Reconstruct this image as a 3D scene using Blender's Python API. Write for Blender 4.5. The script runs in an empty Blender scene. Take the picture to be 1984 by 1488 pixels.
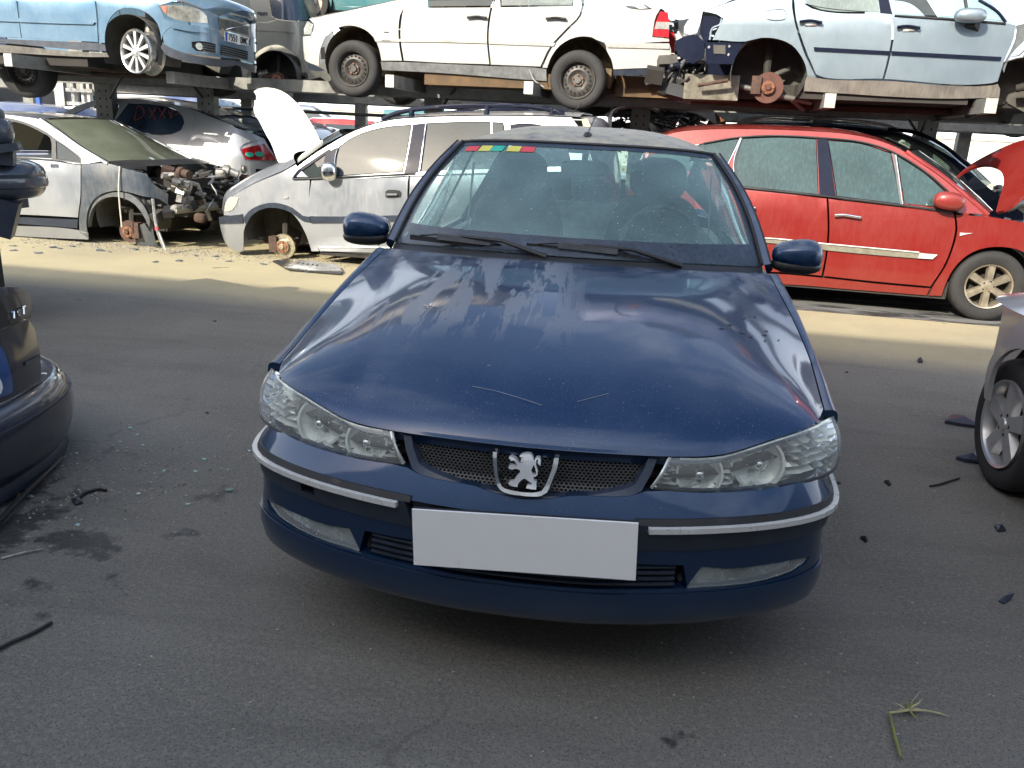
import bpy, bmesh, math, random
import numpy as np
from mathutils import Vector, Matrix
from mathutils.geometry import delaunay_2d_cdt
R = math.radians
random.seed(7)
rng = random.Random(11)
SC = bpy.context.scene
COL = SC.collection

# ------------------------------------------------------------------ camera
CAM = (0.191475, -1.854932, 1.437546); YAW, PITCH, ROLL, FPX = -0.121954, 0.294817, 0.0498458, 1601.363
W, H = 1984, 1488
def cam_axes():
    cy, sy, cp, sp, cr, sr = math.cos(YAW), math.sin(YAW), math.cos(PITCH), math.sin(PITCH), math.cos(ROLL), math.sin(ROLL)
    f = np.array([sy*cp, cy*cp, -sp]); r = np.array([cy, -sy, 0.]); u = np.cross(r, f)
    return cr*r+sr*u, -sr*r+cr*u, f
AR, AU, AF = cam_axes(); C0 = np.array(CAM)
cd = bpy.data.cameras.new('camera'); cam = bpy.data.objects.new('camera', cd); COL.objects.link(cam)
m = Matrix.Identity(4)
for i in range(3):
    m[i][0] = AR[i]; m[i][1] = AU[i]; m[i][2] = -AF[i]; m[i][3] = CAM[i]
cam.matrix_world = m
cd.sensor_fit = 'HORIZONTAL'; cd.sensor_width = 36; cd.lens = FPX/W*36; cd.clip_start = .05; cd.clip_end = 2000
SC.camera = cam

# ------------------------------------------------------------------ light
SUN_AZ = math.atan2(-0.50, -0.866)      # direction towards the sun, seen from above (x, y)
SUN_EL = R(31.5)
sdir = Vector((-0.50*math.cos(SUN_EL), -0.866*math.cos(SUN_EL), math.sin(SUN_EL))).normalized()
world = bpy.data.worlds.new('World'); SC.world = world; world.use_nodes = True
nt = world.node_tree; nt.nodes.clear()
o_ = nt.nodes.new('ShaderNodeOutputWorld'); bg = nt.nodes.new('ShaderNodeBackground'); sky = nt.nodes.new('ShaderNodeTexSky')
sky.sky_type = 'NISHITA'; sky.sun_disc = False; sky.sun_elevation = SUN_EL
sky.sun_rotation = math.atan2(sdir.x, sdir.y)
sky.air_density = 1.0; sky.dust_density = 3.0; sky.ozone_density = 1.5
# thin broken cloud over the whole sky
tc = nt.nodes.new('ShaderNodeTexCoord'); sep = nt.nodes.new('ShaderNodeSeparateXYZ'); nt.links.new(tc.outputs['Generated'], sep.inputs[0])
def wm(op, a, b=None, clamp=False):
    n = nt.nodes.new('ShaderNodeMath'); n.operation = op; n.use_clamp = clamp
    for i, v in enumerate((a, b)):
        if v is None: continue
        if isinstance(v, (int, float)): n.inputs[i].default_value = v
        else: nt.links.new(v, n.inputs[i])
    return n.outputs[0]
zz = wm('MAXIMUM', wm('ABSOLUTE', sep.outputs[2]), .06)
cx = nt.nodes.new('ShaderNodeCombineXYZ')
nt.links.new(wm('DIVIDE', sep.outputs[0], zz), cx.inputs[0]); nt.links.new(wm('DIVIDE', sep.outputs[1], zz), cx.inputs[1])
no = nt.nodes.new('ShaderNodeTexNoise'); no.inputs['Scale'].default_value = .55; no.inputs['Detail'].default_value = 7; no.inputs['Roughness'].default_value = .62
nt.links.new(cx.outputs[0], no.inputs['Vector'])
ramp = nt.nodes.new('ShaderNodeValToRGB'); ramp.color_ramp.elements[0].position = .48; ramp.color_ramp.elements[1].position = .74
nt.links.new(no.outputs['Fac'], ramp.inputs[0])
hz = wm('SUBTRACT', 1.0, wm('MULTIPLY', wm('ABSOLUTE', sep.outputs[2]), 2.0), True)   # milky towards the horizon
fac = wm('MAXIMUM', wm('MULTIPLY', ramp.outputs[0], .72), wm('MULTIPLY', hz, .92))
mx = nt.nodes.new('ShaderNodeMix'); mx.data_type = 'RGBA'; nt.links.new(fac, mx.inputs[0]); nt.links.new(sky.outputs[0], mx.inputs[6])
mx.inputs[7].default_value = (10.6, 10.8, 10.9, 1)
nt.links.new(mx.outputs[2], bg.inputs[0]); bg.inputs[1].default_value = .15; nt.links.new(bg.outputs[0], o_.inputs[0])
sl = bpy.data.lights.new('sun', 'SUN'); sl.energy = 3.9; sl.angle = R(.5); sl.color = (1, .91, .75)
sun = bpy.data.objects.new('sun', sl); COL.objects.link(sun); sun.rotation_euler = sdir.to_track_quat('Z', 'Y').to_euler()
SC.view_settings.view_transform = 'Standard'; SC.view_settings.look = 'None'; SC.view_settings.exposure = 1.12; SC.view_settings.gamma = 1
SC.view_settings.use_curve_mapping = False
SC.render.engine = 'CYCLES'; SC.cycles.max_bounces = 8; SC.cycles.transparent_max_bounces = 12; SC.cycles.use_denoising = True
SC.cycles.caustics_reflective = False; SC.cycles.caustics_refractive = False

# ------------------------------------------------------------------ unprojection of photograph pixels
def ray(px, py):
    d = (px-W/2)/FPX*AR-(py-H/2)/FPX*AU+AF
    return d/np.linalg.norm(d)
def at_y(px, py, Y):
    d = ray(px, py); return C0+d*((Y-C0[1])/d[1])
def at_x(px, py, X):
    d = ray(px, py); return C0+d*((X-C0[0])/d[0])
def at_z(px, py, Z=0.):
    d = ray(px, py); return C0+d*((Z-C0[2])/d[2])
CR = {'C': (1260, 0, .43018), 'A': (0, 0, .34939), 'B': (560, 0, .38306), 'C': (1260, 0, .43018), 'D': (640, 220, .49395), 'E': (440, 660, .37644), 'F': (1000, 660, .37631),
      'G': (0, 0, .1747), 'Hh': (380, 120, .22681), 'I': (1100, 0, .18819), 'J': (1640, 200, .20164), 'K': (700, 120, .30242), 'L': (470, 680, .17641),
      'M': (1230, 760, .21169), 'N': (930, 840, .10078), 'O': (520, 440, .20166), 'P': (1400, 440, .17467), 'Q': (740, 240, .21169), 'R': (0, 220, .17473),
      'S': (0, 540, .32258), 'T': (1560, 560, .62366), 'X': (0, 0, 1.)}
def px(c, pts):
    ox, oy, s = CR[c]; return [(ox+a*s, oy+b*s) for a, b in pts]

# ------------------------------------------------------------------ materials
MATS = {}
class NT:
    def __init__(s, name):
        s.m = bpy.data.materials.new(name); s.m.use_nodes = True; s.t = s.m.node_tree; s.b = s.t.nodes['Principled BSDF']; s.out = s.t.nodes['Material Output']
        MATS[name] = s.m
    def n(s, kind, **kw):
        n = s.t.nodes.new(kind)
        for k, v in kw.items():
            if k in n.inputs: s.put(n.inputs[k], v)
            else: setattr(n, k, v)
        return n
    def put(s, inp, v):
        if hasattr(v, 'is_linked') or isinstance(v, bpy.types.NodeSocket): s.t.links.new(v, inp)
        else: inp.default_value = v
    def p(s, **kw):
        for k, v in kw.items(): s.put(s.b.inputs[k.replace('_', ' ')], v)
        return s
    def math(s, op, a, b=None, clamp=False):
        n = s.n('ShaderNodeMath', operation=op, use_clamp=clamp); s.put(n.inputs[0], a)
        if b is not None: s.put(n.inputs[1], b)
        return n.outputs[0]
    def mix(s, f, a, b):
        n = s.n('ShaderNodeMix', data_type='RGBA'); s.put(n.inputs[0], f); s.put(n.inputs[6], a); s.put(n.inputs[7], b); return n.outputs[2]
    def obj(s, sc=(1, 1, 1), rot=(0, 0, 0)):
        t = s.n('ShaderNodeNewGeometry'); mp = s.n('ShaderNodeMapping'); s.t.links.new(t.outputs['Position'], mp.inputs[0]); mp.inputs['Scale'].default_value = sc; mp.inputs['Rotation'].default_value = rot; return mp.outputs[0]
    def noise(s, v, scale, detail=4, rough=.55, dist=0):
        n = s.n('ShaderNodeTexNoise'); s.put(n.inputs['Vector'], v); n.inputs['Scale'].default_value = scale; n.inputs['Detail'].default_value = detail
        n.inputs['Roughness'].default_value = rough; n.inputs['Distortion'].default_value = dist; return n.outputs['Fac']
    def ramp(s, f, a, b, lo=0., hi=1.):
        n = s.n('ShaderNodeMapRange'); s.put(n.inputs[0], f); n.inputs[1].default_value = a; n.inputs[2].default_value = b; n.inputs[3].default_value = lo; n.inputs[4].default_value = hi; return n.outputs[0]
    def bump(s, h, st=.3, d=.01):
        n = s.n('ShaderNodeBump'); n.inputs['Strength'].default_value = st; n.inputs['Distance'].default_value = d; s.put(n.inputs['Height'], h); return n.outputs[0]
def c4(c): return tuple(c)+(1,)
def paint(name, col, metal=.35, rough=.32, dust=.25, dustcol=(.42, .38, .31), coat=1., orange=.0006, low=.0):
    t = NT(name); g = t.obj(); g2 = t.obj((9, 9, 1.6))
    n1 = t.noise(g, 2.1, 6, .65); n2 = t.noise(g2, 5, 5, .6); n3 = t.noise(g, 230, 2)
    film = t.math('MULTIPLY', t.ramp(t.math('MULTIPLY', n1, t.math('ADD', n2, .45)), .30, .62), dust, True)
    spk = t.math('MULTIPLY', t.ramp(n3, .68, .74), dust*.9, True)
    f = t.math('MAXIMUM', film, spk)
    t.p(Base_Color=t.mix(f, c4(col), c4(dustcol)), Metallic=t.ramp(f, 0, 1, metal, 0), Roughness=t.ramp(f, 0, .6, rough, .75),
        Coat_Weight=t.ramp(f, 0, .7, coat, 0.1), Coat_Roughness=t.ramp(n1, .3, .8, .025, .14))
    t.p(Normal=t.bump(t.noise(g, 3.2, 2), .25, .004)); return t.m
def plain(name, col, rough=.6, metal=0., var=.25, sc=18., bump=.15, spec=.5, coat=0.):
    t = NT(name); g = t.obj(); n1 = t.noise(g, sc, 5, .6); n2 = t.noise(g, sc*.13, 4)
    k = t.math('MULTIPLY', t.ramp(n1, .25, .75, 1-var, 1+var), t.ramp(n2, .3, .7, 1-var*.7, 1+var*.7))
    mul = t.n('ShaderNodeVectorMath', operation='SCALE'); mul.inputs[0].default_value = col; t.put(mul.inputs['Scale'], k)
    t.p(Base_Color=mul.outputs[0], Metallic=metal, Roughness=t.ramp(n1, .2, .8, max(.02, rough-.12), min(1, rough+.12)), Coat_Weight=coat)
    t.b.inputs['Specular IOR Level'].default_value = spec
    if bump: t.p(Normal=t.bump(n1, bump, .004))
    return t.m
def misted(name, col, streak=.0, clear=.0, rough=.16):
    """side glass fogged on the inside and dusty outside"""
    t = NT(name); g = t.obj((1, 1, 1)); gs = t.obj((34, 34, 2.2)); n1 = t.noise(g, 1.5, 4, .6); n2 = t.noise(gs, 1.6, 4, .6)
    f = t.math('ADD', t.ramp(n1, .3, .7, .0, .55), t.math('MULTIPLY', t.ramp(n2, .45, .75), streak*.55), True)
    a = tuple(v*.32 for v in col); b = tuple(min(1, v*.85) for v in col)
    t.p(Base_Color=t.mix(f, c4(a), c4(b)), Roughness=.55, Coat_Weight=1., Coat_Roughness=.018)
    t.b.inputs['Specular IOR Level'].default_value = .04
    return t.m
def glass(name, tint, dust=.12, rough=.02, dustcol=(.55, .6, .6)):
    t = NT(name); tr = t.n('ShaderNodeBsdfTransparent'); tr.inputs[0].default_value = c4(tint)
    gl = t.n('ShaderNodeBsdfGlossy'); gl.inputs['Roughness'].default_value = rough; gl.inputs[0].default_value = (.95, 1, 1, 1)
    df = t.n('ShaderNodeBsdfDiffuse'); df.inputs[0].default_value = c4(dustcol)
    fr = t.n('ShaderNodeLayerWeight'); fr.inputs[0].default_value = .5; fz_ = t.math('ADD', t.math('MULTIPLY', t.math('POWER', fr.outputs['Facing'], 4.5), .92), .055)
    m1 = t.n('ShaderNodeMixShader'); t.put(m1.inputs[0], t.math('MULTIPLY', fz_, 1.1, True)); t.t.links.new(tr.outputs[0], m1.inputs[1]); t.t.links.new(gl.outputs[0], m1.inputs[2])
    g = t.obj(); n1 = t.noise(g, 2.4, 5, .6); n2 = t.noise(g, 170, 2, .5)
    f = t.math('ADD', t.ramp(n1, .3, .75, dust*.5, dust*1.6), t.math('MULTIPLY', t.ramp(n2, .70, .76), min(.8, dust*4)), True)
    m2 = t.n('ShaderNodeMixShader'); t.put(m2.inputs[0], f); t.t.links.new(m1.outputs[0], m2.inputs[1]); t.t.links.new(df.outputs[0], m2.inputs[2])
    t.t.links.new(m2.outputs[0], t.out.inputs[0]); return t.m
BLK = plain('black_plastic', (.018, .019, .021), .5, var=.2); RUB = plain('tyre_rubber', (.022, .022, .023), .78, var=.35, sc=30, bump=.3)
TRIM = plain('dark_blue_grey_trim', (.022, .03, .048), .42, var=.2); GRY = plain('grey_plastic', (.10, .11, .12), .55)
DARK = plain('dark_underbody', (.03, .028, .026), .85, var=.5, sc=7); VOID = plain('dark_interior', (.012, .012, .013), .9)
CHR = plain('chrome', (.78, .79, .80), .10, 1., var=.08, bump=.02); ALU = plain('alloy', (.52, .52, .51), .32, .85, var=.18)
ALUD = plain('dirty_alloy', (.34, .32, .28), .42, .6, var=.35, sc=25)
STL = plain('bare_steel', (.27, .26, .24), .45, .6, var=.4, sc=22); RUST = plain('rust', (.20, .085, .045), .85, .1, var=.5, sc=35, bump=.6)
RUSTD = plain('dark_rust', (.075, .045, .035), .85, .1, var=.5, sc=35, bump=.5); DISC = plain('brake_disc_face', (.42, .38, .28), .35, .75, var=.3, sc=30)
RACK = plain('galvanised_rack_steel', (.20, .205, .195), .55, .35, var=.35, sc=9); RACKE = plain('pale_beam_end', (.42, .42, .40), .6, .1, var=.3, sc=30)
STEELW = plain('painted_steel_wheel', (.085, .08, .075), .5, .2, var=.5, sc=20)
RED = plain('red_lamp_plastic', (.42, .012, .02), .18, var=.2, coat=1.); CLR = plain('clear_lamp_plastic', (.50, .52, .50), .18, .45, var=.35, sc=45, coat=1.)
WHT = plain('white_plate', (.86, .86, .85), .35, var=.015, bump=0); YEL = plain('yellow_sticker', (.62, .58, .12), .6, var=.1); GRN = plain('green_sticker', (.03, .42, .30), .6, var=.1)
REDS = plain('red_sticker', (.60, .07, .09), .6, var=.1); EUB = plain('plate_band_blue', (.02, .08, .45), .4, var=.05)
SILT = plain('silver_trim', (.66, .66, .64), .30, .2, var=.02, bump=0, coat=.5); UNDR = plain('ochre_bounce_underbody', (.10, .062, .030), .8, var=.5, sc=6)  # UNDR ochre paints in light bounced up from the ground
LINER = plain('wheel_arch_liner', (.075, .072, .066), .85, var=.4, sc=8); WIRE = plain('wiring', (.05, .05, .055), .6)
ALUB = plain('cast_aluminium', (.36, .36, .35), .5, .6, var=.5, sc=30, bump=.5)

# ------------------------------------------------------------------ mesh helpers
def mk(name, vs, fs, mat, parent=None, smooth=35, **kw):
    me = bpy.data.meshes.new(name); me.from_pydata([tuple(map(float, v)) for v in vs], [], fs); me.validate(); me.materials.append(mat)
    if smooth:
        me.polygons.foreach_set('use_smooth', [True]*len(me.polygons)); me.set_sharp_from_angle(angle=R(smooth))
    me.update()
    o = bpy.data.objects.new(name, me); COL.objects.link(o)
    if parent is not None:
        o.parent = parent; w = Matrix.Identity(4); q = parent
        o.matrix_parent_inverse = root_inv(parent)
    for k, v in kw.items(): o[k] = v
    return o
def root_inv(p):
    return Matrix.Translation(p['_at']).inverted() if '_at' in p.keys() else Matrix.Identity(4)
def thing(name, label, cat, at, group=None):
    o = bpy.data.objects.new(name, None); COL.objects.link(o); at = tuple(map(float, at)); o.location = at; o['_at'] = at; o.empty_display_size = .1
    o['label'] = label; o['category'] = cat
    if group: o['group'] = group
    return o
def tag(o, label, cat, group=None):
    o['label'] = label; o['category'] = cat
    if group: o['group'] = group
    return o
class MB:
    def __init__(s): s.v = []; s.f = []
    def add(s, vs, fs):
        b = len(s.v); s.v += [tuple(v) for v in vs]; s.f += [tuple(i+b for i in f) for f in fs]; return s
    def box(s, c, d, rot=None, bev=0):
        c = Vector(c); vs = []
        for z in (-1, 1):
            for x, y in ((-1, -1), (1, -1), (1, 1), (-1, 1)):
                p = Vector((x*d[0]/2, y*d[1]/2, z*d[2]/2))
                if rot is not None: p = rot @ p
                vs.append(c+p)
        return s.add(vs, [(3, 2, 1, 0), (4, 5, 6, 7), (0, 1, 5, 4), (1, 2, 6, 5), (2, 3, 7, 6), (3, 0, 4, 7)])
    def bar(s, a, b, w, h, up=(0, 0, 1)):
        a, b = Vector(a), Vector(b); d = (b-a); L = d.length; d.normalize(); up = Vector(up); x = d.cross(up)
        if x.length < 1e-4: x = d.cross(Vector((1, 0, 0)))
        x.normalize(); y = x.cross(d)
        return s.box((a+b)/2, (w, L, h), Matrix((x, d, y)).transposed())
    def tube(s, pts, r, n=8, cap=True):
        P = [Vector(p) for p in pts]; rs = r if isinstance(r, (list, tuple)) else [r]*len(P); vs = []; up = Vector((0, 0, 1)); last = None
        for i, p in enumerate(P):
            t = (P[min(i+1, len(P)-1)]-P[max(i-1, 0)]).normalized()
            if last is None:
                x = t.cross(up) if abs(t.z) < .9 else t.cross(Vector((1, 0, 0)))
            else: x = last-t*last.dot(t)
            x.normalize(); last = x; y = t.cross(x)
            for k in range(n):
                a = 2*math.pi*k/n; vs.append(p+(x*math.cos(a)+y*math.sin(a))*rs[i])
        fs = [(i*n+k, i*n+(k+1) % n, (i+1)*n+(k+1) % n, (i+1)*n+k) for i in range(len(P)-1) for k in range(n)]
        if cap: fs += [tuple(range(n))[::-1], tuple(range((len(P)-1)*n, len(P)*n))]
        return s.add(vs, fs)
    def lathe(s, c, ax, prof, n=32, close=False):
        """prof: (radius, distance along the axis)"""
        c, ax = Vector(c), Vector(ax).normalized(); x = ax.cross(Vector((0, 0, 1)))
        if x.length < .1: x = Vector((1, 0, 0))
        x.normalize(); y = ax.cross(x); vs = []
        for r_, h in prof:
            for k in range(n):
                a = 2*math.pi*k/n; vs.append(c+ax*h+(x*math.cos(a)+y*math.sin(a))*r_)
        m_ = len(prof)
        fs = [(i*n+k, i*n+(k+1) % n, ((i+1) % m_)*n+(k+1) % n, ((i+1) % m_)*n+k) for i in range(m_ if close else m_-1) for k in range(n)]
        return s.add(vs, fs)
    def ellip(s, c, d, rot=None, nu=16, nv=10, pw=1.):
        c = Vector(c); vs = []
        for j in range(nv+1):
            th = math.pi*j/nv
            for i in range(nu):
                a = 2*math.pi*i/nu; q = [math.sin(th)*math.cos(a), math.sin(th)*math.sin(a), math.cos(th)]
                q = [math.copysign(abs(v)**pw, v) for v in q]; p = Vector((q[0]*d[0]/2, q[1]*d[1]/2, q[2]*d[2]/2))
                if rot is not None: p = rot @ p
                vs.append(c+p)
        return s.add(vs, [(j*nu+i, (j+1)*nu+i, (j+1)*nu+(i+1) % nu, j*nu+(i+1) % nu) for j in range(nv) for i in range(nu)])
    def grid(s, G):
        nr, nc = len(G), len(G[0]); vs = [p for row in G for p in row]
        return s.add(vs, [(i*nc+j, i*nc+j+1, (i+1)*nc+j+1, (i+1)*nc+j) for i in range(nr-1) for j in range(nc-1)])
    def build(s, name, mat, parent=None, smooth=35, **kw): return mk(name, s.v, s.f, mat, parent, smooth, **kw)
def spline(P, n=8):
    P = np.array(P, float); Q = np.vstack([2*P[0]-P[1], P, 2*P[-1]-P[-2]]); out = []
    for i in range(1, len(Q)-2):
        for k in range(n):
            t = k/n; a, b, c, d = Q[i-1], Q[i], Q[i+1], Q[i+2]
            out.append(.5*((2*b)+(-a+c)*t+(2*a-5*b+4*c-d)*t*t+(-a+3*b-3*c+d)*t**3))
    out.append(P[-1]); return np.array(out)
def smooth_loop(P, step=.04, corner=38):
    """closed outline -> evenly sampled, rounded except at real corners"""
    P = [np.array(p, float) for p in P]; n = len(P); out = []
    def d(a, b): v = b-a; l = np.linalg.norm(v); return v/l if l > 1e-9 else v*0
    tan = []
    for i in range(n):
        a, b = d(P[i-1], P[i]), d(P[i], P[(i+1) % n]); turn = math.degrees(math.acos(max(-1, min(1, float(a@b)))))
        t = a+b; t = t/(np.linalg.norm(t)+1e-9); tan.append((a, b) if turn > corner else (t, t))
    for i in range(n):
        a, b = P[i], P[(i+1) % n]; L = np.linalg.norm(b-a); k = max(1, int(L/step)); t0, t1 = tan[i][1]*L, tan[(i+1) % n][0]*L
        for j in range(k):
            t = j/k; out.append(a*(2*t**3-3*t*t+1)+t0*(t**3-2*t*t+t)+b*(-2*t**3+3*t*t)+t1*(t**3-t*t))
    return np.array(out)
def inset(P, w):
    P = np.array(P); n = len(P); area = .5*np.sum(P[:, 0]*np.roll(P[:, 1], -1)-np.roll(P[:, 0], -1)*P[:, 1]); sg = 1 if area > 0 else -1
    t = np.roll(P, -1, 0)-np.roll(P, 1, 0); t /= (np.linalg.norm(t, axis=1)[:, None]+1e-9); nn = np.stack([-t[:, 1], t[:, 0]], 1)*sg
    return P+nn*w
def pip(pts, poly):
    x, y = pts[:, 0][:, None], pts[:, 1][:, None]; a, b = poly, np.roll(poly, -1, 0)
    c = ((a[:, 1] > y) != (b[:, 1] > y)) & (x < (b[:, 0]-a[:, 0])*(y-a[:, 1])/(b[:, 1]-a[:, 1]+1e-12)+a[:, 0])
    return c.sum(1) % 2 == 1
def cdt(outer, holes=(), g=.07):
    ar = lambda P: .5*np.sum(P[:, 0]*np.roll(P[:, 1], -1)-np.roll(P[:, 0], -1)*P[:, 1])
    loops = [np.array(outer)]+[np.array(h) for h in holes]
    loops = [L[::-1] if (ar(L) > 0) != (i == 0) else L for i, L in enumerate(loops)]; pts = []; edges = []
    for L in loops:
        b = len(pts); pts += [tuple(p) for p in L]; edges += [(b+i, b+(i+1) % len(L)) for i in range(len(L))]
    nb = len(pts); o = loops[0]; lo, hi = o.min(0), o.max(0)
    xs, ys = np.arange(lo[0]+g/2, hi[0], g), np.arange(lo[1]+g/2, hi[1], g)
    if len(xs) and len(ys):
        G = np.stack(np.meshgrid(xs, ys), -1).reshape(-1, 2); G[::2, 1] += g*.0; ok = pip(G, o)
        for h in loops[1:]: ok &= ~pip(G, h)
        G = G[ok]; B = np.array(pts[:nb])
        if len(G):
            dd = np.min(np.linalg.norm(G[:, None]-B[None], axis=2), axis=1); G = G[dd > g*.42]; pts += [tuple(p) for p in G]
    V, E_, F, ov, oe, of = delaunay_2d_cdt([Vector(p) for p in pts], edges, [], 0, 1e-7)
    V = np.array([tuple(v) for v in V]); F = [tuple(f) for f in F]
    if not F: return V, F, []
    cen = np.array([V[list(f)].mean(0) for f in F]); ok = pip(cen, o)
    for h in loops[1:]: ok &= ~pip(cen, h)
    F = [f for f, k in zip(F, ok) if k]
    back = {}
    for i, src in enumerate(ov):
        for q in src: back[q] = i
    rings = []; b = 0
    for L in loops:
        r_ = [back.get(b+i) for i in range(len(L))]; rings.append([q for i, q in enumerate(r_) if q is not None and q != r_[i-1]]); b += len(L)
    return V, F, rings
def patch(name, pos, outline, mat, parent=None, off=0., th=.012, holes=(), g=.07, step=.04, corner=38, gap=0., raw=False, flip=False, smooth=35, **kw):
    o = np.array(outline) if raw else smooth_loop(outline, step, corner)
    if gap: o = inset(o, gap)
    hs = [h if raw else smooth_loop(h, step, corner) for h in holes]
    V, F, rings = cdt(o, hs, g)
    if not F: print('EMPTY PATCH', name, np.round(outline[:3], 2)); return mk(name, [(0, 0, -1), (.01, 0, -1), (0, .01, -1)], [(0, 1, 2)], mat, parent)
    front = [pos(u, v, off) for u, v in V]; vs = list(front); fs = []
    a, b, c = [np.array(front[i]) for i in F[0][:3]] if F else (0, 0, 0)
    for f in F:
        p0, p1, p2 = (V[i] for i in f[:3]); cr = (p1[0]-p0[0])*(p2[1]-p0[1])-(p1[1]-p0[1])*(p2[0]-p0[0]); fs.append(f if cr > 0 else f[::-1])
    if th:
        for r_ in rings:
            k = len(vs); vs += [pos(V[i][0], V[i][1], off-th) for i in r_]; n = len(r_)
            for i in range(n): fs.append((r_[(i+1) % n], r_[i], k+i, k+(i+1) % n))
    return mk(name, vs, fs, mat, parent, smooth, **kw)

class Prism:
    """a vertical surface that follows a plan curve; z-dependent inset; u is arc length"""
    def __init__(s, plan, inset_z, dsc=1.):
        s.C = np.array(plan, float); sg = np.linalg.norm(np.diff(s.C, axis=0), axis=1); s.L = np.r_[0, np.cumsum(sg)]
        t = np.gradient(s.C, axis=0); t /= np.linalg.norm(t, axis=1)[:, None]; s.N = np.stack([t[:, 1], -t[:, 0]], 1)*dsc; s.iz = inset_z
    def at(s, u):
        u = min(max(u, s.L[0]), s.L[-1]); i = int(np.searchsorted(s.L, u)-1); i = max(0, min(i, len(s.L)-2)); t = (u-s.L[i])/(s.L[i+1]-s.L[i]+1e-12)
        n = s.N[i]*(1-t)+s.N[i+1]*t; return s.C[i]*(1-t)+s.C[i+1]*t, n/np.linalg.norm(n)
    def pos(s, u, z, off=0.):
        c, n = s.at(u); q = c+n*(off-s.iz(z, u)); return (q[0], q[1], z)
    def inv(s, x, y, off=0.):
        d = ray(x, y); z = 1.; u = None; amt = None
        for it in range(6):
            a = off-(s.iz(z, u) if u is not None else s.iz(z, s.L[-1]/2)); P = s.C+s.N*a; A = P[:-1]-C0[:2]; D = P[1:]-P[:-1]
            den = d[0]*(-D[:, 1])+D[:, 0]*d[1]; den = np.where(abs(den) < 1e-12, 1e-12, den)
            k = (A[:, 0]*(-D[:, 1])+D[:, 0]*A[:, 1])/den; t = (d[0]*A[:, 1]-d[1]*A[:, 0])/den
            ok = (k > 0) & (t >= -.001) & (t <= 1.001)
            if not ok.any():
                Q = P-C0[:2]; d2 = d[:2]/np.linalg.norm(d[:2]); lat = np.abs(Q[:, 0]*d2[1]-Q[:, 1]*d2[0])+np.where(Q@d2 < 0, 1e6, 0); j = int(np.argmin(lat)); i = min(j, len(A)-1)
                t[i] = 0. if j < len(A) else 1.; kk = float(Q[j]@d2)/np.linalg.norm(d[:2])
            else: i = int(np.argmin(np.where(ok, k, 1e9))); kk = k[i]
            u = s.L[i]+t[i]*(s.L[i+1]-s.L[i]); z = C0[2]+kk*d[2]
        return (u, z)
    def tr(s, c, pts, off=0.): return [s.inv(a, b, off) for a, b in px(c, pts)]

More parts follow.
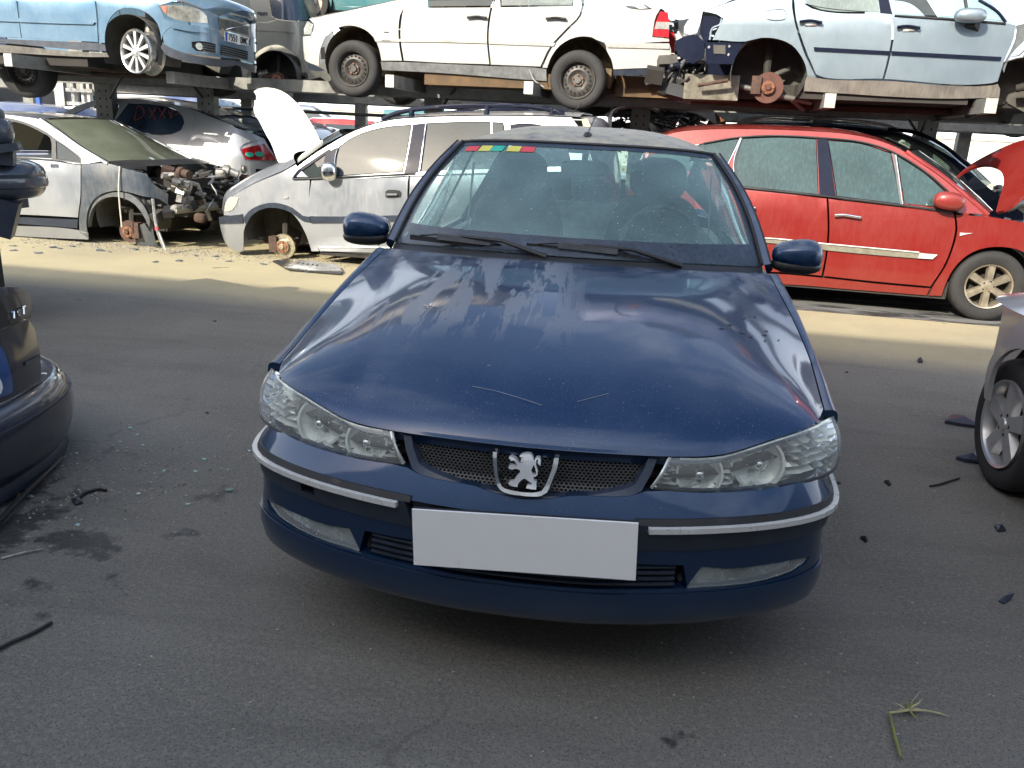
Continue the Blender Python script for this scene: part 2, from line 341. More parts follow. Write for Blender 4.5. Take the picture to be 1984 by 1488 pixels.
# ------------------------------------------------------------------ ground and the added hall that shades the yard
def ground_mat():
    t = NT('worn_asphalt'); g = t.obj(); n1 = t.noise(g, 1.1, 8, .62); n2 = t.noise(g, 60, 4, .7); n3 = t.noise(g, 260, 2, .5); n4 = t.noise(g, .33, 5, .6)
    v = t.n('ShaderNodeTexVoronoi'); v.feature = 'F1'; t.put(v.inputs['Vector'], g); v.inputs['Scale'].default_value = 48
    base = t.mix(t.ramp(n1, .3, .7), (.128, .122, .108, 1), (.190, .182, .160, 1))
    base = t.mix(t.math('MULTIPLY', t.ramp(n2, .48, .66), .60), base, (.27, .24, .19, 1))
    base = t.mix(t.math('MULTIPLY', t.ramp(n3, .66, .72), .55), base, (.34, .32, .27, 1))
    base = t.mix(t.math('MULTIPLY', t.ramp(n3, .36, .30), .7), base, (.02, .02, .019, 1))
    ve = t.n('ShaderNodeTexVoronoi'); ve.feature = 'DISTANCE_TO_EDGE'; wv = t.n('ShaderNodeVectorMath', operation='ADD'); t.put(wv.inputs[0], g); nz = t.n('ShaderNodeTexNoise'); t.put(nz.inputs['Vector'], g); nz.inputs['Scale'].default_value = 1.7; nz.inputs['Detail'].default_value = 6; t.put(wv.inputs[1], nz.outputs['Color']); t.put(ve.inputs['Vector'], wv.outputs[0]); ve.inputs['Scale'].default_value = .55
    crack = t.math('MULTIPLY', t.ramp(ve.outputs['Distance'], .006, .002), t.ramp(n4, .48, .56)); base = t.mix(t.math('MULTIPLY', crack, .28, True), base, (.022, .022, .021, 1))
    n5 = t.noise(g, 140, 3, .75); base = t.mix(t.math('MULTIPLY', t.ramp(n5, .47, .34), .80, True), base, (.035, .034, .032, 1)); base = t.mix(t.math('MULTIPLY', t.ramp(n5, .56, .70), .50, True), base, (.22, .21, .18, 1))
    smear = t.noise(t.obj((.5, 2.4, 1), (0, 0, .5)), 1.3, 6, .65, .4); base = t.mix(t.math('MULTIPLY', t.ramp(smear, .50, .68), .28, True), base, (.045, .044, .042, 1)); base = t.mix(t.math('MULTIPLY', t.ramp(smear, .42, .30), .30, True), base, (.19, .175, .145, 1))
    # dusty lane before the racks, with the sunlit strip painted in as paler yellow
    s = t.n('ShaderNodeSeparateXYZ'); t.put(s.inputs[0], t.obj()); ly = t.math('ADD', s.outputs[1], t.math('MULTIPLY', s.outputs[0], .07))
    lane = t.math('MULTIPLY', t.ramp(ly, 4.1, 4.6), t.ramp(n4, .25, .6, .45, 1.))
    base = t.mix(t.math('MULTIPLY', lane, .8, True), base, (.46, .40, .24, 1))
    # oil stains
    st = t.ramp(t.noise(t.obj((1, 1.6, 1)), .9, 6, .62, .6), .60, .66)
    sx = t.n('ShaderNodeVectorMath', operation='DISTANCE'); t.put(sx.inputs[0], t.obj()); sx.inputs[1].default_value = (-1.95, .55, 0)
    near = t.math('ADD', t.ramp(sx.outputs['Value'], .0, 1.0, .24, 0), t.noise(g, 3.3, 6, .65)); oil = t.math('MAXIMUM', t.math('MULTIPLY', st, .0), t.math('MULTIPLY', t.ramp(near, .66, .71), .8))
    ud = t.n('ShaderNodeVectorMath', operation='DISTANCE'); t.put(ud.inputs[0], t.obj((1, .55, 1))); ud.inputs[1].default_value = (.1, .75, 0)
    base = t.mix(oil, base, (.020, .020, .020, 1))
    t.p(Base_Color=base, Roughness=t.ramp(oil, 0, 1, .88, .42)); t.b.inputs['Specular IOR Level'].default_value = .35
    h = t.math('ADD', t.math('MULTIPLY', n2, .7), t.math('MULTIPLY', v.outputs['Distance'], .5)); t.p(Normal=t.bump(t.math('ADD', h, t.math('MULTIPLY', n3, .4)), .65, .006)); return t.m
G = MB(); n = 60
xs = sorted([-150, -60, -25, 25, 60, 150]+[i*.5-12 for i in range(49)])
G.grid([[(x, y, 0) for x in xs] for y in [-40, -12, -6]+[i*.4-4 for i in range(40)]+[13, 16, 20, 30, 60, 150, 400]])
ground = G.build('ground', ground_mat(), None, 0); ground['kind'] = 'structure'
def pad_mat():
    t = NT('blotched_grey_ground'); g = t.obj(); n1 = t.noise(g, 1.6, 7, .65); n2 = t.noise(g, 90, 3); n3 = t.noise(t.obj((.6, 2.2, 1)), 2.4, 6, .65, .5)
    b = t.mix(t.ramp(n1, .3, .7), (.10, .10, .10, 1), (.17, .17, .165, 1)); b = t.mix(t.ramp(n3, .47, .56), b, (.018, .018, .018, 1)); b = t.mix(t.math('MULTIPLY', t.ramp(n2, .6, .7), .5), b, (.32, .31, .29, 1))
    t.p(Base_Color=b, Roughness=.8, Normal=t.bump(n2, .4, .004)); return t.m
pd = mk('grey_ground_sheet', [(1.2, 5.98, .004), (9.5, 5.45, .004), (9.5, 14, .004), (1.2, 14, .004)], [(0, 1, 2, 3)], pad_mat(), None, 0, kind='structure')  # darker blotched grey sheet over the ground around the red minivan
def gravel():
    b = MB(); r = rng
    def stone(x, y, s):
        h = s*.5; p = [(x+s*(r.random()-.5)*.5+s*.5*math.cos(k*2.09+r.random()), y+s*.5*math.sin(k*2.09+r.random()), .0015) for k in range(3)]
        b.add(p+[(x, y, h)], [(0, 1, 3), (1, 2, 3), (2, 0, 3)])
    for i in range(9000):
        y = -1.2+7.4*r.random()**.8; x = (r.random()-.5)*(3.2+(y+2)*1.5)+.1; stone(x, y, .003+.008*r.random()**3)
    for i in range(900):
        x = -1.75+r.gauss(0, .28); y = 1.1+r.gauss(0, .3); stone(x, y, .004+.014*r.random()**2)
    for i in range(2600):
        x = -6.6+4.6*r.random(); y = 6.62-.09*x*.4+r.gauss(0, .17); stone(x, y, .006+.022*r.random()**2)
    return b
PEB = plain('pale_chips', (.34, .32, .27), .7, var=.4, sc=90)
gravel().build('gravel', PEB, None, 0, kind='stuff')
# unseen hall added behind the viewpoint to cast the straight shadow across the yard
wy = -8.0; hall = thing('shade_caster_hall', 'unseen corrugated hall shape added behind the viewpoint to cast the yard shadow', 'shadow caster', (0, wy, 0))
CLAD = plain('grey_cladding', (.42, .43, .42), .6, .2, var=.15)
b = MB()
for i in range(110):
    x = -27+i*.5; b.box((x, wy-.03+(.02 if i % 2 else 0), 4.41), (.49, .06, 8.82))
b.build('wall', CLAD, hall, 0); MB().box((0, wy-4.06, 8.88), (55.4, 8.3, .12)).build('roof', CLAD, hall, 0); hall.rotation_euler = (0, 0, R(-2.6))
for i in range(3): MB().box((-14+i*12, wy+.035, 1.9), (3.6, .04, 3.8)).build('door', GRY, hall, 0)

# ------------------------------------------------------------------ hero car: dark blue saloon, nose towards the viewpoint
half = spline([(0, 0), (.16, .006), (.32, .032), (.46, .07), (.60, .125), (.72, .195), (.795, .27), (.828, .36), (.842, .5), (.847, .65)], 10)
full = np.vstack([half[::-1]*[-1, 1], half[1:]])
IZ = [(.2, .075), (.225, .035), (.25, .010), (.30, .0), (.335, .0), (.345, .002), (.41, .008), (.452, .008), (.50, 0), (.53, 0), (.55, .012), (.60, .045), (.66, .06), (.70, .08), (.8, .14)]
def fz(z, u): return float(np.interp(z, [a for a, _ in IZ], [b for _, b in IZ]))
FAS = Prism(full, fz); U0 = FAS.L[-1]/2
fp = lambda u, z, off=0.: FAS.pos(u+U0, z, off)
def sym(right):   # right: list from centre outwards top, ... closed back at centre; returns full outline
    return list(right)+[(-u, z) for u, z in reversed(right)]

def hood_paint():
    t = NT('midnight_blue_dusty_paint'); g = t.obj(); s = t.n('ShaderNodeSeparateXYZ'); t.put(s.inputs[0], g)
    up = t.n('ShaderNodeNewGeometry'); su = t.n('ShaderNodeSeparateXYZ'); t.put(su.inputs[0], up.outputs['Normal']); top = t.ramp(su.outputs[2], .45, .85)
    n1 = t.noise(t.obj((1, .8, 1)), 2.2, 6, .6); fine = t.noise(g, 260, 2, .5); med = t.noise(g, 75, 3, .6)
    run = t.noise(t.obj((11, 1.5, 1), (0, 0, .12)), 1., 8, .72, .8)      # dried run marks that follow the slope
    left = t.math('MULTIPLY', t.ramp(s.outputs[0], .18, -.05), t.ramp(s.outputs[0], -.75, -.45)); band = t.math('MULTIPLY', t.ramp(s.outputs[1], .42, .62), t.ramp(s.outputs[1], 1.42, 1.28))
    runs = t.math('MULTIPLY', t.math('MULTIPLY', t.ramp(run, .52, .535), left), band)
    cloudy = t.math('MULTIPLY', t.ramp(n1, .40, .62), .07)
    rear = t.math('MULTIPLY', t.ramp(s.outputs[1], .95, 1.45), t.ramp(t.noise(g, 9, 6, .7), .42, .60, .12, .50))
    speck = t.math('MULTIPLY', t.ramp(fine, .67, .72), .5); spots = t.math('MULTIPLY', t.ramp(med, .70, .74), .5)
    f = t.math('MAXIMUM', t.math('MAXIMUM', t.math('MULTIPLY', runs, .50), cloudy), t.math('MAXIMUM', rear, t.math('MAXIMUM', speck, spots)))
    roof = t.math('MULTIPLY', t.ramp(s.outputs[2], 1.36, 1.40), t.ramp(t.noise(g, 14, 6, .7), .30, .60, .35, .85)); f = t.math('MAXIMUM', t.math('MULTIPLY', f, top), t.math('MAXIMUM', roof, t.math('MULTIPLY', t.math('MULTIPLY', speck, .5), t.ramp(s.outputs[2], .3, .6))), True)
    low = t.math('MULTIPLY', t.ramp(s.outputs[2], .34, .20), t.ramp(n1, .3, .6, .03, .22))
    f = t.math('MAXIMUM', f, low)
    col = t.mix(t.noise(g, 1.4, 3), (.0015, .024, .076, 1), (.002, .034, .104, 1))
    dcol = t.mix(t.ramp(s.outputs[2], 1.36, 1.40), (.32, .335, .345, 1), (.50, .46, .34, 1))  # roof-height dust tinted pale yellow to paint in sunlight on the roof
    t.p(Base_Color=t.mix(f, col, dcol), Metallic=t.ramp(f, 0, .8, .55, 0), Roughness=t.ramp(f, 0, .5, .38, .65), Coat_Weight=t.ramp(f, .0, .8, .85, .2),
        Coat_Roughness=t.ramp(f, .10, .6, .055, .32))
    t.p(Normal=t.bump(t.math('ADD', t.noise(g, 1.6, 2), t.math('MULTIPLY', t.noise(g, 190, 2), .035)), .2, .01)); return t.m
HP = hood_paint()
hero = thing('blue_saloon_car', 'dark blue saloon with dusty bonnet facing the viewer with a blank white number plate', 'car', (0, 2.2, 0))
# bonnet
Fe = spline([(0, .060, .690), (.12, .064, .690), (.23, .076, .689), (.34, .096, .687), (.44, .122, .687), (.50, .146, .692), (.555, .168, .706), (.62, .203, .722), (.69, .246, .736), (.745, .31, .744), (.782, .41, .748)], 6)
Se = spline([(.782, .41, .748), (.800, .60, .768), (.815, .80, .795), (.812, 1.0, .838), (.800, 1.2, .885), (.776, 1.50, .955)], 8)
Ce = spline([(0, .060, .690), (0, .085, .722), (0, .16, .768), (0, .32, .822), (0, .60, .880), (0, .90, .925), (0, 1.15, .955), (0, 1.31, .972)], 6)
Re = spline([(0, 1.31, .972), (.25, 1.325, .970), (.50, 1.38, .965), (.68, 1.455, .958), (.776, 1.50, .955)], 6)
def samp(P, t):
    P = np.asarray(P); d = np.r_[0, np.cumsum(np.linalg.norm(np.diff(P, axis=0), axis=1))]; d /= d[-1]; return np.array([np.interp(t, d, P[:, k]) for k in range(3)])
def hoodp(u, v):
    F, Rr, C, S = samp(Fe, u), samp(Re, u), samp(Ce, v), samp(Se, v); f0 = (1-v)**2.4; f1 = v**1.3*1.0; g = u; gz = u**2.3
    gg = np.array([g, u**1.8, gz]); L = (1-gg)*C+gg*S; LF = (1-gg)*samp(Fe, 0)+gg*samp(Fe, 1); LR = (1-gg)*samp(Re, 0)+gg*samp(Re, 1)
    P = L+f0*(F-LF)+f1*(Rr-LR)
    P[2] += .030*math.sin(math.pi*min(1, u*1.02))**2*math.sin(math.pi*min(1, v*1.0))**.7*(1-.3*v)*(u > 0)   # swell either side of the shallow centre valley
    return P
def both(G_):  # half grid rows (index 0 at x = 0) -> full rows
    return [[(-p[0], p[1], p[2]) for p in reversed(row[1:])]+[tuple(p) for p in row] for row in G_]
vs_ = [0, .006, .015, .03, .05, .075, .10, .13, .16, .2]+[.2+.8*(i+1)/34 for i in range(34)]
HG = [[hoodp(u/30, v) for u in range(31)] for v in vs_]
m = MB(); m.grid(both(HG)); 
lipF = [[hoodp(u/30, 0), hoodp(u/30, 0)+np.array([0, .012, -.006]), hoodp(u/30, 0)+np.array([0, .02, -.03])] for u in range(31)]
m.grid(both([[r_[k] for r_ in lipF] for k in range(3)]))
lipS = [[hoodp(1, v), hoodp(1, v)+np.array([-.004, 0, -.012]), hoodp(1, v)+np.array([-.012, 0, -.04])] for v in vs_]
for sg in (1, -1): m.grid([[(p[0]*sg, p[1], p[2]) for p in row] for row in lipS])
bonnet = m.build('bonnet', HP, hero, 50)
m = MB(); m.grid(both([[hoodp(u/12, v/12)-np.array([0, -.03 if v == 0 else 0, .07]) for u in range(13)] for v in range(13)])); m.build('engine_bay_floor', VOID, hero)
# front wings and body sides
def sidex(y, z, off=0.):
    y = min(max(y, .45), 4.5); d = .0+.18*max(0, (.62-z))**2+.05*max(0, (z-.62))+.9*max(0, z-.80)**2*1.2
    e = max(0, (.95-y)/.55); d += .028*e*e; e2 = max(0, (y-3.9)/.6); d += .07*e2**2
    return .853-d+off
for sg in (1, -1):
    sp = lambda u, v, off=0., sg=sg: (sg*sidex(u, v, off), u, v)
    arch = [(1.27+.34*math.cos(a), .33+.345*math.sin(a)) for a in [R(180-12*k) for k in range(16)]]
    arch = [(1.61-.0+.0-.68*k/20, 0) for k in range(0)]+[(.95+.355*math.cos(R(a)), .32+.365*math.sin(R(a))) for a in range(-18, 199, 12)]
    top = [(p[1], p[2]-.035) for p in Se[::4]]
    fen = [(1.50, .22), (1.31, .20)]+arch+[(.62, .31), (.61, .45), (.58, .62), (.50, .655), (.485, .72)]+[q for q in top if q[0] > .5]+[(1.55, .90), (1.55, .5)]
    patch('front_wing', sp, fen, HP, hero, g=.06, step=.05, corner=45, flip=sg < 0)
    # shoulder that rolls from the bonnet gap over to the side
    rows = []
    for v in [i/24 for i in range(25)]:
        a = hoodp(1, v); ex = min(sidex(a[1], a[2]-.035), float(np.interp(a[1], half[:, 1], half[:, 0]))-.006); e = np.array([ex, a[1], a[2]-.035]); g0 = np.array([a[0]+.005, a[1], a[2]-.002]); row = [np.array([g0[0], g0[1], g0[2]-.03])]
        for k in range(7):
            t = k/6; row.append(g0*(1-t)+e*t+np.array([.010*math.sin(math.pi*t)*1.2, 0, .016*math.sin(math.pi*t)]))
        if not rows: rows.append([((p[0]-.012)*sg, p[1]+.002, p[2]-.02) for p in row])
        rows.append([(p[0]*sg, p[1], p[2]) for p in row])
    MB().grid(rows).build('wing_shoulder', HP, hero, 50)
    for name, y0, y1 in (('front_door', 1.556, 2.62), ('rear_door', 2.626, 3.42)):
        d_ = [(y0, .215), (y1, .215), (y1, .90), (y0, .90)] if y0 < 2 else [(y0, .215), (3.15, .215), (3.30, .45), (y1, .72), (y1, .91), (y0, .905)]
        dr = patch(name, sp, d_, HP, hero, g=.12, step=.12, corner=30)
        hb = MB(); hb.tube([(sg*(sidex(y, .78)+.018), y, .78) for y in (y1-.24, y1-.18, y1-.12, y1-.07)], .013, 8).build('door_handle', HP, dr)
    arch2 = [(3.65+.345*math.cos(R(a)), .32+.36*math.sin(R(a))) for a in range(-18, 199, 12)]
    patch('rear_wing', sp, [(3.155, .215), (3.25, .215)][:1]+arch2[::-1]+[(4.1, .24), (4.50, .26), (4.55, .60), (4.50, .97), (4.0, .96), (3.425, .915), (3.425, .72), (3.305, .45)], HP, hero, g=.1, step=.06, corner=45)
    for nm, y in (('wheel', .95), ('wheel', 3.65)):
        w = MB().lathe((sg*.70, y, .31), (sg, 0, 0), [(.19, .13), (.20, .155), (.285, .165), (.306, .15), (.31, .05), (.306, -.02), (.29, -.03), (.19, -.01)], 36).build('wheel', RUB, hero)
        MB().lathe((sg*.70, y, .31), (sg, 0, 0), [(0, .135), (.05, .14), (.06, .12), (.17, .125), (.195, .15), (.2, .13)], 30).build('rim', ALUD, w)
        MB().grid([[(sg*x_, y+rr_*math.cos(R(q_)), .33+rr_*math.sin(R(q_))) for q_ in range(-5, 186, 10)] for x_, rr_ in ((.82, .365), (.5, .36), (.5, .1))]).build('arch_liner', LINER, hero)
MB().box((0, 2.45, .30), (1.40, 3.7, .14)).build('underbody', DARK, hero)
MB().box((0, .85, .45), (1.2, .8, .30)).build('engine_block', VOID, hero)
# windscreen, roof, glasshouse
WB = spline([(0, 1.345, .988), (.25, 1.36, .988), (.50, 1.44, .982), (.68, 1.535, .972), (.765, 1.60, .966)], 6)
WT = spline([(0, 1.925, 1.398), (.25, 1.935, 1.397), (.42, 1.96, 1.392), (.52, 1.98, 1.386), (.562, 1.995, 1.380)], 6)
def wsp(u, v):
    a, b_ = samp(WB, u), samp(WT, u); t = v; p = a*(1-t)+b_*t; p = p+np.array([.02*u*u*math.sin(math.pi*t), -.012*math.sin(math.pi*t), .022*math.sin(math.pi*t)]); return p
full_ws = lambda U, V, off=0.: (lambda p, sg: (sg*p[0], p[1]-off*.55, p[2]+off*.8))(wsp(abs(U), V), 1 if U >= 0 else -1)
WSG = glass('windscreen_glass', (.72, .90, .88), .25, .012, (.38, .58, .59))  # teal dust film also paints in the sky's reflection
m = MB(); m.grid([[full_ws(U/16, V/14) for U in range(-16, 17)] for V in range(15)]); m.build('windscreen', WSG, hero, 60)
FR = plain('windscreen_frit', (.028, .038, .055), .35, coat=.6, var=.5, sc=60)
m = MB()
def loopf(k):
    pts = []; a0, b0, a1, b1 = (1.0, 0.0, 1.0, 1.0) if k == 0 else (.945, .135, .955, .955); n_ = 24
    for i in range(n_): pts.append((-a0+2*a0*i/n_, b0+(.03 if k else 0)*abs(-1+2*i/n_)**4))
    for i in range(n_): pts.append((a0+(a1-a0)*i/n_, b0+(.03 if k else 0)*(1-i/n_)+(b1-b0)*i/n_))
    for i in range(n_): pts.append((a1-2*a1*i/n_, b1))
    for i in range(n_): pts.append((-a1+(a1-a0)*i/n_, b1-(b1-b0)*i/n_+(.03 if k else 0)*(i/n_)))
    return pts
A_, B_ = loopf(0), loopf(1); vv = [full_ws(a, b_, .003) for a, b_ in A_]+[full_ws(a, b_, .003) for a, b_ in B_]; q = len(A_)
m.add(vv, [(i, (i+1) % q, q+(i+1) % q, q+i) for i in range(q)]); m.build('windscreen_border', FR, hero, 60)
for (a, b_, b2, w_, mt) in ((-.905, .885, .945, .10, REDS), (-.795, .885, .95, .092, YEL), (-.70, .885, .95, .095, GRN), (-.575, .885, .95, .10, YEL), (-.468, .885, .948, .10, REDS)):
    m = MB(); m.grid([[full_ws(a+w_*i/3, b_+(b2-b_)*j/2, .004) for i in range(4)] for j in range(3)]); m.build('inspection_sticker', mt, hero, 0)
rows = []
ys = [0, .02, .05, .1, .18, .3, .45, .62, .8, 1.0]
def roofp(u, t):
    a = samp(WT, u); yb = 3.42; cz = np.interp(t, [0, .05, .15, .3, .6, .85, 1], [0, .03, .062, .086, .080, .045, .0])
    edge = 1-u**3.2*.85
    return np.array([a[0]*(1+.035*math.sin(math.pi*t))*(1-.06*t), a[1]+(yb-a[1])*t, a[2]+.004+cz*edge-.012*t])
m = MB(); m.grid(both([[roofp(u/16, t) for u in range(17)] for t in [i/26*(.4+.6*i/26) for i in range(27)]])); roof = m.build('roof', HP, hero, 60)
m = MB(); m.tube([full_ws(U/10, 1.012, .004) for U in range(-10, 11)], .008, 6); m.build('windscreen_top_seal', BLK, hero)
an = MB().ellip((.0, 2.06, 1.440), (.042, .10, .036), None, 12, 8).build('roof_aerial', BLK, hero); MB().tube([(0, 2.06, 1.452), (.02, 2.26, 1.53)], .0025, 5).build('aerial_rod', BLK, an)
for sg in (1, -1):
    mi = lambda p, sg=sg: (sg*p[0], p[1], p[2])
    # A pillar: paint outside, black gutter seal next to the glass
    m = MB(); rows = []
    for k in range(15):
        t = k/14; e = wsp(1, t); o2 = e+np.array([.050-.018*t, .035, -.012+.006*t]); o1 = e+np.array([.030-.012*t, .0, .014])
        rows.append([mi(e+np.array([-.006, .012, -.012])), mi(e+np.array([.004, 0, .008])), mi(o1), mi(o2), mi(o2+np.array([-.015, .03, -.03]))])
    m.grid(rows); m.build('pillar', HP, hero, 40)
    MB().tube([mi(wsp(1, t/14)+np.array([-.002, -.004, .012])) for t in range(15)], .0065, 6).build('pillar_seal', BLK, hero)
    MB().tube([mi(wsp(1, t/14)+np.array([.034-.012*t/14, .0, .014])) for t in range(15)], .004, 6).build('gutter_trim', BLK, hero)
    # cant rail and side glass
    rail = [roofp(1, t/12) for t in range(13)]; m = MB()
    m.grid([[mi(p), mi(p+np.array([.02, 0, -.012])), mi(p+np.array([.03, 0, -.035])), mi(p+np.array([.02, 0, -.05]))] for p in rail]); m.build('roof_rail', HP, hero, 50)
    def sg_p(y, t, mi=mi):
        hi = np.array([np.interp(y, [1.99, 2.6, 3.42, 4.0], [.588, .615, .585, .54]), y, np.interp(y, [1.6, 2.0, 3.0, 3.42, 4.0], [.96, 1.345, 1.362, 1.335, 1.0])]); lo = np.array([sidex(y, .905), y, .91]); return mi(lo*(1-t)+hi*t)
    GL = MATS.get('side_glass') or glass('side_glass', (.62, .74, .72), .06, .02)
    for y0, y1 in ((1.66, 2.58), (2.66, 3.36)):
        m = MB(); m.grid([[sg_p(y0+(y1-y0)*i/10, j/6) for i in range(11)] for j in range(7)]); m.build('side_window', GL, hero, 60)
    for y0, y1 in ((2.58, 2.66), (3.36, 3.75)):
        m = MB(); m.grid([[sg_p(y0+(y1-y0)*i/3, j/6) for i in range(4)] for j in range(7)]); m.build('pillar', HP if y0 > 3 else BLK, hero, 60)
    # mirror
    c_ = Vector((sg*.902, 1.635, 1.018)); rt = Matrix.Rotation(sg*R(-14), 3, 'Z')
    m = MB().ellip(c_, (.20, .15, .138), rt, 28, 18, .82)
    for i, v in enumerate(m.v):
        v = Vector(v); k = (v.x*sg-.82)/.22; s_ = .74+.30*min(1, max(0, k*1.5)); v.z = c_.z+(v.z-c_.z)*s_; m.v[i] = tuple(v)
    mr = m.build('wing_mirror', HP, hero, 60)
    MB().bar((sg*.83, 1.66, .965), (sg*.87, 1.655, 1.0), .075, .055).build('mirror_foot', TRIM, mr)
    MB().ellip(c_+Vector((0, .0, -.040)), (.20, .14, .07), rt, 20, 10, .85).build('mirror_base', BLK, mr)
    MB().ellip(c_+Vector((0, .055, .0)), (.18, .05, .10), rt, 20, 10, .85).build('mirror_glass', CHR, mr)
# rear of the car
m = MB(); rg = lambda u, v: np.array([u*(.55+.12*(1-v)), 3.43+.52*(1-v), .98+.40*v+.03*math.sin(math.pi*v)]); m.grid(both([[rg(u/8, v/8) for u in range(9)] for v in range(9)])); m.build('rear_window', GL, hero, 60)
m = MB(); bt = lambda u, v: np.array([u*(.80-.04*v), 3.96+.58*v, .985-.02*v*v-.05*u**4]); m.grid(both([[bt(u/8, v/6) for u in range(9)] for v in range(7)])); bt2 = lambda u, v: np.array([u*.78, 4.54+.05*math.sin(math.pi*v)-.04*u**3, .965-.45*v])
m.grid(both([[bt2(u/8, v/6) for u in range(9)] for v in range(7)])); m.build('boot_lid', HP, hero, 50)
MB().box((0, 4.52, .40), (1.60, .14, .30)).build('rear_bumper', HP, hero)
# interior
CLO = plain('charcoal_seat_cloth', (.018, .024, .026), .9, var=.2, bump=.03); DSH = plain('dashboard', (.03, .045, .048), .7); CRM = plain('pale_grey_trim', (.34, .35, .31), .8)
m = MB(); m.grid(both([[np.array([u/8*.74, 1.40+.40*v/6, .945+.035*math.sin(v/6*2.4)-.02*(u/8)**4]) for u in range(9)] for v in range(7)])); m.grid(both([[np.array([u/8*.74, 1.80, .965-.35*v/2]) for u in range(9)] for v in range(3)])); m.build('dashboard', DSH, hero, 50)
for x in (-.36, .35):
    s_ = MB().box((x, 2.25, .52), (.50, .50, .16)).ellip((x, 2.47, .82), (.50, .16, .72), Matrix.Rotation(R(-12), 3, 'X'), 24, 16, .62).build('front_seat', CLO, hero, 50)
    MB().ellip((x, 2.53, 1.245), (.29, .12, .22), None, 20, 12, .75).build('head_restraint', CLO, s_)
s_ = MB().ellip((0, 3.30, .75), (1.30, .2, .62), Matrix.Rotation(R(-18), 3, 'X'), 28, 14, .5).box((0, 3.05, .5), (1.3, .5, .16)).build('rear_seat', CRM, hero, 50)
for x in (-.38, 0, .38): MB().ellip((x, 3.42, 1.10), (.24, .10, .17), None, 18, 10, .75).build('head_restraint', CLO, s_)
MB().box((0, 2.3, .36), (1.4, 2.0, .05)).build('cabin_floor', VOID, hero)
m = MB(); wc = Vector((.37, 1.98, .985)); ax = Vector((0, -.90, .43)).normalized(); e1 = Vector((1, 0, 0)); e2 = ax.cross(e1)
m.tube([wc+(e1*math.cos(a)+e2*math.sin(a))*.18 for a in [i*math.pi/16 for i in range(33)]], .014, 8, False); sw = m.build('steering_wheel', BLK, hero)
MB().ellip(wc-ax*.01, (.14, .06, .12)).build('steering_hub', BLK, sw); MB().bar(wc-e1*.17, wc+e1*.17, .03, .02).build('steering_spoke', BLK, sw)
mr = MB().ellip((-.0, 1.985, 1.300), (.215, .035, .072), None, 22, 12, .6).build('interior_mirror', BLK, hero); MB().tube([(0, 1.985, 1.33), (0, 1.97, 1.385)], .015).build('mirror_stem', BLK, mr)
m = MB(); m.grid([[full_ws(-.13+.26*i/6, .92+.06*j/2, -.006) for i in range(7)] for j in range(3)]); m.build('sensor_patch', BLK, hero)
for p0, p1 in (((-.62, 2.62, 1.28), (-.66, 2.62, .66)), ((.62, 2.62, 1.28), (.66, 2.62, .66))):
    MB().bar(p0, p1, .045, .004, (1, 0, 0)).build('seat_belt', CRM, hero)
for x in (-.70, .70): MB().box((x, 2.55, .72), (.05, 1.8, .42)).build('door_trim', CRM, hero)
# wipers
def wiper(tip, end, piv, z0):
    tip, end, piv = Vector(tip), Vector(end), Vector(piv); w = MB().bar(tip, end, .012, .020).build('wiper_blade', BLK, hero)
    MB().tube([piv, piv.lerp((tip+end)/2+Vector((0, -.015, .03)), .5)+Vector((0, -.01, .022)), (tip+end)/2+Vector((0, -.012, .028))], [.011, .008, .006], 8).build('wiper_arm', BLK, w)
    mm = MB(); q = (end-tip)
    mm.tube([tip+q*.10+Vector((0, -.004, .012)), tip+q*.3+Vector((0, -.008, .026)), tip+q*.7+Vector((0, -.008, .026)), tip+q*.9+Vector((0, -.004, .012))], .0045, 6)
    mm.build('wiper_bow', BLK, w); MB().bar(tip+q*.28+Vector((0, -.016, .016)), tip+q*.80+Vector((0, -.016, .016)), .004, .022).build('wiper_spoiler', GRY, w)
wiper((-.665, 1.475, 1.010), (-.235, 1.385, 1.000), (-.09, 1.335, .985), 0); wiper((-.175, 1.385, 1.018), (.27, 1.372, 1.000), (.43, 1.385, .978), 0)
m = MB(); m.grid(both([[samp(WB, u/14)+np.array([0, k_[0], k_[1]]) for u in range(15)] for k_ in ((.02, .0), (-.01, -.004), (-.04, -.022), (-.07, -.045))])); m.build('scuttle_panel', BLK, hero, 60)

